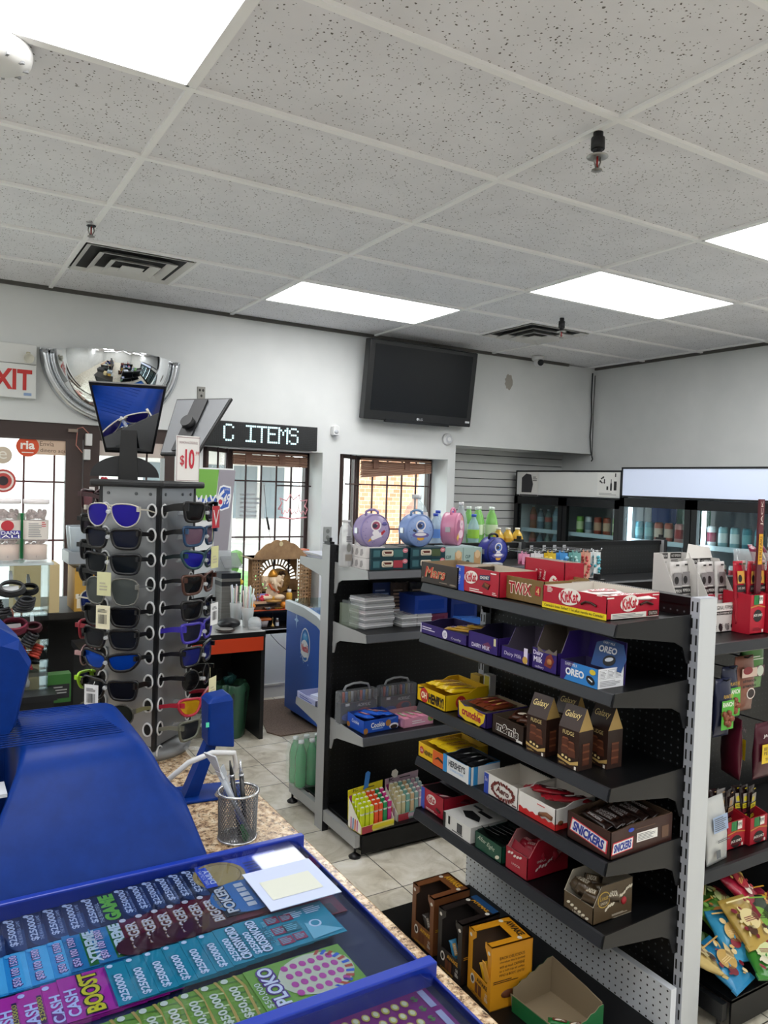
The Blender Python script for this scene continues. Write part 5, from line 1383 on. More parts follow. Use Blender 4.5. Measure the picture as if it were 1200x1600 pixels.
for q in (-.055, -.045, -.036): b.ell(q, .088, .006, .009, F, 1, .0006)
b.build('lid_flap', [M(PUR, .45), M('#ded6ee', .5)], co, (.02, .112, .0), rot=(math.radians(-4), 0, 0))
b = MB(); b.poly([(-.055, 0), (.06, 0), (.07, .04), (.05, .08), (-.01, .085), (-.05, .07)], front(), 0); b.prism([(-.055, 0), (.06, 0), (.07, .04), (.05, .08), (-.01, .085), (-.05, .07)], 0, .003, 'y', 0); F = front(-.0006)
b.text('OREO', .0, .055, .07, .02, F, 1, .0010, bold=.04); b.text('DAIRY MILK', .0, .075, .045, .007, F, 1); b.ell(.012, .025, .024, .016, F, 2, .0010, rot=.3); b.ell(.012, .028, .016, .006, F, 1, .0016, rot=.3)
b.build('lid_flap', [M('#24508f', .45), M('#e4e8f0', .5), M('#15161c', .5)], co, (.03, .075, .045), rot=(math.radians(-14), 0, 0))
# ---------- third shelf
def p(b, w, d, hf, hb):
    F = front(); b.ell(-.045, .030, .028, .028, F, 3, .0006); b.text('OH', -.045, .03, .036, .026, F, 4, .0012, bold=.03); b.text('HENRY!', .035, .028, .10, .038, F, 5, .0012, bold=.05)
    F = rside(w / 2, d / 2); b.ell(-.03, .03, .024, .024, F, 3, .0006); b.text('OH', -.03, .03, .03, .02, F, 4, .0012)
    b.poly([(-.09, .05), (-.05, .062), (-.03, .052)], front(), 5, .0004)
ch = carton('candy_carton', 'yellow carton with a red disc at the far end of the third chocolate shelf', 1.680, 2.385, SH[3], RZ, .19, .20, .060, .078, '#f0c410', '#d9ad14', p, [M(W_), M('#c3312a', .5), M('#fff3d0', .5), M('#2a1a10', .5)], cut=.55)
bar('oh', .15, .042, .02, '#f2cb1f', '#e2b414', 'OH HENRY', '#7a2018')
for k in range(5): place_bar('oh', ch, -.062 + .031 * k, .105, .052 + .004 * (k % 2), (0, .06, R90 + .06 * (k % 3 - 1)), 'yellow wrapped bar, %s from the far side in the large yellow carton' % ORD[k], 'yellow bars in the large yellow carton')
def p(b, w, d, hf, hb):
    F = front(); b.poly([(-.078, .065), (-.07, .012), (-.03, .0), (.02, .004), (.045, .0), (.07, .02), (.078, .05), (.04, .05), (.0, .058), (-.04, .05)], F, 3, .0004)
    b.text('crunchie', .0, .030, .11, .028, F, 4, .0012, -.06, bold=.04); b.rect(.05, .045, .03, .008, F, 5, .001)
cc = carton('candy_carton', 'purple and yellow carton between yellow and dark brown ones on third chocolate shelf', 1.690, 2.145, SH[3], RZ, .165, .19, .056, .060, '#3a2a72', '#8a7a62', p, [M(W_), M('#f3cf2d', .5), M('#b0203a', .5), M('#d98a2a', .5)], cut=.5)
bar('cr', .15, .04, .02, '#7a3a22', '#a5293a', 'CRUNCH', '#f0d070')
for k in range(3): place_bar('cr', cc, -.04 + .038 * k, .10, .046, (0, .05, R90 + .1 * k), 'brown and red wrapped bar, %s from the far side in the purple and yellow carton' % ORD[k], 'brown bars in the purple carton')
def p(b, w, d, hf, hb):
    F = front(); b.text("m&m's", .0, .030, .115, .034, F, 3, .0008, -.04, bold=.09); b.text("m&m's", .0, .030, .11, .030, F, 4, .0014, -.04, bold=.03); b.rect(.06, .008, .03, .008, F, 3)
cm = carton('candy_carton', 'dark brown carton with white lettering beside the fudge packs on the third chocolate shelf', 1.694, 1.953, SH[3], RZ, .163, .20, .063, .064, '#2c1d16', '#574a3c', p, [M(W_), M('#f4f1ea', .5), M('#2a170f', .5)], zig=1)
bar('mm', .10, .05, .022, '#4a281a', '#32180f', 'MILK', '#e8dcc8')
for k in range(3): place_bar('mm', cm, -.04 + .042 * k, .11, .04, (.4, 0, .4), 'brown candy pouch, %s from the far side in the dark brown carton' % ORD[k], 'brown pouches in the dark carton')
def fudge(x, y, rz, label, w=.082, d=.062):
    h, hs = .185, .118
    t = thing('fudge_pack', label, 'box', (x, y, SH[3]), rz, 'peaked fudge packs')
    b = MB(); b.box(-w / 2, w / 2, 0, d, 0, hs, 0)
    b.add([(-w / 2, 0, hs), (w / 2, 0, hs), (w / 2, d / 2, h), (-w / 2, d / 2, h), (-w / 2, d, hs), (w / 2, d, hs)], [(0, 1, 2, 3), (4, 3, 2, 5)], 0)
    b.add([(-w / 2, 0, hs), (-w / 2, d / 2, h), (-w / 2, d, hs)], [(0, 1, 2)], 0); b.add([(w / 2, 0, hs), (w / 2, d, hs), (w / 2, d / 2, h)], [(0, 1, 2)], 1)
    F = front()
    b.poly([(-w / 2, .03), (-.02, .022), (.01, .018), (w / 2, .03), (w / 2, .018), (.01, .010), (-w / 2, .02)], F, 1, .0004)
    for (cx, cz, s) in ((-.012, .05, .03), (.014, .045, .03), (-.012, .075, .028), (.012, .068, .026)):
        b.rect(cx, cz, s, s * .7, F, 2, .0006, .08); b.poly([(cx - s / 2, cz + s * .35), (cx + s / 2, cz + s * .35), (cx + s * .3, cz + s * .55), (cx - s * .3, cz + s * .55)], F, 3, .0008)
    for i in range(3): b.ell(-.02 + .014 * i, .032 - .003 * i, .005, .004, F, 4, .0012, 10)
    b.rect(.03, .006, .008, .010, F, 5, .0006); b.lines(-.02, .008, .03, .006, 2, F, 1)
    F2 = rside(w / 2, d / 2)
    for i in range(3): b.rect(0, .024 + .022 * i, .03, .02, F2, 2, .0006); b.rect(0, .033 + .022 * i, .03, .006, F2, 3, .0010)
    sl = math.atan2(h - hs, d / 2); FS = FM((0, d / 4 - .0006 * math.sin(sl) - .0004, (h + hs) / 2 + .0006), (1, 0, 0), (0, math.cos(sl), math.sin(sl)))
    b.text('Galaxy', 0, .006, .062, .026, FS, 4, .0012, .06, .15, .01)
    b.text('FUDGE', 0, .106, .045, .012, F, 4, .0012)
    b.build('pack', [M('#33201a', .4), M('#c9a765', .4), M('#5a3020', .5), M('#7d4a30', .5), M('#e7cf8d', .5), M('#efe9dc', .5)], t)
    return t
fudge(1.683, 1.803, RZ + .08, 'dark brown peaked fudge pack standing beside the brown carton with white lettering')
fudge(1.690, 1.668, RZ + .05, 'dark brown peaked fudge pack in front of the others, nearest the shelf edge')
fudge(1.785, 1.640, RZ - .02, 'dark brown peaked fudge pack behind the foremost one at the near end')
fudge(1.79, 1.79, RZ + .1, 'dark brown peaked fudge pack half hidden at the back between the first two')
t = tag(MB().box(-.02, .02, 0, .03, 0, .10).rect(0, .06, .03, .07, front(), 1).build('tall_box', [M('#e4e2dc', .5), M('#d8c33a', .5)], None, (1.93, 2.36, SH[3]), RZ), 'narrow white and yellow box at the back of the third chocolate shelf', 'box')
t = tag(MB().box(-.03, .03, 0, .03, 0, .075).build('small_box', M('#b8962e', .5), None, (1.95, 2.46, SH[3]), RZ), 'small ochre box at the far back corner of the third chocolate shelf', 'box')
# ---------- fourth shelf
def p(b, w, d, hf, hb):
    F = front(); b.rect(.05, .028, .07, .056, F, 4, .0004); b.ell(-.06, .03, .014, .014, F, 3, .0006); b.text('OH', -.06, .03, .018, .012, F, 2, .0012); b.text('HENRY!', -.015, .028, .055, .018, F, 5, .0012, bold=.03)
    b.poly([(.025, .02), (.05, .038), (.08, .03), (.082, .02), (.05, .028)], F, 5, .0010)
c4 = carton('candy_carton', 'yellow and orange carton at the far end of the fourth chocolate shelf', 1.676, 2.368, SH[4], RZ, .17, .21, .056, .060, '#f0c21a', '#c9a02a', p, [M(W_), M('#c3312a', .5), M('#e0662a', .5), M('#3a2010', .5)], cut=.5)
for k in range(5): place_bar('oh', c4, -.06 + .029 * k, .115, .038 + .003 * (k % 2), (0, .04, R90 + .05 * (k % 3 - 1)), 'yellow wrapped bar, %s from the far side in the yellow and orange carton' % ORD[k], 'yellow bars in the yellow and orange carton')
def p(b, w, d, hf, hb):
    F = front(); b.rect(.0, .033, .12, .062, F, 2, .0004); b.text("HERSHEY'S", .0, .042, .10, .024, F, 3, .0012, bold=.03); b.text('COOKIES N CREME', 0, .020, .08, .007, F, 0, .0012)
    b.rect(w / 2 - .018, .033, .012, .066, F, 2, .0006); b.rect(-.075, .033, .02, .066, F, 0, .0006)
    F = rside(w / 2, d / 2); b.rect(0, .033, d, .066, F, 2, .0002); b.rect(-d / 2 + .02, .033, .02, .066, F, 0, .0006)
c4b = carton('candy_carton', 'blue and white carton beside the yellow and orange one on the fourth chocolate shelf', 1.672, 2.195, SH[4], RZ, .165, .13, .064, .070, '#3a9be0', '#2a2a2c', p, [M('#eef1f4', .5), M('#3a3f4a', .5)], cut=.4)
bar('he', .12, .035, .014, '#1a1b1e', '#26272b', 'COOKIES', '#c9c9cc')
for k in range(3): place_bar('he', c4b, -.03 + .04 * k, .075, .055, (0, .05, R90 + .1 * k - .1), 'black wrapped bar, %s from the far side in the blue and white carton' % ORD[k], 'black bars in the blue and white carton')
def p(b, w, d, hf, hb):
    F = front(); b.rect(-w / 2 + .012, .035, .024, .07, F, 3, .0004); b.text('3x', -w / 2 + .012, .05, .014, .014, F, 2, .001)
    rnd = random.Random(4)
    for k in range(26):
        a = 2 * PI * k / 26; b.ell(.012 + .055 * math.cos(a), .034 + .025 * math.sin(a), .009, .005, F, 4 + k % 2, .0008 + .0002 * (k % 3), 7, rnd.uniform(0, 3))
    b.text('Aero', .012, .036, .066, .022, F, 4, .0016, -.05, .1, .03); b.rect(.07, .008, .02, .004, F, 4)
    F = rside(w / 2, d / 2); b.rect(0, .035, d, .07, F, 2, .0002)
c4c = carton('candy_carton', 'white carton with a ring of brown chips, middle of the fourth chocolate shelf', 1.684, 1.965, SH[4], RZ, .175, .16, .072, .072, '#eae7e2', '#d8d2c8', p, [M(W_), M('#2a48b0', .5), M('#5a1f1e', .5), M('#7a3028', .5)], zig=1)
def p(b, w, d, hf, hb):
    F = front(); b.poly([(-w / 2, .0), (w / 2, .0), (w / 2, .016)] + [(w / 2 - w * i / 12, .016 + .006 * (i % 2)) for i in range(1, 13)], F, 3, .0006)
    b.tube([(.02, -.003, .028), (.05, -.005, .038), (.075, -.003, .033)], .007, 7, 4); b.lines(.03, .055, .05, .006, 1, F, 3)
    F = rside(w / 2, d / 2); b.poly([(-d / 2, 0), (d / 2, 0), (d / 2, .02), (0, .014), (-d / 2, .02)], F, 3, .0006); b.sph((w / 2 + .002, .02, .022), (.003, .012, .007), 4, 8, 5)
c4d = carton('candy_carton', 'white carton with red wavy base strip on the fourth chocolate shelf', 1.690, 1.797, SH[4], RZ, .175, .17, .066, .078, '#efece8', '#d8d4cc', p, [M(W_), M('#cf2a2a', .5), M('#7a4a2a', .5)], cut=.25)
bar('ki', .13, .038, .018, '#a5202c', '#4a1a20', 'KINDER', '#f2e6e0')
for k in range(6): place_bar('ki', c4d, -.06 + .024 * k, .085 + .01 * (k % 2), .048 + .008 * (k % 3), (.1 * (k % 3 - 1), .08, .55 + .12 * k), 'red and dark bar, %s from far side in the red striped white carton' % ORD[k], 'red bars in the white carton')
def p(b, w, d, hf, hb):
    F = front(); b.poly([(-.075, .028), (.072, .014), (.076, .054), (-.066, .070)], F, 4, .0006); b.poly([(-.071, .031), (.068, .018), (.071, .051), (-.063, .066)], F, 2, .0010)
    b.text('SNICKERS', .001, .0415, .122, .030, F, 3, .0016, -.11, .12, .05)
    F = rside(w / 2, d / 2); b.poly([(-.13, .014), (-.042, .018), (-.04, .054), (-.125, .05)], F, 4, .0006); b.poly([(-.127, .017), (-.045, .021), (-.043, .051), (-.122, .047)], F, 2, .0010)
    b.text('SNICKERS', -.085, .034, .072, .024, F, 3, .0016, .05, .12, .05); b.rect(.02, .045, .09, .028, F, 2, .0006); b.lines(.02, .045, .08, .022, 5, F, 5, .0010); b.rect(.10, .040, .03, .035, F, 6, .0004); b.lines(.03, .072, .12, .006, 1, F, 6); b.ell(-.05, .074, .012, .006, F, 7, .0006)
c4e = carton('candy_carton', 'large dark brown carton of bars at the near end of the fourth chocolate shelf', 1.695, 1.578, SH[4], RZ, .172, .265, .082, .088, '#3a1f1a', '#5a4636', p,
             [M('#f4f2ee', .5), M('#2a3a9a', .5), M('#d63a4a', .5), M('#8a8a8a', .6), M('#6a5040', .6), M('#2a4ac0', .5)], cut=.08, zig=1)
bar('sn', .12, .030, .018, '#20130f', '#3a221a', 'SNICKERS', '#c8c4c4')
for k in range(8): place_bar('sn', c4e, -.012 + .01 * (k % 2), .045 + .026 * k, .066 + .004 * (k % 2), (.35, .03, .12 * (k % 3 - 1)), 'dark brown wrapped bar, %s from the front of the large dark brown carton' % ORD[k], 'dark bars in the large brown carton')
# ---------- fifth shelf
def p(b, w, d, hf, hb):
    F = front(); b.rect(-w / 2 + .012, .04, .024, .082, F, 3, .0004); kk(b, F, -.005, .052, .05, .026, 2, 4); b.tube([(.03, -.002, .03), (.055, -.003, .024)], .004, 6, 5); b.lines(.0, .010, .08, .008, 2, F, 2)
c5 = carton('candy_carton', 'red carton with a blue edge at the far end of the lowest chocolate shelf', 1.705, 2.388, SH[5], RZ, .15, .18, .082, .08, '#ad1530', '#3a3034', p, [M(W_), M('#3a55b8', .5), M('#b81830', .5), M('#4a2012', .5)], cut=.5)
b = MB().box(-.073, .073, 0, .095, .0, .003).build('lid_flap', M('#4a4a50', .5), c5, (0, .085, .082))
bar('kd', .12, .036, .014, '#6a1a2c', '#8a2038', 'WAFER', '#eed8d8')
for k in range(2): place_bar('kd', c5, .02 + .03 * k, .05 + .02 * k, .05, (.2, 0, .5 + .5 * k), 'dark red wafer bar, %s in the red carton on the lowest chocolate shelf' % ORD[k], 'dark red bars on the lowest shelf')
def p(b, w, d, hf, hb):
    F = front(); b.rect(-.045, .036, .012, .03, F, 3, .0006); b.rect(.018, .028, .03, .034, F, 3, .0006); b.rect(.018, .028, .024, .028, F, 4, .001); b.lines(.02, .008, .09, .008, 1, F, 4); b.rect(-w / 2 + .008, .028, .014, .056, F, 3, .0006)
    F = topf(.0565, 0, d / 2); b.poly([(-.05, -.02), (.0, -.045), (.06, -.03), (.03, .0), (-.03, .01)], F, 3, .0004); b.rect(.02, .03, .07, .02, F, 3, .0004); b.rect(-.04, .045, .05, .012, F, 4, .0004)
    F = rside(w / 2, d / 2); b.rect(-.03, .028, .05, .04, F, 3, .0006)
b = MB().box(-.0825, .0825, 0, .17, 0, .056); p(b, .165, .17, .056, .056)
tag(b.build('chocolate_box', [M('#e8e7e4', .5), M('#e8e7e4'), M(W_), M('#1b1c1e', .5), M('#55565a', .5)], None, (1.682, 2.198, SH[5]), RZ), 'closed white box with black patches on the lowest chocolate shelf', 'box')
def p(b, w, d, hf, hb):
    F = front(); b.text('After Eight', -.01, .038, .09, .020, F, 3, .0008, -.12, .35); b.ell(.05, .016, .012, .006, F, 2, .0006, rot=.5)
c5c = carton('candy_carton', 'dark green mint carton between the white and the red cartons on the lowest chocolate shelf', 1.683, 2.018, SH[5], RZ, .145, .15, .058, .062, '#0c4a38', '#1a2a24', p, [M('#d9d4c0', .5), M('#cfd9c8', .5)])
bar('mint', .09, .055, .006, '#0f1413', '#1c2422', 'MINT', '#d8d2a8')
for k in range(5): place_bar('mint', c5c, -.03 + .014 * k, .045 + .018 * k, .048 + .003 * k, (-.9, 0, .1), 'thin black mint sleeve, %s from the front of the green carton' % ORD[k], 'black mints in the green carton')
def p(b, w, d, hf, hb):
    F = rside(w / 2, d / 2); b.text('LINDOR', -.03, .055, .04, .008, F, 2, bold=.02)
    for i in range(9): b.ell(-.05 + .013 * i, .030 + .004 * i + .004 * math.sin(i * 1.7), .008, .004, F, 2, .0008, 8, .7)
    F = front(); 
    for i in range(5): b.ell(-.035 + .014 * i, .06 + .003 * math.sin(i * 2), .008, .004, F, 2, .0008, 8, .6)
    b.text('LINDOR', 0, .03, .04, .007, F, 2)
c5d = carton('candy_carton', 'red carton with raised back and white swirl on the lowest chocolate shelf', 1.685, 1.875, SH[5], RZ, .108, .18, .075, .122, '#a51a30', '#c08a8a', p, [M('#e8d8d4', .5)], cut=.05)
MB().prism([(-.05, .0), (.05, .0), (.05, .03), (.0, .022), (-.05, .03)], .0, .002, 'y').build('front_flap', M('#8f1529', .4), c5d, (0, .02, .065), rot=(-.5, 0, 0))
bar('li', .05, .045, .040, '#a01a30', '#c0283c', 'LINDOR', '#f2dcd8')
for k in range(6): place_bar('li', c5d, -.026 + .026 * (k % 3), .07 + .05 * (k // 3), .05, (.2 * k, 0, .4 * k), 'red wrapped truffle, %s in the red swirl carton' % ORD[k], 'red truffles in the swirl carton')
def p(b, w, d, hf, hb):
    F = rside(w / 2, d / 2); b.ell(-.04, .068, .026, .024, F, 3, .0006); b.ell(-.04, .068, .023, .021, F, 0, .0010); b.text('Lindt', -.04, .074, .034, .013, F, 3, .0016, shear=.2); b.text('LINDOR', -.04, .058, .028, .007, F, 2, .0016)
    for i in range(12): b.ell(-.03 + .0095 * i, .036 + .0045 * i + .003 * math.sin(i * 1.5), .007, .0042, F, 2, .0008, 8, .8)
    b.sph((w / 2 + .001, d / 2 + .045, .045), (.004, .012, .012), 4, 10, 6); b.lines(.03, .012, .07, .006, 2, F, 2)
    F = front()
    for i in range(6): b.ell(-.038 + .015 * i, .026 - .003 * i, .008, .004, F, 2, .0008, 8, .5)
    b.text('LINDT', .0, .008, .04, .006, F, 2)
c5e = carton('candy_carton', 'bronze truffle carton with open window front at the near end of the lowest chocolate shelf', 1.686, 1.598, SH[5], RZ, .12, .163, .052, .108, '#54442f', '#b8b0a0', p, [M('#e4dcc8', .5), M('#c9a84a', .5), M('#a5202c', .5)], cut=0)
bar('lb', .055, .05, .045, '#4a3b2a', '#5f4d38', 'LINDOR', '#e4dcc8')
for k in range(6): place_bar('lb', c5e, -.028 + .028 * (k % 3), .035 + .055 * (k // 3), .045 + .01 * (k % 2), (.2 * k, 0, .3 * k - .3), 'bronze wrapped truffle, %s in the bronze carton' % ORD[k], 'bronze truffles')
# ---------- base deck: three tall window cartons and a torn tray
BD = .0205
def window_box(x, y, rz, col, dark, tcol, label, acc):
    w, d, h = .134, .157, .205
    t = thing('window_carton', label, 'box', (x, y, BD), rz, 'tall window cartons on the rack base')
    b = MB(); k = .003
    # front with an arched cut-out
    win = [(-.045, .075), (.04, .075), (.045, .085), (.045, .165), (.03, .188), (-.025, .188), (-.045, .17)]
    outer = [(-w / 2, 0), (w / 2, 0), (w / 2, h), (-w / 2, h)]
    b.prism([(-w / 2, 0), (w / 2, 0), (w / 2, .075), (-w / 2, .075)], 0, k, 'y')
    b.prism([(-w / 2, .075), (-.045, .075), (-.045, .17), (-.025, .188), (-.025, h), (-w / 2, h)], 0, k, 'y')
    b.prism([(.045, .075), (w / 2, .075), (w / 2, h), (.03, h), (.03, .188), (.045, .165)], 0, k, 'y')
    b.box(-w / 2, -w / 2 + k, k, d, 0, h); b.box(w / 2 - k, w / 2, k, d, 0, h); b.box(-w / 2, w / 2, d - k, d, 0, h)
    b.box(-w / 2 + k, w / 2 - k, d - 2 * k, d - k, 0, h, 2); b.box(-w / 2 + k, -w / 2 + 2 * k, k, d, 0, h, 2); b.box(w / 2 - 2 * k, w / 2 - k, k, d, 0, h, 2); b.box(-w / 2, w / 2, 0, d, 0, k, 2)
    # top with cut-out running over from the front
    b.box(-w / 2, w / 2, d * .62, d, h - k, h); b.box(-w / 2, -.035, 0, d * .62, h - k, h); b.box(.038, w / 2, 0, d * .62, h - k, h)
    FT = topf(h, 0, d * .81); b.text('AWAKE', .0, .004, .085, .026, FT, 1, .0008, bold=.04); b.ell(-.05, -.015, .008, .008, FT, 3, .0006); b.ell(.052, -.012, .008, .008, FT, 3, .0006)
    F = front(); b.text('AWAKE', .02, .062, .06, .014, F, 1, bold=.03); b.ell(-.035, .05, .012, .016, F, 3, .0006); b.ell(-.035, .05, .008, .01, F, 2, .001); b.rect(-.002, .032, .036, .034, F, 4, .0006); b.rect(-.002, .032, .003, .034, F, 0, .001)
    b.text('50', .045, .04, .012, .010, F, 3); b.lines(.045, .025, .02, .014, 3, F, 3); b.text('CAFFEINATED', -.01, .009, .07, .008, F, 1); b.ell(-.052, .186, .007, .006, F, 3, .0006); b.ell(.054, .182, .007, .006, F, 3, .0006)
    F = rside(w / 2, d / 2)
    for i, s in enumerate(('EACH DELICIOUS', 'chocolate bite is packed', 'with as much CAFFEINE', 'as a half cup of coffee', 'MIND & BODY, UNITE!')): b.text(s, .0, .165 - .014 * i, .095, .009, F, 1 if acc else 3, .0008)
    b.lines(-.02, .09, .1, .012, 2, F, 1); b.sph((w / 2, d / 2 - .01, .045), (.003, .03, .014), 4, 10, 6); b.poly([(.02, .03), (.06, .02), (.065, .07), (.03, .075)], F, 5, .0006)
    b.build('box', [M(col, .42), M(tcol, .5), M(dark, .7), M('#e8e4da', .5), M('#6a3a22', .5), M('#5a7a2a', .5)], t)
    return t
w1 = window_box(1.540, 2.192, RZ, '#7a4a2a', '#3a2a22', '#e0a92e', 'milk brown tall window carton, farthest of the row on the rack base', False)
w2 = window_box(1.532, 2.018, RZ, '#241c1a', '#2a2422', '#d99a2a', 'black brown tall window carton with blue rim, middle of the row on the rack base', False)
w3 = window_box(1.545, 1.874, RZ - .1, '#e09a1e', '#5a4636', '#3a2412', 'orange yellow tall window carton, nearest of the row on the rack base', True)
MB().box(-.06, .06, .128, .153, 0, .002).build('blue_lid', M('#1f4a7a', .5), w2, (0, .004, .2055))
MB().prism([(0, 0), (.02, .0), (.014, .075), (.004, .085)], 0, .003, 'y').build('torn_flap', M('#e0a23a', .5), w3, (.04, -.004, .085), rot=(.3, 0, .4))
for (ww, n, c1, c2_, lb) in ((w1, 3, '#3a3430', '#5a5048', 'silver brown'), (w2, 2, '#3a86b0', '#c9a050', 'blue'), (w3, 4, '#d9a41e', '#e8b83a', 'golden')):
    bar('aw' + lb, .06, .028, .012, c1, c2_, 'AWAKE', '#efe8d8')
    for k in range(n): place_bar('aw' + lb, ww, -.02 + .016 * k, .035 + .02 * (k % 2), .07 + .012 * (k % 3), (.3, 1.1 + .2 * k, .6 * k), '%s wrapped mini bar, %s seen through the window of its tall carton' % (lb, ORD[k]), lb + ' mini bars')
b = MB()
q = [(-.105, 0), (.105, 0), (.105, .17), (-.105, .17)]
b.prism(q, 0, .003, 'z', 1)
b.prism([(-.105, 0), (.105, 0), (.115, .055), (-.115, .05)], -.003, 0, 'y', 1); b.prism([(-.105, 0), (.105, 0), (.10, .085), (.04, .098), (-.105, .12)], .17, .173, 'y', 1)
for x, s in ((-.105, -1), (.105, 1)):
    P = [(0, 0), (.17, 0), (.17, .118 if s < 0 else .083)] + [(.17 - .17 * i / 9, (.118 if s < 0 else .083) - .05 * (i / 9) + .006 * (i % 2)) for i in range(1, 10)]
    b.prism(P, x, x + s * .002, 'x', 1); b.prism(P, x + s * .002, x + s * .003, 'x', 0)
b.box(-.105, .105, -.0045, -.003, 0, .05, 0)
tr_ = tag(b.build('open_carton', [M('#1c6a3a', .5), M('#8f7f66', .75)], None, (1.615, 1.675, BD), RZ + .06), 'torn open green carton with bare cardboard inside on the rack base', 'box')
bar('gr', .07, .03, .014, '#1f7a3a', '#6a3a2a', 'MINT', '#efe8d8')
for k in range(3): place_bar('gr', tr_, .06 - .03 * (k % 2), .03 + .035 * k, .006 + .006 * (k % 2), (0, 0, .4 * k + .3), 'green wrapped mini bar, %s from the front of the torn carton' % ORD[k], 'green mini bars')

# ================================================================== goods on the rack near the windows
A1, A2, A3, A0 = 1.279, .996, .536, .1155
CLR = m_film('clear_wrap', '#e6e9ec', .42, .12)
for k, (x, y, lb) in enumerate(((1.675, 3.10, 'clear printed drink bottle at the left end of the top shelf, beside the rack upright'), (1.735, 3.06, 'clear drink bottle with a pink mark, second on the top shelf beside white cartons'))):
    t = thing('drink_bottle', lb, 'bottle', (x, y, A1), group='clear drink bottles on the top shelf')
    MB().lathe([(.001, 0), (.030, 0), (.032, .01), (.031, .14), (.026, .18), (.016, .195), (.016, .205)], n=20).build('bottle', m_film('bottle_plastic', '#d9dadc', .6, .1), t)
    MB().lathe([(.001, .205), (.02, .205), (.02, .215), (.001, .217)], n=18).build('cap', M('#cfcfd0', .4), t)
    b = MB(); F = front(-.0325); b.lines(0, .13, .03, .03, 3, F, 0); b.ell(0, .09, .012, .02, F, 1); b.rect(0, .045, .035, .03, F, 2); b.build('print', [M('#77777a', .5), M('#c97a72' if k else '#8a8a86', .5), M('#9a948c', .5)], t)
def wcase(b):
    F = front(); 
    for i in range(2): b.poly([(-.04 + .05 * i, .01), (-.02 + .05 * i, .008), (-.012 + .05 * i, .025), (-.03 + .05 * i, .04), (-.045 + .05 * i, .03)], F, 1, .0006)
for k, z in enumerate((A1, A1 + .052)):
    b = MB().box(-.05, .05, 0, .16, 0, .05)
    F = lside(-.05, .08)
    for i in range(3): b.poly([(-.06 + .045 * i, .008), (-.04 + .045 * i, .008), (-.03 + .045 * i, .02), (-.036 + .045 * i, .04), (-.055 + .045 * i, .036)], F, 1, .0006)
    tag(b.build('white_carton', [M('#e6e2e0', .5), M('#a9a4a4', .5)], None, (1.752, 2.96, z)), ('upper' if k else 'lower') + ' white carton with grey sketches left of the teal tool cases', 'box', 'white cartons on the top shelf')
def teal(x, z, lb, col):
    t = thing('teal_case', lb, 'box', (x, 2.945, z), group='teal carry case boxes')
    b = MB().box(-.098, .098, 0, .17, 0, .048); F = front()
    b.rect(-.07, .024, .035, .03, F, 1, .0006); b.rect(.045, .024, .05, .034, F, 2, .0006); b.ell(.082, .036, .014, .011, F, 3, .001); b.rect(.082, .036, .014, .003, F, 4, .0016)
    b.build('case', [M('#143a44', .4), M('#3f6a72', .4), M(col, .4), M('#d9808c', .4), M('#f3e9e4', .5)], t)
    h = MB().rect(-.012, .025, .06, .028, FM((0, -.0012, 0), (1, 0, 0), (0, 0, 1)), 0, 0, 0, .008); h.rect(-.012, .026, .046, .014, FM((0, -.0022, 0), (1, 0, 0), (0, 0, 1)), 1, 0, 0, .004)
    h.tube([(-.035, -.004, .030), (-.03, -.008, .02), (.006, -.008, .02), (.011, -.004, .030)], .003, 6, 0)
    h.build('handle', [M('#e2d8c4', .4), M('#5c2a22', .4)], t)
teal(1.815 + .005, A1, 'lower teal carry case box of the left stack on the top shelf', '#a83a48')
teal(1.815 + .005, A1 + .049, 'upper teal carry case box of the left stack, under the lilac lunch box', '#3a6a6a')
teal(2.03, A1, 'lower teal carry case box of the right stack behind the dark brown carton', '#3a6a6a')
teal(2.03, A1 + .049, 'upper teal carry case box of the right stack, under the light blue lunch box', '#4a5a3a')
def lunch(x, y, z, r, rz, lb, col, rim, prints, mats, hcol):
    t = thing('lunch_box', lb, 'lunch box', (x, y, z + r), rz, 'round tin lunch boxes')
    d = .075; Tm = Matrix.Rotation(R90, 4, 'X')
    b = MB(); b.lathe([(.001, d / 2), (r * .93, d / 2), (r, d / 2 - .008), (r, -d / 2 + .008), (r * .93, -d / 2), (.001, -d / 2)], n=40, T=Tm)
    b.build('tin', M(col, .35), t)
    for s in (1, -1): MB().lathe([(r * .985, s * (d / 2 - .009)), (r * 1.012, s * (d / 2 - .007)), (r * 1.012, s * (d / 2 - .003)), (r * .96, s * d / 2 + s * .0015)], n=40, caps=False, T=Tm).build('rim', M(rim, .35), t)
    h = MB().tube([(-r * .42, 0, r * .88), (-r * .40, 0, r * 1.13), (-r * .15, 0, r * 1.24), (r * .15, 0, r * 1.24), (r * .40, 0, r * 1.13), (r * .42, 0, r * .88)], .006, 8); h.build('handle', M(hcol, .4), t)
    b = MB(); F = front(-d / 2 - .001); prints(b, F, r); b.build('print', mats, t)
    MB().box(-r - .006, -r + .004, -.012, .012, -.012, .012).build('clasp', M('#c9c9cc', .3, .7), t)
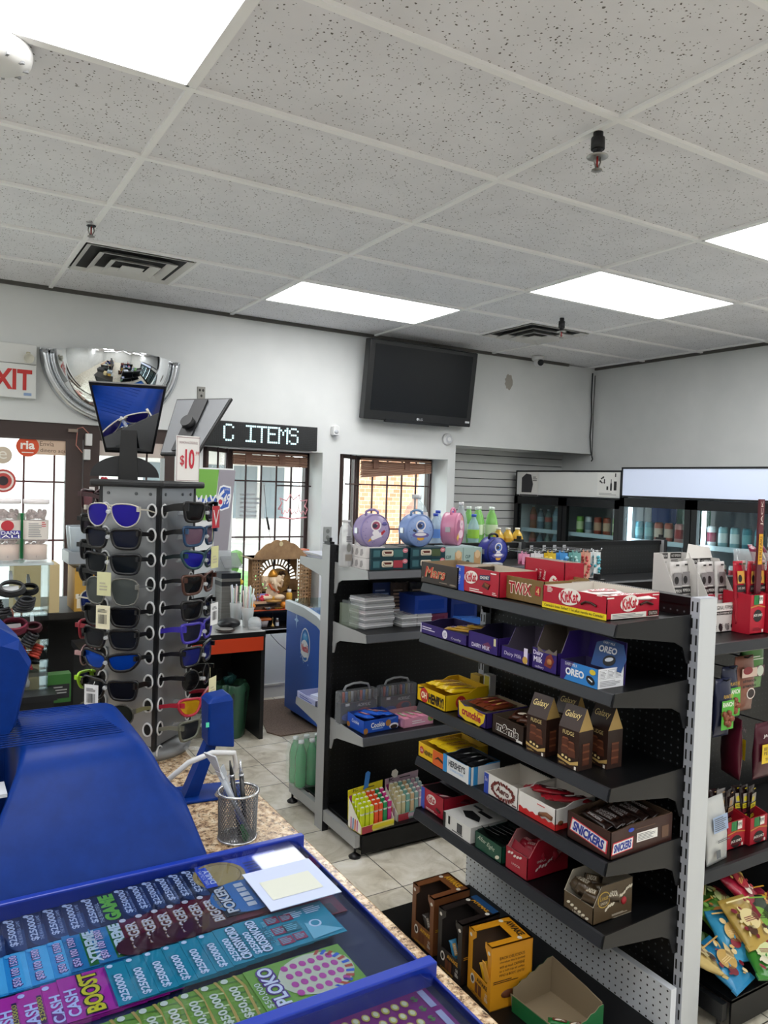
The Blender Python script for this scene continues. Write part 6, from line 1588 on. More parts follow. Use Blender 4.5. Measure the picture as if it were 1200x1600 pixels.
def astro(helm, prop):
    def f(b, F, r):
        b.ell(0, r * .32, r * .36, r * .33, F, 0, .0004); b.ell(0, r * .32, r * .27, r * .24, F, 1, .0008); b.ell(-r * .08, r * .30, r * .16, r * .13, F, 2, .0012); b.ell(r * .06, r * .40, r * .05, r * .03, F, 0, .0016)
        b.ell(0, -r * .12, r * .24, r * .16, F, 0, .0006)
        if prop == 'rocket':
            b.rect(.06 * r, -r * .32, r * .8, r * .26, F, 0, .0010, .35, r * .1); b.poly([(r * .40, -r * .28), (r * .66, -r * .02), (r * .55, r * .06), (r * .34, -r * .10)], F, 3, .0014); b.poly([(-r * .36, -r * .40), (-r * .56, -r * .66), (-r * .30, -r * .56)], F, 4, .0014)
            b.ell(r * .58, r * .42, r * .16, r * .12, F, 5, .0006); b.rect(r * .58, r * .38, r * .4, r * .03, F, 2, .0010)
        else:
            b.ell(0, -r * .26, r * .62, r * .17, F, 5, .0010); b.ell(0, -r * .22, r * .42, r * .10, F, 0, .0014); b.ell(0, -r * .48, r * .26, r * .12, F, 4, .0008); b.poly([(-r * .6, -r * .0), (-r * .35, -r * .12), (-r * .3, r * .0), (-r * .5, r * .12)], F, 2, .0012)
        rnd = random.Random(9)
        for k in range(12):
            a = rnd.uniform(0, 6.28); q = r * rnd.uniform(.6, .86); b.ell(q * math.cos(a), q * math.sin(a), r * .03, r * .03, F, 5, .0004, 6)
    return f
AM = lambda h: [M('#ece8ee', .4), M(h, .4), M('#3c3c52', .4), M('#b8323f', .4), M('#e0a83a', .4), M('#6a64a8', .4)]
lunch(1.752 + .0, 3.00, A1 + .098, .076, .0, 'round lilac lunch box with a rocket picture on the left teal cases', '#a99ac4', '#8f83b8', astro(0, 'rocket'), AM('#a8506c'), '#9186b4')
lunch(1.995, 3.00, A1 + .098, .076, .0, 'round light blue lunch box with a ringed planet picture on the right teal cases', '#8fa9dc', '#7f9ad0', astro(0, 'planet'), AM('#4a6aa8'), '#6f8fb4')
def pony(b, F, r):
    b.ell(-r * .35, -r * .1, r * .4, r * .7, F, 0, .0004); b.ell(r * .25, r * .3, r * .38, r * .3, F, 1, .0006); b.ell(r * .1, -r * .3, r * .5, r * .26, F, 1, .0008); b.poly([(r * .2, r * .55), (r * .36, r * .86), (r * .42, r * .52)], F, 3, .001); b.ell(r * .3, r * .3, r * .05, r * .08, F, 2, .0012); b.poly([(-r * .4, -r * .2), (-r * .8, -r * .5), (-r * .5, -r * .7), (-r * .2, -r * .4)], F, 3, .0008)
lunch(2.228, 3.03, A1 + .098, .080, math.radians(38), 'round pink lunch box turned sideways, right of the light blue one', '#d98fae', '#c87a9c', pony, [M('#b05a86', .4), M('#f0cfdc', .4), M('#3a2a4a', .4), M('#e8c04a', .4)], '#d888ac')
lunch(2.44, 2.975, A1 - .0, .070, .1, 'round dark blue lunch box standing on the shelf behind the red lid', '#2a3590', '#242c70', astro(0, 'planet'), AM('#4a78c8'), '#15161c')
for k, x in enumerate((2.185, 2.30)):
    b = MB().box(-.056, .056, 0, .13, 0, .092); F = front()
    b.rect(.028, .04, .04, .06, F, 1, .0006); b.ell(.028, .06, .016, .02, F, 2, .001); b.text('CUP', -.03, .048, .03, .016, F, 3, bold=.02); b.ell(-.03, .024, .01, .008, F, 3)
    tag(b.build('cup_box', [M('#a9c2bc', .45), M('#c8a070', .5), M('#e2c49a', .5), M('#3a5a58', .5)], None, (x, 2.955, A1)), ('left' if k == 0 else 'right') + ' pale green cup box under the pink lunch box', 'box', 'pale green cup boxes')
tag(MB().box(-.085, .085, 0, .10, 0, .006).build('blister_pack', M('#b9d0d2', .3), None, (2.225, 2.955, A1 + .0925)), 'flat pale blue pack lying on the cup boxes', 'pack')
# ---- middle shelf: stacks of clear pencil cases
def pcase(x, y, z, w, d, lb, grp, col, rz=0):
    t = thing('pencil_case', lb, 'case', (x, y, z), rz, grp)
    MB().box(-w / 2, w / 2, 0, d, 0, .028).build('shell', CLR, t, bevel=.003)
    b = MB()
    for i in range(9): b.box(-w / 2 + .008 + (w - .016) * i / 9, -w / 2 + .004 + (w - .016) * (i + .8) / 9, .01, d - .01, .006, .02, i % 3)
    b.build('pens', [M(col, .4), M('#d8d4d6', .4), M('#9aa0a8', .4)], t)
    MB().box(-w / 2 - .001, w / 2 + .001, -.001, d, .012, .016).build('seam', M('#e4e4e6', .3), t)
for k in range(5):
    pcase(1.825 + .004 * (k % 2), 3.03, A2 + .029 * k, .17, .12, '%s clear pencil case from the bottom of the taller stack' % ORD[k], 'tall stack of clear pencil cases', ('#d8c8cc', '#c0a0a8', '#c98a96', '#dadada', '#b8a8b0')[k], .12 - .05 * k % .1)
for k in range(2):
    for s in (0, 1):
        pcase(1.975 + .086 * s, 3.0, A2 + .029 * k, .083, .12, '%s clear pencil case of the low stack, %s half' % (('lower', 'upper')[k], ('left', 'right')[s]), 'low stack of clear pencil cases', '#c9d2c4')
for k, (x, y, w, h, c, lb) in enumerate(((1.71, 3.13, .012, .105, '#b6c4ae', 'pale green clear folder'), (1.728, 3.14, .012, .115, '#a9b2b6', 'grey clear folder'), (1.75, 3.12, .012, .135, '#9a9fa6', 'dark grey clear folder'))):
    tag(MB().box(-.006, .006, -.08, .05, 0, h).build('folder', m_film('folder_film', c, .22, .2), None, (x, y, A2), .15), lb + ' standing upright at the left end of the middle shelf', 'folder', 'upright folders')
for k, (x, c, lb) in enumerate(((1.93, '#2f4a8a', 'blue printed packet'), (2.02, '#5a4a44', 'striped clear packet'), (2.12, '#3a3f46', 'dark clear packet'))):
    b = MB().prism([(-.055, 0), (.055, 0), (.05, .19), (-.05, .19)], -.004, .004, 'y'); F = front(-.004); b.lines(0, .10, .08, .12, 7, F, 1); b.rect(-.02, .035, .05, .05, F, 2)
    tag(b.build('packet', [m_film('packet_film', c, .8, .2), M('#8f7a6a' if k else '#8fa4d8', .4), M('#dfe2e6', .4)], None, (x, 3.17 - .02 * k, A2), rot=(-.12, 0, 0)), lb + ' leaning behind the pencil cases', 'packet', 'packets leaning on the middle shelf')
for k in range(9):
    c = ('#a03a34', '#b98a3a', '#3a6a4a', '#8a3a5a', '#c9b04a', '#3a4a7a', '#7a3a2a', '#9a8a3a', '#4a7a6a')[k]
    tag(MB().cyl((0, 0, 0), (0, 0, .16), .009, None, 10).cyl((0, 0, .16), (0, 0, .185), .007, None, 10, 1).build('marker_pen', [M(c, .4), M('#22242a', .4)], None, (1.93 + .033 * k, 3.215, A2), rot=(.02, 0, 0)), '%s coloured marker from left, standing at the back of the middle shelf' % ORD[k], 'marker', 'markers at the back of the middle shelf')
for (x, z, w, h, c, lb) in ((2.11, A2 + .052, .19, .09, '#20409a', 'dark blue box on top of the maroon box, under the dark brown carton'), (2.11, A2, .20, .05, '#6a3048', 'maroon box under the blue one on the middle shelf'),
                            (2.31, A2 + .0, .16, .12, '#1f3476', 'dark blue box further right on the middle shelf, half in shade'), ):
    b = MB().box(-w / 2, w / 2, 0, .15, 0, h); b.rect(0, h * .5, w * .8, h * .5, front(), 1, .0004)
    tag(b.build('goods_box', [M(c, .35), M(c, .2)], None, (x, 3.02, z)), lb, 'box')
tag(MB().prism([(-.07, 0), (.08, .004), (.085, .03), (-.05, .04)], -.03, .04, 'y').build('blue_bag', m_film('blue_film', '#3f74c8', .85, .2), None, (2.27, 2.95, A2)), 'crinkled light blue bag in front of the dark blue boxes on the middle shelf', 'bag')
# ---- lower shelf
def acry(x, y, lb):
    t = thing('marker_set', lb, 'set', (x, y, A3), 0.02, 'clear cases of acrylic markers')
    MB().box(-.105, .105, -.025, .025, 0, .155).build('shell', m_film('case_film', '#c8ccd2', .22, .08), t, bevel=.008)
    b = MB()
    for i in range(12):
        c = i % 6
        b.cyl((-.088 + .016 * i, 0, .10), (-.088 + .016 * i, 0, .147), .0068, None, 8, c)
    b.build('markers', [M(c, .4) for c in ('#20242c', '#a0453a', '#3a5a8a', '#7a6a3a', '#8a8a90', '#4a3a3a')], t)
    b = MB().box(-.098, .098, -.020, .02, .006, .10); F = front(-.0205); b.text('ACRYLIC', .03, .085, .07, .014, F, 1, shear=.2); b.rect(-.06, .092, .022, .012, F, 1); b.ell(.03, .045, .045, .025, F, 2, .0006); b.ell(.04, .05, .025, .014, F, 3, .001); b.ell(-.05, .035, .04, .02, F, 4, .0006)
    b.build('card', [M('#2a2c32', .4), M('#c9ccd2', .4), M('#8a2f34', .4), M('#2a3a5a', .4), M('#2f4a9a', .4)], t)
    MB().tube([(-.07, 0, .155), (-.06, 0, .175), (-.02, 0, .185), (.02, 0, .185), (.06, 0, .175), (.07, 0, .155)], .006, 7).build('handle', m_film('handle_film', '#b6bac0', .6, .1), t)
acry(1.775, 3.13, 'clear carry case of acrylic markers at the left end of the lower shelf')
acry(2.005, 3.14, 'second clear carry case of acrylic markers, behind the pink tray carton')
def p(b, w, d, hf, hb):
    F = front(); b.text('Cookie', -.02, .034, .075, .024, F, 2, bold=.03); b.ell(.038, .034, .015, .015, F, 3, .0008); b.rect(-.02, .016, .06, .005, F, 4); b.text('CREAM', .06, .052, .04, .008, F, 4, .0008, .1)
    b.ell(.07, .016, .026, .014, F, 2, .0006); b.ell(.07, .012, .02, .010, F, 5, .001); b.ell(-.085, .012, .012, .014, F, 3, .0006)
    F = lside(-w / 2, d / 2); b.text('Cookie', .0, .04, .06, .016, F, 2); b.ell(-.06, .014, .014, .012, F, 3)
cb_ = carton('candy_carton', 'bright blue cookie carton on the lower shelf of the window rack', 1.81, 2.955, A3, .06, .19, .14, .058, .066, '#1f55c4', '#1a3a86', p, [M('#f2f4fa', .5), M('#b07a3a', .5), M('#8fb4ee', .5), M('#2a1a14', .5)], cut=.5)
bar('co', .13, .05, .022, '#2a62d0', '#c03a48', 'COOKIE', '#f2f2f6')
for k in range(3): place_bar('co', cb_, -.045 + .045 * k, .08, .045 + .008 * (k % 2), (.1, .1, R90 + .15 * k), 'blue and red cookie packet, %s from left in the bright blue carton' % ORD[k], 'cookie packets in the blue carton')
def p(b, w, d, hf, hb):
    F = front(); b.lines(.0, .022, .08, .02, 2, F, 2); b.ell(.07, .03, .018, .016, F, 3); b.ell(.075, .034, .01, .01, F, 4, .0012)
cp_ = carton('candy_carton', 'pink tray carton right of the bright blue one on the lower shelf', 2.01, 2.945, A3, .04, .17, .15, .042, .046, '#dd9ab4', '#b98a92', p, [M('#fbeef2', .5), M('#7aa05a', .5), M('#c9484a', .5)])
bar('pi', .10, .05, .02, '#d88aa4', '#9ab070', 'YUKI', '#fbf0f4')
for k in range(3): place_bar('pi', cp_, -.045 + .045 * k, .08, .018, (.1, 0, R90 + .2 * k), 'pink and green packet, %s from left in the pink tray carton' % ORD[k], 'pink packets in the pink tray')
# ---- base: two highlighter displays
def pens(x, y, rz, cols, lb, back, txt, side, grp, label2):
    t = thing('highlighter_display', lb, 'display box', (x, y, A0), rz)
    w, d = .185, .10
    b = MB(); b.box(-w / 2, w / 2, 0, d, 0, .004); b.prism([(0, 0), (d, 0), (d, .13), (.0, .035)], -w / 2, -w / 2 + .002, 'x', 1); b.prism([(0, 0), (d, 0), (d, .13), (.0, .035)], w / 2 - .002, w / 2, 'x', 1)
    b.box(-w / 2, w / 2, 0, .002, 0, .032, 2); b.rect(.03, .018, w * .66, .018, front(0), 0, .0006); b.rect(-w / 2 + .035, .016, .06, .032, front(0), 3, .0004)
    F = lside(-w / 2, d / 2)
    for i in range(4): b.rect(-.025 + .016 * i, .03, .008, .05, F, 4 + i % 3, .0008)
    b.build('tray', [M(back, .5), M('#ece8dc', .5), M(side, .5), M('#a8323f', .5), M('#c05a9a', .5), M('#3a7ac0', .5), M('#e0662a', .5)], t)
    b = MB().prism([(-w / 2, .03), (w / 2, .03), (w / 2 + .004, .175), (-w / 2 - .004, .165)], d, d + .003, 'y'); F = front(d)
    for i in range(5): b.rect(-.072 + .036 * i, .125, .036, .03, F, 1 + i, .0006)
    b.text(txt, -.06, .158, .03, .016, F, 6, .0012); b.lines(.03, .158, .09, .010, 1, F, 6)
    b.poly([(-.015, .150), (.012, .16), (.022, .225), (.008, .235), (-.005, .228)] if txt == 'JC' else [(-.05, .165), (-.03, .165), (-.025, .19), (-.04, .205), (-.06, .2), (-.065, .18)], FM((0, d - .002, 0), (1, 0, 0), (0, 0, 1)), 4 if txt == 'JC' else 7, .001)
    b.build('header_card', [M(back, .5), M('#b0408a', .5), M('#2a8a4a', .5), M('#5a4aa0', .5), M('#2f7ac8', .5), M('#a85a4a', .5), M('#25282c', .5), M('#d9d4cc', .5)], t)
    for r in range(4):
        for i in range(7):
            c = cols[i]
            o = pen(c); o.parent = None
            lx = -.075 + .025 * i; ly = .018 + .021 * r; lz = .005 + .012 * r
            cc, ss = math.cos(rz), math.sin(rz)
            o.location = (x + lx * cc - ly * ss, y + lx * ss + ly * cc, A0 + lz); o.rotation_euler = (0, 0, rz)
            tag(o, '%s highlighter, %s from left in the %s row of the %s display' % (label2[i], ORD[i], ('front', 'second', 'third', 'back')[r], grp), 'highlighter', 'highlighters in the %s display' % grp)
_pen = {}
def pen(c):
    if c not in _pen:
        b = MB().box(-.0095, .0095, -.006, .006, 0, .072).box(-.008, .008, -.005, .005, .072, .08, 1).box(-.0095, .0095, -.006, .006, .08, .105, 0).box(-.006, .006, -.004, .004, .105, .109, 1)
        o = b.build('highlighter', [M(c, .35), M('#e4e6dc', .3)], bevel=0); _pen[c] = o
        return o
    o = _pen[c].copy(); COL.objects.link(o); return o
pens(1.765, 2.885, .10, ['#d2e020', '#d2e020', '#dce62a', '#f0582a', '#f0582a', '#1f9a5a', '#d02a86'], 'yellow highlighter display with bright pens on the rack base', '#e2d21e', 'JC', '#e6dc8a', 'bright', ['yellow', 'yellow', 'yellow', 'orange', 'orange', 'green', 'pink'])
pens(1.98, 2.92, .06, ['#d8cfa4', '#cfc69a', '#7ab0a4', '#d8b890', '#8fb4b0', '#c9a4b4', '#a4c0c4'], 'pastel highlighter display right of the yellow one on the rack base', '#b9a0b0', 'K', '#7fb0a0', 'pastel', ['cream', 'cream', 'teal', 'peach', 'teal', 'pink', 'blue'])
# ---- far side of the rack: papers, cards, water
for k in range(6):
    b = MB(); z = .004 * k
    R = [[(-.10 + .01 * math.sin(k), -.14, z), (.24, -.14, z)], [(-.11, -.02, z + .004), (.24, -.02, z + .004)], [(-.10 - .006 * k, .10, z + .002 * k), (.24, .10, z + .001)]]
    R = [[(p_[0], p_[1], p_[2]) for p_ in r] + [(p_[0], p_[1], p_[2] + .0035) for p_ in r[::-1]] for r in R]
    b.loft(R, 0, False)
    tag(b.build('newspaper', M(('#d8dade', '#bfc6d6', '#d4cfd6', '#b4bccb', '#dcd9d4', '#c9cdd8')[k], .8), None, (1.80, 3.45, A1), .04 * math.sin(k * 2)), '%s newspaper from the bottom of the pile on the rear top shelf' % ORD[k], 'newspaper', 'newspapers')
b = MB().box(-.02, .2, -.11, .11, 0, .004).box(-.02, .2, -.11, -.106, 0, .035).box(-.02, -.016, -.11, .11, 0, .035).box(-.02, .2, .106, .11, 0, .035)
b.lines(0, .018, .15, .02, 2, lside(-.02, 0), 1)
tag(b.build('card_tray', [M('#aeb4dc', .5), M('#4a5aa8', .5)], None, (1.70, 3.48, .546)), 'lilac tray of cards on the rear lower shelf beside the freezer', 'tray')
for k in range(4): tag(MB().box(-.05, .05, -.07, .07, 0, .005).build('greeting_card', M(('#e4e6ee', '#cfd6ea', '#dfe0e6', '#c4cce4')[k], .6), None, (1.78 + .004 * k, 3.47, .5505 + .0055 * k), .1 * k), '%s card from the bottom in the lilac tray' % ORD[k], 'card', 'cards in the lilac tray')
_bt = {}
def bottle(x, y, z, h, r, liq, lab, cap, lb, grp, alpha=.75, rot=None):
    key = (h, r, liq, lab, cap)
    if key not in _bt:
        t = thing('soda_bottle', lb, 'bottle', (x, y, z), 0, grp)
        MB().lathe([(.001, 0), (r * .85, 0), (r, h * .04), (r, h * .3), (r * .93, h * .36), (r, h * .42), (r, h * .66), (r * .7, h * .82), (.013, h * .9), (.013, h * .95)], n=18).build('bottle', m_film('bottle_' + liq.strip('#'), liq, alpha, .1), t)
        if lab: MB().lathe([(r * 1.01, h * .43), (r * 1.01, h * .64)], n=18, caps=False).build('label', M(lab, .4), t)
        MB().lathe([(.001, h * .94), (.0145, h * .94), (.0145, h), (.001, h)], n=14).build('cap', M(cap, .4), t)
        _bt[key] = t; return t
    return dup(_bt[key], (x, y, z), 0, lb, grp)
for r in range(2):
    for c in range(3): bottle(1.665 + .062 * c, 3.49 + .068 * r, A0, .235, .031, '#4fb87a', None, '#e8eef0', 'green water bottle, %s from the left in the %s row of the shrink wrapped pack' % (ORD[c], ('near', 'far')[r]), 'green water bottles in the pack', .62)
b = MB(); R = []
for z, g in ((.002, .0), (.06, .004), (.15, .004), (.20, -.002), (.235, -.02)):
    n_ = 48; ring = []
    for i in range(n_):
        a = 2 * PI * i / n_; cx, sy = math.cos(a), math.sin(a)
        q = max(abs(cx) / 1.38, abs(sy)) ; ring.append((.062 + cx / q * (.071 + g) + .003 * math.sin(7 * a + z * 40), .034 + sy / q * (.071 + g) + .003 * math.cos(9 * a), z + (.008 * math.sin(5 * a) if z > .2 else 0)))
    R.append(ring)
b.loft(R, 0, True, True, True)
tag(b.build('shrink_wrap', m_film('shrink_film', '#eaf6f0', .15, .06), None, (1.665, 3.49, A0)), 'glossy clear shrink wrap around the green water bottles', 'wrap')
for k in range(2): bottle(1.80 + .07 * k, 3.40 - .0 * k, A0, .215, .03, '#2a3fa0', '#27358a', '#2f6ad0', 'dark blue drink bottle, %s from the left in front of the green pack' % ORD[k], 'dark blue drink bottles', .85)
# drinks standing on the rear top shelf further along
for k, (x, y) in enumerate(((2.70, 3.52), (2.775, 3.52), (2.85, 3.50), (2.70, 3.44), (2.80, 3.43))): bottle(x, y, A1, .275, .034, '#8fd070', '#cfe2c0', '#e6eee8', 'lime green soda bottle, %s of the group behind the pink lunch box' % ORD[k], 'lime green sodas')
bottle(2.60, 3.46, A1, .30, .036, '#c8d2d4', None, '#f0f0f0', 'clear soda bottle with white cap just right of the pink lunch box', None, .45)
bottle(2.645, 3.40, A1, .235, .033, '#b9dbe4', '#9ad04a', '#2f56c0', 'water bottle with green label and blue cap right of the pink lunch box', None, .5)
for k, (x, y, h) in enumerate(((2.42, 3.45, .235), (2.47, 3.50, .25), (2.52, 3.43, .25))): bottle(x, y, A1, h, .032, '#b4cde4', '#5a86d0', '#2a48b8', 'blue capped water bottle, %s from left between the blue and pink lunch boxes' % ORD[k], 'blue capped water bottles', .5)
for k in range(3): bottle(2.80 + .07 * k, 3.37, A1, .16, .033, '#d8b040', '#c9982a', '#e9e4d8', 'short yellow drink bottle, %s from left under the lime sodas' % ORD[k], 'yellow drink bottles', .85)
t = thing('water_jug', 'large clear ribbed water jug standing behind the light blue lunch box', 'jug', (2.37, 3.57, A1))
MB().lathe([(.001, 0), (.075, 0), (.08, .02), (.08, .06), (.074, .07), (.08, .08), (.08, .15), (.074, .16), (.08, .17), (.078, .20), (.05, .27), (.024, .30), (.024, .315)], n=28).build('jug', m_film('jug_plastic', '#cfdde4', .32, .08), t)
MB().box(-.022, .022, -.0822, -.0805, .10, .24).build('label', M('#e9e0de', .5), t); MB().lathe([(.001, .31), (.027, .31), (.027, .335), (.001, .335)], n=18).build('cap', M('#dfe3e6', .4), t)
# hooks with hanging cards
for k, (x, c, c2, lb, w) in enumerate(((2.75, '#e4e2e4', '#3a3a3a', 'white card with black figures', .06), (2.84, '#d8b82a', '#f0d84a', 'yellow card', .055), (2.925, '#3f8fd0', '#7ab8e8', 'sky blue card', .055), (3.02, '#6fa8a4', '#a8d0cc', 'sea green card', .06), (3.10, '#d8a08a', '#c94a4a', 'pinkish card with red figure', .045), (3.175, '#e0e4e4', '#4aa0b0', 'white card with teal square', .05), (2.66, '#e8a0c0', '#d84a8a', 'bright pink card', .05))):
    h = thing('hook', 'chrome wire hook holding the ' + lb, 'hook', (x, 3.235, 1.338), group='wire hooks on the window rack')
    MB().tube([(0, 0, 0), (0, -.26, -.0), (0, -.285, .004), (0, -.29, .018)], .003, 6).build('wire', M('#c8cace', .25, .8), h); MB().box(-.012, .012, -.006, .0, -.02, .012).build('plate', M('#b8babe', .3, .7), h)
    for q in range(2):
        t = thing('keychain_card', lb + (' hanging at the front of its wire hook' if q == 0 else ' hanging behind its twin on the wire hook'), 'card', (x, 2.975 + .03 * q, 1.334), group='hanging keychain cards')
        b = MB().prism([(-w / 2, -.15), (w / 2, -.15), (w / 2, -.004), (.006, -.004), (.006, .002), (.003, .009), (-.003, .009), (-.006, .002), (-.006, -.004), (-w / 2, -.004)], 0, .002, 'y'); b.build('card', M(c, .4), t)
        b = MB(); rnd = random.Random(k)
        for i in range(7): b.sph((rnd.uniform(-w * .35, w * .35), -.004, -.03 - .016 * i), (rnd.uniform(.008, .016), .004, .009), 0, 8, 5)
        b.build('charm', M(c2, .3), t)
b = MB().box(-.075, .075, -.06, 0, 0, .22)
for i in range(4): b.box(-.066 + .034 * i, -.04 + .034 * i, -.075, -.06, .10, .20, 1 + i % 2)
b.box(-.075, .075, -.08, -.06, .0, .06, 3)
tag(b.build('accessory_rack', [M('#16181c', .4), M('#2f7fb0', .4), M('#2a3a5a', .4), M('#7a2a2e', .4)], None, (4.17, 5.848, 1.50)), 'small black and blue accessory rack hung on the slatted wall', 'rack')

# ================================================================== drink coolers along the right wall
CG = m_glass('cooler_glass', '#e6eeee', 1.4)
STRIP = M('#eaf6ff', .5, emit=9.0)
def cooler(name, label, xf, y0, y1, ht, hz, doors, headcol, head_emit, lit):
    t = thing(name, label, 'fridge', (xf, y0, 0)); D = XR - .02 - xf; L = y1 - y0
    FRM = M('#0b0c0f', .4, 0, .35)
    b = MB().box(D - .03, D, 0, L, .05, ht).box(0, D, 0, .03, .05, ht).box(0, D, L - .03, L, .05, ht).box(.02, D, 0, L, ht - .03, ht).box(0, D, 0, L, .0, .12)
    b.build('cabinet', FRM, t)
    MB().box(.04, D - .03, .03, .035, .12, hz).box(.04, D - .03, L - .035, L - .03, .12, hz).box(D - .035, D - .03, .03, L - .03, .12, hz).build('liner', M('#c9d0d4', .5), t)
    h = MB().box(-.012, .02, .012, L - .012, hz + .012, ht - .012)
    h.build('header', M(headcol, .3, emit=head_emit) if head_emit else M(headcol, .3), t)
    fr = MB().box(-.016, .02, 0, L, ht - .014, ht).box(-.016, .02, 0, L, hz, hz + .014).box(-.016, .02, 0, .014, hz, ht).box(-.016, .02, L - .014, L, hz, ht)
    fr.build('header_frame', FRM, t)
    w = L / doors
    for k in range(doors):
        a, c = k * w + .004, (k + 1) * w - .004
        f = MB().box(-.03, .005, a, a + .05, .13, hz - .004).box(-.03, .005, c - .05, c, .13, hz - .004).box(-.03, .005, a, c, hz - .075, hz - .004).box(-.03, .005, a, c, .13, .2)
        d = f.build('door', FRM, t)
        MB().box(-.018, -.012, a + .05, c - .05, .2, hz - .075).build('door_glass', CG, d)
        MB().box(-.055, -.03, a + .016, a + .034, .7, 1.2).build('handle', M('#0c0d0f', .4), d)
        if lit: MB().box(.012, .03, c - .085, c - .06, .2, hz - .08).build('light_strip', STRIP, t)
    for z in (.22, .50, .78, 1.04, 1.27):
        s = MB().box(.06, D - .04, .036, L - .036, z - .008, z).box(.05, .06, .036, L - .036, z - .012, z + .024, 1)
        s.build('shelf', [M('#b9c0c4', .4), M('#d4e4ee', .4)], t)
    return t
FA = cooler('drink_cooler', 'darker drink cooler with a blank white header beside the slatted wall', 4.98, 4.42, 5.74, 1.845, 1.60, 2, '#d6d7d4', 0, False)
FB = cooler('drink_cooler', 'brightly lit drink cooler with a glowing white header near the jerky rack', 4.90, 2.30, 4.355, 1.868, 1.625, 3, '#c6d0e6', .22, True)
# header tube glow sits in the sign; posters on the darker cooler's header
t = thing('poster', 'black and white product poster at left end of the blank cooler header', 'poster', (4.965, 5.55, 1.615))
b = MB(); F = FM((-.003, 0, .10), (0, -1, 0), (0, 0, 1)); b.rect(0, 0, .26, .225, F, 0); b.poly([(-.10, -.08), (.04, -.08), (.06, .0), (.03, .09), (-.04, .10), (-.10, .06)], F, 1, .0006); b.lines(.085, .05, .06, .05, 3, F, 1); b.rect(0, -.105, .25, .012, F, 1, .0006)
b.build('sheet', [M('#d8d7d2', .6), M('#2e2d30', .6)], t)
t = thing('poster', 'white recycling poster with black arrows and bottles on the cooler header', 'poster', (4.965, 4.56, 1.615))
b = MB(); F = FM((-.003, 0, .11), (0, -1, 0), (0, 0, 1)); b.rect(0, 0, .25, .2, F, 0)
for k in range(3):
    a = 2 * PI * k / 3 + .5; c, s = math.cos(a), math.sin(a)
    P = [(-.012, .026), (.016, .026), (.016, .034), (.03, .02), (.016, .006), (.016, .014), (-.012, .014)]
    b.poly([(-.065 + x * c - y * s, .035 + x * s + y * c) for x, y in P], F, 1, .0006)
b.poly([(.02, -.05), (.04, -.05), (.04, .0), (.034, .02), (.034, .045), (.026, .045), (.026, .02), (.02, 0)], F, 1, .0006); b.rect(.075, -.01, .03, .075, F, 1, .0006); b.rect(.075, .08, .012, .03, F, 1, .0006); b.rect(-.01, -.03, .02, .03, F, 1, .0006); b.lines(0, -.08, .2, .02, 2, F, 2)
b.build('sheet', [M('#dededa', .6), M('#1f1f22', .6), M('#8a8a8a', .6)], t)
_cn = {}
def can(x, y, z, c, c2, lb, grp, h=.122):
    k = (c, c2, h)
    if k not in _cn:
        t = thing('drink_can', lb, 'can', (x, y, z), 0, grp)
        MB().lathe([(.001, .002), (.026, 0), (.033, .012), (.033, h - .016), (.027, h - .002), (.001, h - .004)], n=16).build('can', M(c, .3, .2), t)
        MB().lathe([(.0335, h * .3), (.0335, h * .72)], n=16, caps=False).build('band', M(c2, .3), t)
        MB().lathe([(.001, h - .003), (.0265, h - .0015), (.027, h)], n=14, caps=False).build('lid', M('#c9ccd0', .25, .9), t)
        _cn[k] = t; return t
    return dup(_cn[k], (x, y, z), 0, lb, grp)
PAL = [('#c8452f', '#f0b04a'), ('#2f7a9a', '#d8e4ea'), ('#d8d8d8', '#c03040'), ('#e08a3a', '#7a2a2a'), ('#3a8a6a', '#cfe0a0'), ('#8a3a6a', '#e8c8d8'), ('#e6d4c8', '#c86a5a')]
SN = {1.27: 'top', 1.04: 'second', .78: 'third'}
n_ = 0
for z, hh in ((1.27, .165), (1.04, .122), (.78, .122)):
    for k in range(18):
        y = 4.25 - .095 * k
        if abs((y - 2.30) % .685 - .0) < .03: continue
        c = PAL[(k * 3 + int(z * 10)) % 7] if z != 1.27 else (('#4a8a9a', '#7ab0b8'), ('#b8685a', '#d8c0b0'), ('#d89a94', '#b04a4a'), ('#d8dce0', '#8a2f4a'), ('#9ac0c8', '#e8eef0'))[(k // 2) % 5]
        can(5.005, y, z + .001, c[0], c[1], '%s tall can from the left on the %s shelf of the brightly lit cooler' % (ORD[k], SN[z]) if z == 1.27 else '%s can from the left on the %s shelf of the brightly lit cooler' % (ORD[k], SN[z]), 'cans on the %s shelf of the lit cooler' % SN[z], hh)
for z in (1.27, 1.04):
    for k in range(11):
        y = 5.62 - .105 * k
        if abs(y - 5.08) < .06: continue
        if y > 5.08:
            c = ('#a86a4a', '#6f8a9a', '#7a8f8a', '#8fb0c4', '#4a86b8', '#5a90c0')[k % 6]
            bottle(5.10, y, z + .001, .21 if k % 3 else .24, .034, c, '#9ab4c0' if k % 2 else '#b0584a', '#d8dde0', '%s bottle from the left on the %s shelf of the darker cooler' % (ORD[k], SN[z]), 'bottles on the %s shelf of the darker cooler' % SN[z], .8)
        else:
            c = (('#b04a34', '#d8a88a'), ('#c05a3a', '#e8c0a0'), ('#7ab04a', '#d8e4b0'), ('#d8dadc', '#7a8a94'))[k % 4]
            can(5.09, y, z + .001, c[0], c[1], '%s tall can from the left on the %s shelf of the darker cooler' % (ORD[k], SN[z]), 'tall cans on the %s shelf of the darker cooler' % SN[z], .17)
b = MB(); b.rect(0, 0, .30, .16, FM((0, 0, 0), (0, -1, 0), (0, 0, 1)), 0); b.rect(-.28, 0, .24, .16, FM((0, 0, 0), (0, -1, 0), (0, 0, 1)), 1)
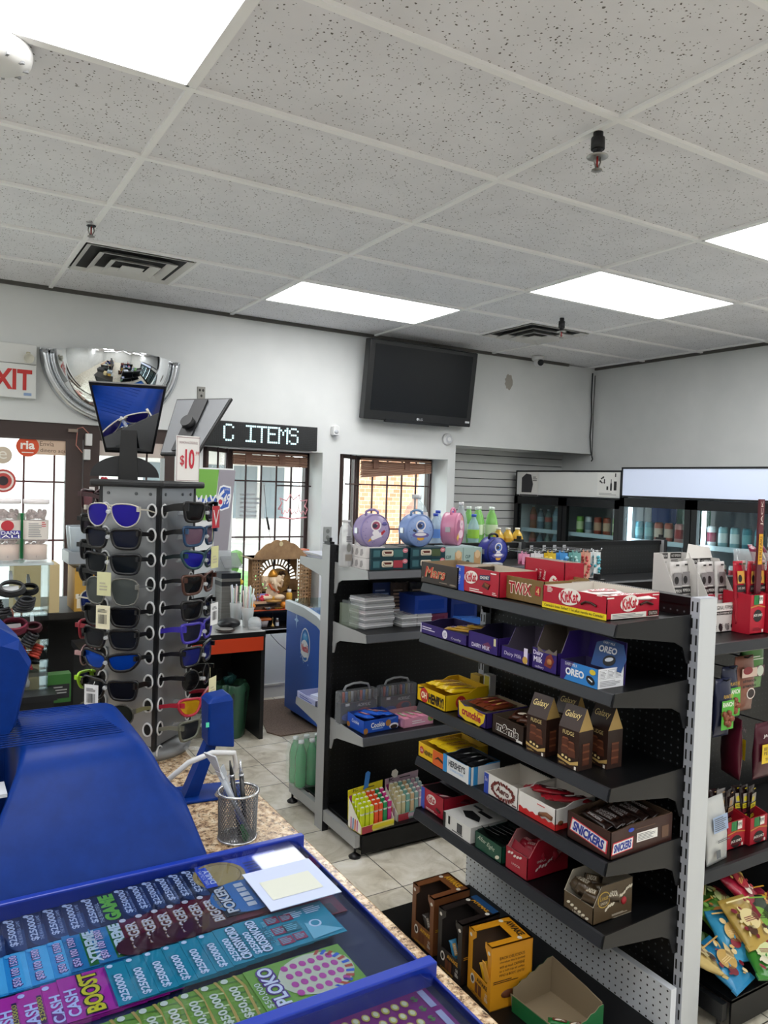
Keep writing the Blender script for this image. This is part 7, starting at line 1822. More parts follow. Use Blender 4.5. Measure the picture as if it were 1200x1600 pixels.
tag(b.build('hanging_banner', [M('#2f6a52', .6), M('#27407a', .6)], None, (5.12, 3.83, 1.50)), 'green and navy price banner hanging at the top inside the lit cooler', 'banner')

# ================================================================== snacks on the rack behind the pale upright
J1, J2, J0 = 1.173, .406, .1155
def stick_bag(x, y, z, w, h, rx, rz, lb, cols, txt, grp, film=None):
    t = thing('jerky_pack', lb, 'snack pack', (x, y, z), 0, grp); t.rotation_euler = (rx, 0, rz)
    b = MB(); R = []
    for u, th in ((0, .001), (.05, .003), (.3, .010), (.6, .011), (.93, .003), (1, .001)):
        R.append([(-w / 2, -th * .3, h * u), (-w / 4, -th, h * u), (w / 4, -th, h * u), (w / 2, -th * .3, h * u), (w / 2, th * .3, h * u), (w / 4, th, h * u), (-w / 4, th, h * u), (-w / 2, th * .3, h * u)])
    b.loft(R, 0); F = FM((0, -.012, 0), (1, 0, 0), (0, 0, 1))
    b.rect(0, h * .56, w * .86, h * .11, F, 1); (b.lines(0, h * .56, w * .7, h * .06, 2, F, 2) if txt == 'SMOKED' else b.text(txt, 0, h * .56, w * .7, h * .045, F, 2)); b.rect(0, h * .45, w * .86, h * .08, F, 3); b.text('ORIGINAL', 0, h * .45, w * .7, h * .04, F, 2); b.rect(0, h * .74, w * .7, h * .2, F, 4, .0002); b.ell(-w * .1, h * .72, w * .2, h * .06, F, 1, .0004); b.lines(0, h * .32, w * .7, h * .1, 3, F, 1); b.rect(0, h * .95, w * .3, h * .025, F, 1)
    b.build('pack', [m_film('pack_film', cols[0], .92, .2)] + [M(c, .3) for c in cols[1:]], t)
    return t
# black and white display box with a hood
def disp(x, y, w, d, lb, name, col, mats, f, hback=.275, hf=.105):
    t = thing('display_box', lb, 'box', (x, y, J1), 0, None)
    b = MB(); b.box(-w / 2, w / 2, 0, .002, 0, hf); b.box(-w / 2, w / 2, 0, d, 0, .003); b.box(-w / 2, w / 2, d - .002, d, 0, hback)
    for s in (-1, 1): b.prism([(0, 0), (d, 0), (d, hback), (d * .7, hback), (0, hf)], s * w / 2 - .001, s * w / 2 + .001, 'x')
    f(b, w, d, hf, hback)
    b.build('box', [M(col, .45)] + [M(c, .45) for c in mats], t); return t
def pj(b, w, d, hf, hb):
    F = front(); b.rect(0, hf - .016, w, .026, F, 1, .0006); b.text('ORIGINAL PEPPERONI', 0, hf - .016, w * .85, .014, F, 2, .0012); b.rect(0, hf - .036, w, .012, F, 2, .0006); b.text('McSWEENEYS', 0, hf - .036, w * .6, .007, F, 1, .0012)
    for i in range(4): b.ell(-w * .36 + i * w * .24, .018, .010, .016, F, 2 if i % 2 else 4, .0006, 9, .4 * i); b.lines(-w * .30 + i * w * .24, .02, .012, .024, 4, F, 2)
    for i in range(2):
        x0 = -w / 2 + w * .5 * i + .008
        FB_ = front(d - .003); b.rect(x0 + w * .22, hb - .012, w * .40, .02, FB_, 2, .0006); b.text('HOT PEPPERONI', x0 + w * .22, hb - .012, w * .34, .009, FB_, 1, .0012); b.lines(x0 + w * .22, hb - .035, w * .36, .02, 3, FB_, 2)
d1 = disp(2.335, 1.73, .15, .12, 'white and black jerky display box, left one behind the top of the pale upright', 'd', '#d9d6d2', ['#efece8', '#1f1c1e', '#a8243a', '#8a8886'], pj)
d2 = disp(2.465, 1.70, .15, .12, 'white and black jerky display box touching the red boxes', 'd', '#d9d6d2', ['#efece8', '#1f1c1e', '#a8243a', '#8a8886'], pj, .255)
MB().prism([(-.075, 0), (.075, .0), (.075, .04), (-.04, .055)], 0, .002, 'y').build('hood', M('#e2dfda', .45), d2, (0, .112, .255), rot=(-.35, 0, 0))
for k in range(5):
    dx = d1 if k < 2 else d2
    x = (2.305, 2.365, 2.415, 2.46, 2.515)[k]
    stick_bag(x, dx.location.y + .05 + .01 * (k % 2), J1 + .012, .055, .235, -.06, .05 * (k % 3 - 1), '%s black and white jerky pack from the left in the white display boxes' % ORD[k], ['#d8d4d2', '#1d1b1d', '#f0eeea', '#a5233a' if k > 1 else '#2a282a', '#8a8688'], 'PEPPERONI', 'black and white jerky packs')
def pr(b, w, d, hf, hb):
    F = front(); b.rect(-w * .12, hf - .018, w * .36, .034, F, 1, .0006); b.rect(w * .16, hf - .018, w * .3, .03, F, 2, .0006); b.text('PEPPE', w * .16, hf - .016, w * .26, .012, F, 3, .0012); b.poly([(-w / 2, hf - .042), (0, hf - .036), (w / 2, hf - .044), (w / 2, hf - .048), (0, hf - .04), (-w / 2, hf - .047)], F, 4, .0006)
    b.ell(0, hf - .075, w * .3, .022, F, 3, .0006); b.text("JACK LINK'S", 0, hf - .074, w * .62, .012, F, 2, .0012, bold=.02); b.lines(0, .018, w * .6, .012, 3, F, 5); b.ell(w * .36, .010, .005, .006, F, 2, .0006)
RC = ['#1f7a3f', '#efe9e0', '#1d1a1b', '#c98a3a', '#7a1424']
for k, (x, y) in enumerate(((2.555, 1.63), (2.65, 1.615), (2.75, 1.60))):
    disp(x, y, .085, .11, 'red jerky box with a green patch, %s from the left on the upper snack shelf' % ORD[k], 'd', '#bd1630', RC, pr, .145, .14)
    for q in range(3):
        stick_bag(x - .025 + .025 * q, y + .05 + .012 * (q % 2), J1 + .03, .05, .225, -.1 + .05 * q, .1 * (q - 1), '%s red jerky pack in the %s red box from the left' % (ORD[q], ORD[k]), ['#b01a30', '#2a2224', '#e8d8d0', '#7a1a28', '#d8a04a'] if q != 1 else ['#cfa9a4', '#27663a', '#e8e0d8', '#8a2030', '#c03040'], 'JACK LINKS', 'red jerky packs')
# candy tub behind, long yellow maroon strip hanging
t = thing('candy_tub', 'clear tub of maroon and yellow candy bars behind the jerky boxes', 'tub', (2.90, 1.87, J1))
MB().lathe([(.001, .0), (.065, 0), (.085, .27), (.083, .27), (.063, .004), (.001, .004)], n=24).build('tub', m_film('tub_plastic', '#dfe4e6', .25, .08), t)
tag(MB().box(-.09, .09, 0, .003, 0, .11).box(-.06, .04, -.001, 0, .02, .09, 1).build('price_card', [M('#d9d6d6', .5), M('#8a8488', .5)], None, (2.80, 1.75, J1)), 'white card with a grey panel standing before the candy tub', 'card')
bar('mb', .10, .028, .014, '#7a1a3a', '#5a1028', 'NIBS', '#f0d8a0')
for k in range(6):
    o = bpy.data.objects.new('wrapped_bar', _bars['mb']); COL.objects.link(o); o.location = (2.86 + .018 * k, 1.85 + .02 * (k % 2), J1 + .24 + .006 * (k % 3)); o.rotation_euler = (0, -1.0 - .1 * (k % 3), 1.2 + .2 * k)
    tag(o, 'maroon candy bar with yellow tip, %s from left in the clear tub' % ORD[k], 'candy bar', 'maroon bars in the tub'); 
for k, x in enumerate((2.585, 2.66)):
    t = thing('meat_stick', '%s tall maroon and yellow meat stick standing at the picture edge' % ('left' if k == 0 else 'right'), 'snack stick', (x, 1.655 - .01 * k, J1 + .02)); t['group'] = 'tall meat sticks'
    b = MB().box(-.014, .014, -.004, .004, 0, .46); F = front(-.004); b.rect(0, .28, .024, .11, F, 1, .0006); b.text('TERIYAKI', 0, .28, .09, .014, F, 2, .0012, R90); b.text('JACK', 0, .41, .09, .016, F, 3, .0008, R90)
    b.build('stick', [M('#5a1424', .3), M('#e0a51e', .4), M('#4a1a14', .4), M('#e8dcd0', .4)], t)
# hanging bags on hooks below the upper shelf
def pouch(x, y, z, w, h, cols, lb, f, grp=None, rx=0, rz=0, name='snack_bag'):
    t = thing(name, lb, 'bag', (x, y, z), 0, grp); t.rotation_euler = (rx, 0, rz)
    b = MB(); R = []
    for u, th in ((0, .001), (.04, .002), (.12, .014), (.4, .024), (.7, .020), (.90, .004), (1, .001)):
        R.append([(w / 2 * math.cos(a) * (1 + .02 * math.sin(u * 23)), th * math.sin(a) * (1 + .22 * math.sin(7 * a + u * 17)), h * u + .004 * math.sin(5 * a) * (th > .01)) for a in [2 * PI * i / 14 for i in range(14)]])
    b.loft(R, 0); f(b, FM((0, -.0245, 0), (1, 0, 0), (0, 0, 1)), w, h)
    b.build('bag', [M(c, .28) for c in cols], t); return t
def fr_(b, F, w, h):
    b.rect(0, h * .40, w * .78, h * .50, F, 1); b.text('PLANTERS', 0, h * .72, w * .6, h * .06, F, 2); b.text('RANCH', 0, h * .58, w * .66, h * .08, F, 3, bold=.03)
    rnd = random.Random(3)
    for i in range(9): b.sph((rnd.uniform(-w * .25, w * .25), -.0245, h * rnd.uniform(.22, .46)), .011, 4, 8, 5)
def fa_(b, F, w, h):
    b.rect(0, h * .72, w * .8, h * .16, F, 1); b.ell(-w * .1, h * .76, w * .25, h * .07, F, 2, .0006); b.text('almonds', .0, h * .58, w * .7, h * .06, F, 3, bold=.02); b.text('amandes', .0, h * .49, w * .7, h * .06, F, 3, bold=.02); b.ell(w * .1, h * .34, w * .22, h * .10, F, 4, .0006); b.ell(w * .1, h * .34, w * .18, h * .08, F, 3, .001)
def fg_(b, F, w, h): b.rect(0, h * .35, w * .7, h * .2, F, 1); b.lines(0, h * .6, w * .6, h * .09, 2, F, 2); b.ell(.02, h * .35, .02, .02, F, 2, .0006)
def fj_(b, F, w, h):
    b.text('JACK LINKS', 0, h * .80, w * .8, h * .07, F, 1, bold=.02); b.rect(0, h * .48, w * .84, h * .34, F, 2); b.text('BEEF STEAK', 0, h * .57, w * .7, h * .06, F, 3); b.text('PEPITES DE', 0, h * .49, w * .7, h * .06, F, 3); b.text('TERIYAKI', 0, h * .38, w * .6, h * .05, F, 3)
pouch(2.36, 1.62, .835, .085, .20, ['#1f2440', '#4fae34', '#e0b23a', '#f0f0e6', '#8a4a30'], 'navy and green ranch nut bag hanging nearest the pale upright', fr_, 'ranch nut bags')
pouch(2.43, 1.645, .865, .085, .20, ['#1f2440', '#4fae34', '#e0b23a', '#f0f0e6', '#8a4a30'], 'navy and green ranch nut bag hanging second, beside the almond bag', fr_, 'ranch nut bags')
pouch(2.535, 1.66, .89, .11, .20, ['#8a5a4a', '#d8c0b0', '#8a2a30', '#2a1c1c', '#e8dcd4'], 'brown almond bag hanging right of the green ranch bags', fa_)
pouch(2.64, 1.70, .95, .13, .20, ['#4f8a3a', '#6a4a50', '#dfe8d8'], 'green snack bag hanging at the picture edge beside the almond bag', fg_)
pouch(2.60, 1.60, .66, .15, .20, ['#4a1626', '#ece6e4', '#e2c21e', '#3a1218'], 'maroon and yellow beef bag hanging below the almond bag', fj_)
pouch(2.545, 1.70, .64, .11, .22, ['#5a1a2c', '#d8d0d4', '#d8b81e', '#3a1218'], 'maroon and yellow beef bag turned sideways, left of the hanging beef bag', fj_, None, 0, 1.2)
for k, (x, y, z) in enumerate(((2.36, 1.62, 1.03), (2.43, 1.645, 1.06), (2.535, 1.66, 1.085), (2.64, 1.70, 1.145), (2.60, 1.60, .855), (2.545, 1.70, .855))):
    h = thing('hook', 'chrome hook holding the %s hanging snack bag' % ('nearest ranch', 'second ranch', 'almond', 'green', 'front maroon', 'sideways maroon')[k], 'hook', (x, 1.974, z), group='wire hooks on the snack rack')
    MB().tube([(0, 0, 0), (0, y - 1.974 - .015, 0), (0, y - 1.974 - .03, .012)], .0028, 6).build('wire', M('#5a5c60', .3, .8), h); MB().box(-.012, .012, -.008, .0, -.02, .012).build('plate', M('#4a4c50', .3, .7), h)
# lower shelf
def fw(b, F, w, h): b.rect(.0, h * .62, w * .7, h * .24, F, 1); b.lines(0, h * .62, w * .6, h * .2, 7, F, 2, .0008); b.rect(-w * .2, h * .18, w * .2, h * .12, F, 2); b.lines(.1 * w, h * .36, w * .6, h * .05, 2, F, 2)
pouch(2.345, 1.60, J2, .13, .22, ['#c9cbca', '#9fb4d4', '#5a6068'], 'white bag with a blue text panel standing on the lower snack shelf beside the upright', fw, None, -.12, .1)
def low(x, y, lb, f): 
    o = disp(x, y, .10, .13, lb, 'd', '#b0182c', RC, f, .12, .10); o.location.z = J2; return o
l1 = low(2.50, 1.635, 'red jerky box on the lower snack shelf, right of the white bag', pr)
l2 = low(2.61, 1.62, 'red and black box at the picture edge on the lower snack shelf', pr)
for k in range(6):
    l = l1 if k < 3 else l2
    t = stick_bag(l.location.x - .025 + .025 * (k % 3), l.location.y + .06, J2 + .03, .05, .16, -.15 + .1 * (k % 3), .2 * (k % 3 - 1), '%s dark snack pack from the left standing in the lower red boxes' % ORD[k], ['#8a8684' if k == 1 else '#2a1a1c', '#d8c81e' if k > 2 else '#c4a070', '#1d1a1b', '#6a1a28', '#a8a098'], 'SMOKED', 'dark packs in the lower red boxes')
# candy bags heaped on the base deck
fc_n = [0]
def fc(b, F, w, h):
    rnd = random.Random(int(h * 1e4 + F.translation.y * 1e5) + fc_n[0]); fc_n[0] += 1
    for i in range(16): b.ell(rnd.uniform(-.36, .36) * w, h * rnd.uniform(.15, .85), w * rnd.uniform(.03, .10), h * rnd.uniform(.02, .06), F, 1 + i % 3, .0001 + .00002 * i, 8, rnd.uniform(0, 3))
    b.rect(0, h * .88, w * .86, h * .03, F, 1, .0001)
    b.ell(0, h * .5, w * .3, h * .2, F, 1, .0006); b.poly([(w * .1, h * .55), (w * .4, h * .75), (w * .42, h * .5), (w * .2, h * .42)], F, 2, .0006); b.ell(-w * .15, h * .3, w * .14, h * .1, F, 3, .0006); b.lines(0, h * .5, w * .4, h * .1, 3, F, 2, .0012)
heap = [(2.36, 1.47, .03, '#3f8a34', 'bright green bag with pale oval at the heap front', ['#d8e0a8', '#8a1a2c', '#e8e4c8'], -.5), (2.24, 1.60, .04, '#c8b070', 'gold bag tucked against the pale upright', ['#e8d8a0', '#7a1a2a', '#5a3a1a'], 1.1), (2.40, 1.55, .09, '#b89a4a', 'golden bag with maroon patch in the middle of the heap', ['#e4d49a', '#7a1028', '#4a2a14'], -.1), (2.50, 1.68, .10, '#4a7a2e', 'leaf green bag below the maroon ones', ['#c9d890', '#8a1a2c', '#e0c060'], .6), (2.27, 1.52, .00, '#2a86b8', 'blue cornered gold caramel bag at the front of the heap', ['#c9a45a', '#e8cf98', '#7a1a2c'], .2), (2.34, 1.57, .04, '#3a9ac4', 'second blue and gold caramel bag behind the front one', ['#d8b46a', '#e8cf98', '#8a1a2c'], -.3),
        (2.29, 1.68, .05, '#5a8a34', 'green and maroon caramel bag in the middle of the heap', ['#d8d48a', '#8a1a34', '#6a3a1a'], .5), (2.40, 1.63, .06, '#6aa040', 'light green caramel bag right of the middle', ['#b87a3a', '#7ab050', '#5a2a14'], .1),
        (2.48, 1.58, .05, '#2a3a26', 'dark green bag with lime edge, front right of heap', ['#7aaa3a', '#23301e', '#8a6a2a'], -.4), (2.30, 1.78, .10, '#6a7a54', 'olive candy bag at the back left of the heap', ['#d8d4b0', '#7a1a2a', '#3a4a2a'], .9),
        (2.44, 1.76, .11, '#8a1530', 'maroon candy bag on top of the heap', ['#c9a03a', '#6a1024', '#e0b04a'], .3), (2.56, 1.68, .14, '#a81a38', 'crimson candy bag at the top right of the heap', ['#b8303c', '#e8c86a', '#f0e0d0'], .5),
        (2.58, 1.60, .08, '#98203a', 'crimson candy bag with yellow dots under the top right one', ['#d8a43a', '#7a1028', '#f0e0d0'], -.2)]
heap = [(x - .055, y - .09, z * .8 - .008, c, lb, cs, rz) for x, y, z, c, lb, cs, rz in heap]
for k, (x, y, z, c, lb, cs, rz) in enumerate(heap):
    t = pouch(x, y - .04, J0 + .026 + z, .125, .165, [c] + cs, lb + ' on the snack rack base', fc, 'candy bags heaped on the rack base', -1.25 + .15 * (k % 3), rz, 'candy_bag')
    MB().box(-.065, .065, -.004, .004, 0, .02).build('seal', M(c, .3), t)

# ================================================================== lottery equipment on the counter
BLUE = m_noisy('blue_plastic', [(.3, '#042a72'), (.7, '#06307e')], 30, .42, 3)
BLUE.node_tree.nodes['Principled BSDF'].inputs['Specular IOR Level'].default_value = .16
TZc = .9505
t = thing('lottery_terminal', 'large rounded blue lottery terminal standing behind the ticket tray', 'lottery terminal', (0, 0, TZc))
prof = [(1.315, .0), (1.325, .03), (1.39, .12), (1.43, .180), (1.45, .204), (1.48, .218), (1.52, .223), (1.62, .226), (1.70, .224), (1.725, .212), (1.735, .17), (1.735, .0)]
R = []
def xr(z): return .455 - .068 * (z / .213) ** 1.5
for y, z in prof:
    x1 = xr(z); x0 = .05 + .10 * (z / .213); row = [(x0, y, 0), (x0, y, z * .93), (x0 + .006, y, z * .98), (x0 + .014, y, z)]
    for k in range(7):
        a = k / 6 * R90; rr = .05 if z > .1 else .02
        drop = rr * (1 - math.cos(a)); row.append((x1 - rr + rr * math.sin(a), y + (.0 if z > .19 else drop * .4), z - (drop if z > .15 else 0)))
    row.append((x1 + .0, y, 0.0)); R.append(row)
b = MB(); b.loft(R, 0, True, False, False)
b.add(R[0], [tuple(range(len(R[0])))], 0)
b.build('cover', BLUE, t)
lo = [(y if y < 1.5 else y - .01, z * .80) for y, z in prof]
MB().prism(lo, -.40, .048, 'x').build('side_body', M('#0f2f88', .45), t, bevel=.006)
b = MB().box(.06, .13, 1.40, 1.46, .16, .166)
b.build('roller_cover', M('#c4c8ce', .4), t, (0, .02, .0))
# ribbed top
b = MB()
for k in range(18):
    y = 1.485 + .0125 * k
    b.tube([(.08, y, .2245 + .0005), (.335 - .002 * k, y, .2245 + .0005)], .0012, 5)
b.build('ribs', BLUE, t)
MB().tube([(.02, 1.345, .028), (.14, 1.345, .028), (.33, 1.338, .030), (.40, 1.345, .04), (.415, 1.36, .06)], .0009, 4).tube([(.14, 1.416, .142), (.24, 1.424, .158), (.36, 1.424, .158)], .0009, 4).build('seam_line', M('#2e5cc8', .4), t)
# tilted screen head at the picture's left edge
t = thing('lottery_screen', 'blue angular lottery screen head on a neck at the left picture edge', 'screen', (.0, 1.56, TZc))
A_ = lambda y, pts: [(x, y, z - .95) for x, z in pts]
MB().loft([A_(.0, [(-.2, 1.37), (.13, 1.34), (.158, 1.330), (.176, 1.297), (.151, 1.187), (.131, 1.15), (-.2, 1.12)]),
           A_(.03, [(-.2, 1.40), (.12, 1.374), (.162, 1.345), (.184, 1.30), (.158, 1.18), (.131, 1.14), (-.2, 1.11)]),
           A_(.11, [(-.2, 1.45), (.11, 1.40), (.165, 1.34), (.18, 1.30), (.15, 1.20), (.12, 1.16), (-.2, 1.13)])], 0, False).build('housing', BLUE, t)
MB().cyl((.05, .05, .172), (.05, .05, .21), .05, .04, 20).build('neck', M('#0f2f88', .45), t)
MB().box(-.18, .10, .111, .115, .24, .42).build('display', M('#1b2026', .15), t)
# ticket checker
t = thing('ticket_checker', 'small blue ticket checker on a slanted stand at the counter edge', 'scanner', (.548, 1.655, TZc))
MB().prism([(-.05, -.035), (.075, -.05), (.10, .035), (-.05, .06)], 0, .006, 'z').build('base_plate', BLUE, t, bevel=.002)
MB().loft([[(-.045, -.012, .006), (-.012, -.012, .006), (-.012, .02, .006), (-.045, .02, .006)], [(.012, -.012, .14), (.035, -.012, .14), (.035, .015, .14), (.012, .015, .14)], [(.02, -.012, .20), (.045, -.012, .20), (.045, .015, .20), (.02, .015, .20)]], 0, False).build('stem', BLUE, t)
MB().loft([[(.0, -.03, .120), (.062, -.03, .108), (.066, .03, .108), (.004, .03, .120)], [(-.002, -.034, .215), (.055, -.034, .218), (.058, .034, .218), (.002, .034, .215)], [(.008, -.026, .225), (.05, -.026, .23), (.05, .026, .23), (.008, .026, .225)]], 0, False).build('head', BLUE, t, bevel=.004)
MB().box(-.0035, .0035, -.036, -.034, .165, .175).build('indicator', M('#58d8b0', .3), t, (-.004, 0, 0))
tag(MB().tube([(.40, 1.66, TZc + .004), (.44, 1.60, TZc + .06), (.49, 1.575, TZc + .11), (.54, 1.57, TZc + .125), (.59, 1.575, TZc + .115), (.60, 1.585, TZc + .08), (.585, 1.60, TZc + .045), (.565, 1.61, TZc + .012)], .006, 8).build('cable', M('#c9cbcd', .4)), 'light grey cable arching from the blue terminal to the ticket checker', 'cable')
# mesh pen cup
t = thing('pen_cup', 'silver wire mesh pen cup on the granite counter', 'pen holder', (.545, 1.425, TZc))
r0, h0 = .037, .094
b = MB(); nst = 44
for s in (-1, 1):
    for k in range(nst):
        a0 = 2 * PI * k / nst
        b.tube([((r0 + .002 * u) * math.cos(a0 + s * u * 1.5), (r0 + .002 * u) * math.sin(a0 + s * u * 1.5), h0 * u) for u in [i / 7 for i in range(8)]], .0008, 3)
b.build('mesh', M('#85888c', .35, .8), t, fix=False)
for z, r in ((.002, r0), (h0, r0 + .0025)):
    MB().tube([((r) * math.cos(2 * PI * i / 36), r * math.sin(2 * PI * i / 36), z) for i in range(36)], .0028, 8, 0, True).build('rim', M('#c4c6c8', .25, .85), t)
MB().lathe([(.001, 0), (r0, 0), (r0, .0015), (.001, .0015)], n=30).build('base', M('#8f9194', .35, .8), t)
def stick(name, p, q, r, mats, lb, cat, f=None, seg=()):
    t = thing(name, lb, cat, p); d = Vector(q) - Vector(p); t.rotation_euler = d.to_track_quat('Z', 'Y').to_euler(); L = d.length
    for (nm, a, c, ra, rb, mi) in seg: MB().lathe([(.0005, a * L), (ra, a * L), (rb, c * L), (.0005, c * L)], n=12).build(nm, mats[mi], t)
    return t
CX0, CY0 = .545, 1.425
for k, (dx, dy, ex, ey, ez) in enumerate(((-.006, .012, -.012, .02, .150), (.004, .008, .006, .010, .152))):
    stick('pen', (CX0 + dx + .012, CY0 + dy - .012, TZc + .004), (CX0 + ex, CY0 + ey, TZc + ez), .004, [M('#17181b', .3), M('#c9ccd0', .25, .8)], ('black pen with a rounded tip, left one' if k == 0 else 'black and silver pen with a pointed end, right one') + ' in the mesh cup', 'pen', None,
          (('barrel', .0, .80, .0045, .0048, 0), ('tip', .80, 1.0, .0046, .0012, 0 if k == 0 else 1), ('ring', .78, .81, .0051, .0051, 1)))
stick('pen', (CX0 + .015, CY0 - .014, TZc + .004), (CX0 - .018, CY0 + .01, TZc + .105), .004, [M('#3a4a8a', .4), M('#9aa0b0', .3)], 'blue grey pen leaning low inside the mesh cup', 'pen', None, (('barrel', 0, .9, .004, .0042, 0), ('tip', .9, 1, .004, .001, 1)))
t = thing('scratcher', 'clear plastic scratch tool with a slotted fan head leaning out of the mesh cup', 'scratcher', (CX0 + .018, CY0 - .02, TZc + .012))
d = Vector((-.075, .012, .155)); t.rotation_euler = d.to_track_quat('Z', 'Y').to_euler()
MB().tube([(0, 0, 0), (0, 0, .135)], [.004, .0052], 8).build('handle', m_film('clear_handle', '#b9c0ca', .7, .1), t)
b = MB()
for i in range(9):
    u = (i - 4) / 4; b.add([(u * .009 - .0012, -.001, .145), (u * .009 + .0012, -.001, .145), (u * .022 + .0016, -.001, .178), (u * .022 - .0016, -.001, .178), (u * .009 - .0012, .001, .145), (u * .009 + .0012, .001, .145), (u * .022 + .0016, .001, .178), (u * .022 - .0016, .001, .178)], [(0, 1, 2, 3), (7, 6, 5, 4), (0, 4, 5, 1), (1, 5, 6, 2), (2, 6, 7, 3), (3, 7, 4, 0)])
b.box(-.011, .011, -.002, .002, .132, .147); b.prism([(-.024, .177), (.024, .177), (.026, .186), (-.026, .186)], -.0015, .0015, 'y')
b.build('fan_head', M('#c4c8ce', .15), t, rot=(0, 0, .3))
t = thing('scratcher', 'second clear scratch tool with a blue and green shaft inside the mesh cup', 'scratcher', (CX0 + .012, CY0 - .022, TZc + .006))
d = Vector((-.045, .03, .14)); t.rotation_euler = d.to_track_quat('Z', 'Y').to_euler()
MB().box(-.006, .006, -.0015, .0015, .06, .15).box(-.011, .011, -.0015, .0015, .13, .15).build('blade', m_film('clear_blade', '#ccd2d8', .5, .1), t)
MB().cyl((0, 0, .03), (0, 0, .06), .006, None, 10).build('collar', M('#3a4fae', .4), t); MB().prism([(-.016, 0), (.016, 0), (.004, .032), (-.004, .032)], -.004, .004, 'y').build('foot', M('#1f7a44', .4), t)

# ---- ticket tray: blue frame, navy bed, clear lid
t = thing('ticket_tray', 'blue framed scratch ticket tray under a clear lid on the counter', 'tray', (0, 0, TZc))
TX0, TX1, TY0, TY1, TY2 = -.45, .628, .868, 1.305, .40
MB().box(TX0, TX1, TY2, TY1, 0, .008).build('bed', M('#1c2440', .4), t)
f = MB()
f.box(TX0, TX1 + .004, TY1 - .006, TY1 + .008, .0, .038); f.box(TX1 - .005, TX1 + .0, TY2, TY1, 0, .020); f.box(TX0, TX1 + .002, TY0 - .012, TY0 + .008, 0, .040)
f.build('frame', M('#0f2f96', .3), t, bevel=.002)
LID = m_glass('tray_lid', '#dfe6f2', 1.45, .03)
for y0, y1 in ((TY0 + .012, TY1 - .008), (TY2, TY0 - .016)):
    MB().box(TX0, TX1 - .03, y0, y1, .034, .0355).loft([[(TX1 - .03, y, .034), (TX1 - .03, y, .0355)] + [] for y in (y0, y1)], 0, False, False, False).prism([(TX1 - .03, .0355), (TX1 - .012, .030), (TX1 - .008, .012), (TX1 - .0095, .012), (TX1 - .0135, .029), (TX1 - .03, .034)], y0, y1, 'y').build('lid', LID, t)
TK = {}
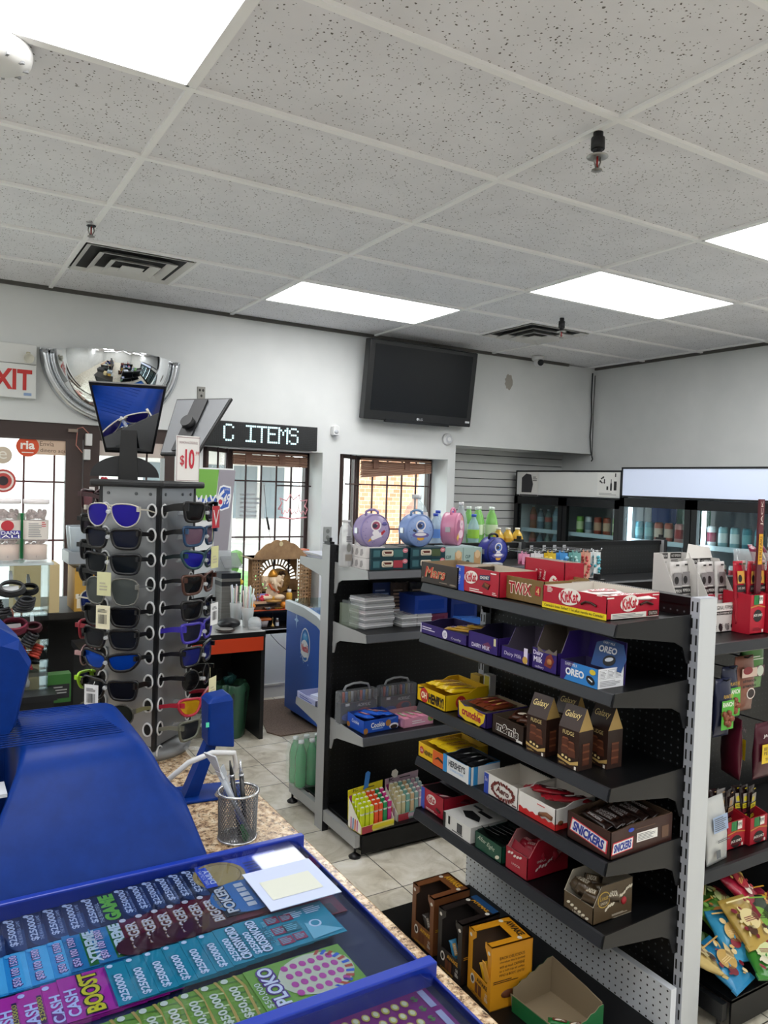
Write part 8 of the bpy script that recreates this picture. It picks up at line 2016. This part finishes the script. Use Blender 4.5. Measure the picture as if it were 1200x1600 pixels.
def tk_mesh(kind):
    if kind in TK: return TK[kind]
    b = MB(); W, H = .150, .096      # long side along x; the writing runs along +y
    F = topf(.0008); v = R90
    b.box(0, W, -H / 2, H / 2, 0, .0008)
    if kind == 'navy':
        mats = ['#16233f', '#2b4468', '#e6ebf2', '#b9c4d8']; b.ell(.022, -.02, .018, .03, F, 1); b.text('$250000', .0125, .004, .075, .012, F, 2, .0006, v, 0, .02); b.text('THE BEAUTIFUL GAME', .022, .0, .07, .005, F, 3, .0006, v); b.ell(.006, .040, .004, .004, F, 2, .0006)
    elif kind == 'game':
        mats = ['#141f38', '#16233f', '#79c82e', '#c9d2e0']; b.text('GAME', .022, .0, .080, .024, F, 2, .0006, v, 0, .06); b.text('THE BEAUTIFUL', .005, -.01, .06, .006, F, 3, .0006, v); b.ell(.09, 0, .04, .04, F, 1)
    elif kind == 'cyan':
        mats = ['#2aa6d8', '#5ec8ea', '#f0d8f0', '#5a2a7a']; b.rect(.02, 0, .02, .09, F, 1); b.text('$50 100 1500', .0125, -.002, .078, .0135, F, 3, .0006, v, 0, .06); b.text('$50 100 1500', .0125, -.002, .076, .011, F, 2, .0010, v, 0, .02); b.ell(.005, .038, .004, .004, F, 1, .0006)
    elif kind == 'xtreme':
        mats = ['#2a86b0', '#2f7a34', '#e8f2e4', '#5a2a7a', '#f0d8f0']; b.text('$50 100 1500', .011, -.002, .078, .013, F, 3, .0006, v, 0, .05); b.text('$50 100 1500', .011, -.002, .076, .011, F, 4, .0010, v, 0, .02); b.rect(.036, 0, .022, .092, F, 1); b.text('XTREME', .036, .0, .084, .017, F, 2, .0010, v, 0, .05)
    elif kind == 'bigger':
        mats = ['#6e1626', '#4a0e1a', '#efe6da', '#c8a070']; b.ell(.012, -.03, .03, .025, F, 1); b.text('BIGGER', .014, -.004, .070, .018, F, 3, .0006, v, 0, .05); b.text('BIGGER', .014, -.004, .068, .016, F, 2, .0010, v, 0, .015); b.ell(.006, .041, .005, .005, F, 2, .0006)
    elif kind == 'cash':
        mats = ['#d4249c', '#8a2080', '#d8dcf4', '#e8d83a', '#3a1a4a']; b.rect(.02, -.03, .03, .034, F, 1); b.text('CASH', .014, -.012, .058, .016, F, 2, .0006, v, 0, .03); b.ell(.005, .038, .0045, .0045, F, 2, .0006); b.rect(.0255, .0, .006, .06, F, 4, .0004); b.text('$250000', .0255, -.0, .05, .007, F, 3, .0008, v)
    elif kind == 'boost':
        mats = ['#c8249a', '#8a2080', '#f0de1e', '#d8dcf4', '#2a1430']; b.text('CASH', .012, -.012, .058, .016, F, 3, .0006, v, 0, .03); b.text('BOOST', .037, 0, .092, .028, F, 4, .0006, v, 0, .1); b.text('BOOST', .037, 0, .088, .024, F, 2, .0010, v, 0, .04); b.rect(.08, 0, .04, .09, F, 1)
    elif kind == 'teal':
        mats = ['#1f9aa4', '#147a84', '#eef6f4', '#0f5a62']; b.text('$250000', .0125, -.012, .062, .013, F, 2, .0006, v, 0, .03); b.text('CROSSWORD DELUXE', .005, -.005, .05, .003, F, 3, .0006, v); b.ell(.006, .041, .004, .004, F, 2, .0006)
    elif kind == 'cross':
        mats = ['#1f9aa4', '#147a84', '#eef6f4', '#0f5a62', '#b0304a', '#2a7a7a', '#8ad0d0']; b.text('$250000', .010, -.012, .060, .012, F, 2, .0006, v, 0, .03); b.text('CROSSWORD', .024, 0, .088, .017, F, 3, .0006, v, 0, .09); b.text('CROSSWORD', .024, 0, .086, .015, F, 2, .0010, v, 0, .04); b.text('DELUXE', .037, -.005, .045, .009, F, 3, .0010, v)
        for (x, y, s, m) in ((.057, .028, .022, 4), (.057, -.002, .022, 4), (.057, -.03, .022, 4), (.080, .026, .02, 4), (.080, -.028, .02, 4), (.078, -.001, .026, 5)): b.rect(x, y, s, s * .9, F, m, .0006); b.lines(x, y, s * .8, s * .7, 4, F, 6, .001)
        b.poly([(.095, -.045), (.148, -.04), (.10, .0)], F, 6, .0004); b.ell(.115, -.008, .010, .010, F, 2, .0006); b.ell(.115, -.008, .007, .007, F, 0, .0010); b.lines(.128, .03, .03, .02, 4, F, 2)
    elif kind == 'green':
        mats = ['#7fa832', '#d2a94a', '#f0eec8', '#5a8a2a', '#d8e48a']
        for k in range(7): b.poly([(.0, -.04 + .013 * k), (.03, -.046 + .013 * k), (.03, -.042 + .013 * k)], F, 4 if k % 2 else 3, .0003)
        b.text('$50,000', .013, -.008, .068, .014, F, 2, .0006, v, 0, .03); b.poly([(.022, -.048), (.026, -.048), (.030, .02), (.024, .048), (.020, .048), (.026, .02)], F, 1, .0006); b.ell(.006, .041, .005, .005, F, 2, .0008)
    elif kind == 'ploko':
        mats = ['#86b43a', '#e9e2b0', '#d84a9a', '#6a3a8a', '#f2f0d8', '#3a6ac8', '#d8562e', '#f4f2ea']; b.text('$50,000', .008, -.012, .055, .010, F, 4, .0006, v); b.text('PLOKO', .026, 0, .088, .026, F, 3, .0006, v, 0, .1); b.text('PLOKO', .026, 0, .084, .021, F, 7, .0010, v, 0, .03)
        b.ell(.092, 0, .056, .045, F, 1, .0004)
        for i in range(6):
            for j in range(4): b.ell(.054 + .014 * i, -.030 + .019 * j, .0052, .0066, F, 2, .0008, 12)
        for i in range(12): b.poly([(.105 + .045 * math.cos(-1.5 + .25 * i) * .9, .047 * math.sin(-1.5 + .25 * i)), (.105 + .045 * math.cos(-1.36 + .25 * i) * .9, .047 * math.sin(-1.36 + .25 * i)), (.098 + .036 * math.cos(-1.36 + .25 * i), .038 * math.sin(-1.36 + .25 * i)), (.098 + .036 * math.cos(-1.5 + .25 * i), .038 * math.sin(-1.5 + .25 * i))], F, 5 + i % 2, .0008)
    elif kind == 'poker':
        mats = ['#1b1d24', '#2f7ab0', '#e9e4d4', '#c8b04a', '#7a8a94', '#4a8ac0']; b.ell(.05, 0, .06, .05, F, 1); b.text('POKER', .014, 0, .086, .022, F, 0, .0006, v, 0, .09); b.text('POKER', .014, 0, .082, .018, F, 2, .0010, v, 0, .03); b.text('$50,000', .0015, .0, .04, .006, F, 3, .0006, v)
        for i in range(5): b.rect(.048, .034 - .016 * i, .015, .012, F, 2, .0008); b.rect(.069, .034 - .016 * i, .013, .012, F, 4, .0008)
        for i in range(4):
            for j in range(2): b.rect(.10 + .022 * j, .030 - .02 * i, .018, .014, F, 3, .0008); b.lines(.10 + .022 * j, .030 - .02 * i, .014, .008, 2, F, 0, .0012)
    elif kind == 'daily':
        mats = ['#2f5ad0', '#c8a45a', '#f0f2f8', '#8a6a2a', '#2a3a86']; b.ell(.03, .0, .045, .046, F, 1, .0004); b.ell(.03, 0, .038, .038, F, 3, .0006); b.ell(.03, 0, .036, .036, F, 1, .0008); b.rect(.006, .0, .020, .07, F, 0, .0010); b.text('DAILY', .012, .0, .05, .010, F, 2, .0016, v, 0, .03); b.text('USE YOURS', .002, .0, .05, .006, F, 2, .0016, v); b.lines(.11, 0, .06, .05, 5, F, 4)
    elif kind == 'red':
        mats = ['#8a1a2c', '#c83a48', '#e8d0c8', '#3a0c14']; b.rect(.1, .02, .09, .04, F, 1); b.text('$ $ $ $', .10, .02, .07, .014, F, 2); b.rect(.07, -.03, .13, .03, F, 3)
    elif kind == 'gold':
        mats = ['#8a1f6a', '#d8c04a', '#f0e8b0', '#3a1a4a', '#5a9a3a', '#b8b4c0']
        for i in range(7):
            for j in range(4): b.ell(.015 + .015 * i, -.030 + .02 * j, .0055, .007, F, 1, .0006, 12); b.ell(.015 + .015 * i, -.030 + .02 * j, .0035, .0045, F, 2, .001, 10)
        for j in range(4): b.text('$', .122, -.032 + .021 * j, .009, .012, F, 4)
        for j in range(2): b.rect(.138, -.02 + .045 * j, .010, .036, F, 5, .0006)
    o = b.build('scratch_ticket', [M(c, .35) for c in mats], fix=False); TK[kind] = o.data; bpy.data.objects.remove(o)
    return TK[kind]
def ticket(kind, x, y, k, label, group, rz=0.0):
    o = bpy.data.objects.new('scratch_ticket', tk_mesh(kind)); COL.objects.link(o)
    o.location = (x, y, TZc + .0086 + .0011 * k + .0006); o.rotation_euler = (0, .008, rz)
    return tag(o, label, 'lottery ticket', group)
def fan(kind, x0, dx, n, y, label, group, k0=0, dy=0.0, lab2='from the left in its fanned row'):
    for k in range(n): ticket(kind, x0 + dx * k, y + dy * k, k0 + k, '%s %s %s' % (ORD[k], label, lab2), group)
r1, r2, r3, r4 = 1.250, 1.158, 1.055, .945
fan('navy', .055, .0285, 7, r1, 'navy ticket', 'navy tickets', lab2='of the rear fan, left of the green lettered ticket')
ticket('game', .243, r1, 7, 'navy ticket with big green lettering in the rear row', None)
fan('navy', .278, .0225, 6, r1, 'navy ticket', 'navy tickets', 8, lab2='of the rear fan, right of the green lettered ticket')
ticket('daily', .418, r1 + .002, 14, 'blue ticket with a golden coin at the right end of the rear row', None)
fan('cyan', .078, .029, 4, r2, 'cyan ticket with pink figures', 'cyan tickets')
fan('xtreme', .186, .038, 2, r2, 'cyan and green ticket with white lettering', 'green headed tickets', 5)
fan('bigger', .268, .0245, 6, r2, 'dark red ticket with cream lettering', 'dark red tickets', 8)
ticket('poker', .416, r2 + .012, 15, 'black and blue card game ticket partly under the paper sheet', None)
ticket('red', .455, r2 - .035, 2, 'red ticket peeking out under the card game ticket', None)
fan('cash', .055, .030, 4, r3, 'pink ticket with pale lettering', 'pink tickets')
ticket('boost', .165, r3, 5, 'pink ticket with big yellow lettering in the third row', None)
fan('teal', .228, .0265, 6, r3, 'teal ticket with white figures', 'teal tickets', 6)
fan('cross', .385 + .0, .032, 2, r3, 'teal crossword ticket with large lettering', 'teal crossword tickets', 12)
fan('green', .165, .0275, 8, r4, 'green and gold ticket', 'green tickets', 0)
ticket('ploko', .392 + .0, r4 - .002, 9, 'green and cream ticket with rows of pink dots, right end of front row', None)
ticket('gold', .46, .81, 0, 'purple ticket with rows of gold coins in the nearer tray', 'coin tickets')
ticket('gold', .335, .80, 1, 'purple ticket with gold coins further left in the nearer tray', 'coin tickets')
tag(MB().box(.475, .600, 1.088, 1.215, 0, .0012).rect(.535, 1.145, .09, .06, topf(.0012), 1).build('paper_sheet', [M('#b2bdd8', .6), M('#c2c6bc', .6)], None, (0, 0, TZc + .0362)), 'white paper sheet lying on the clear lid of the ticket tray', 'paper')
b = MB(); b.box(.40, .52, 1.272, 1.288, 0, .002); b.ell(.50, 1.272, .02, .012, topf(.002), 1); b.rect(.43, 1.28, .05, .01, topf(.002), 2)
tag(b.build('sticker_strip', [M('#5d6a7a', .4), M('#8a7040', .4), M('#3a7a5a', .4)], None, (0, 0, TZc + .0086)), 'pale sticker strip at the back edge inside the ticket tray', 'sticker')
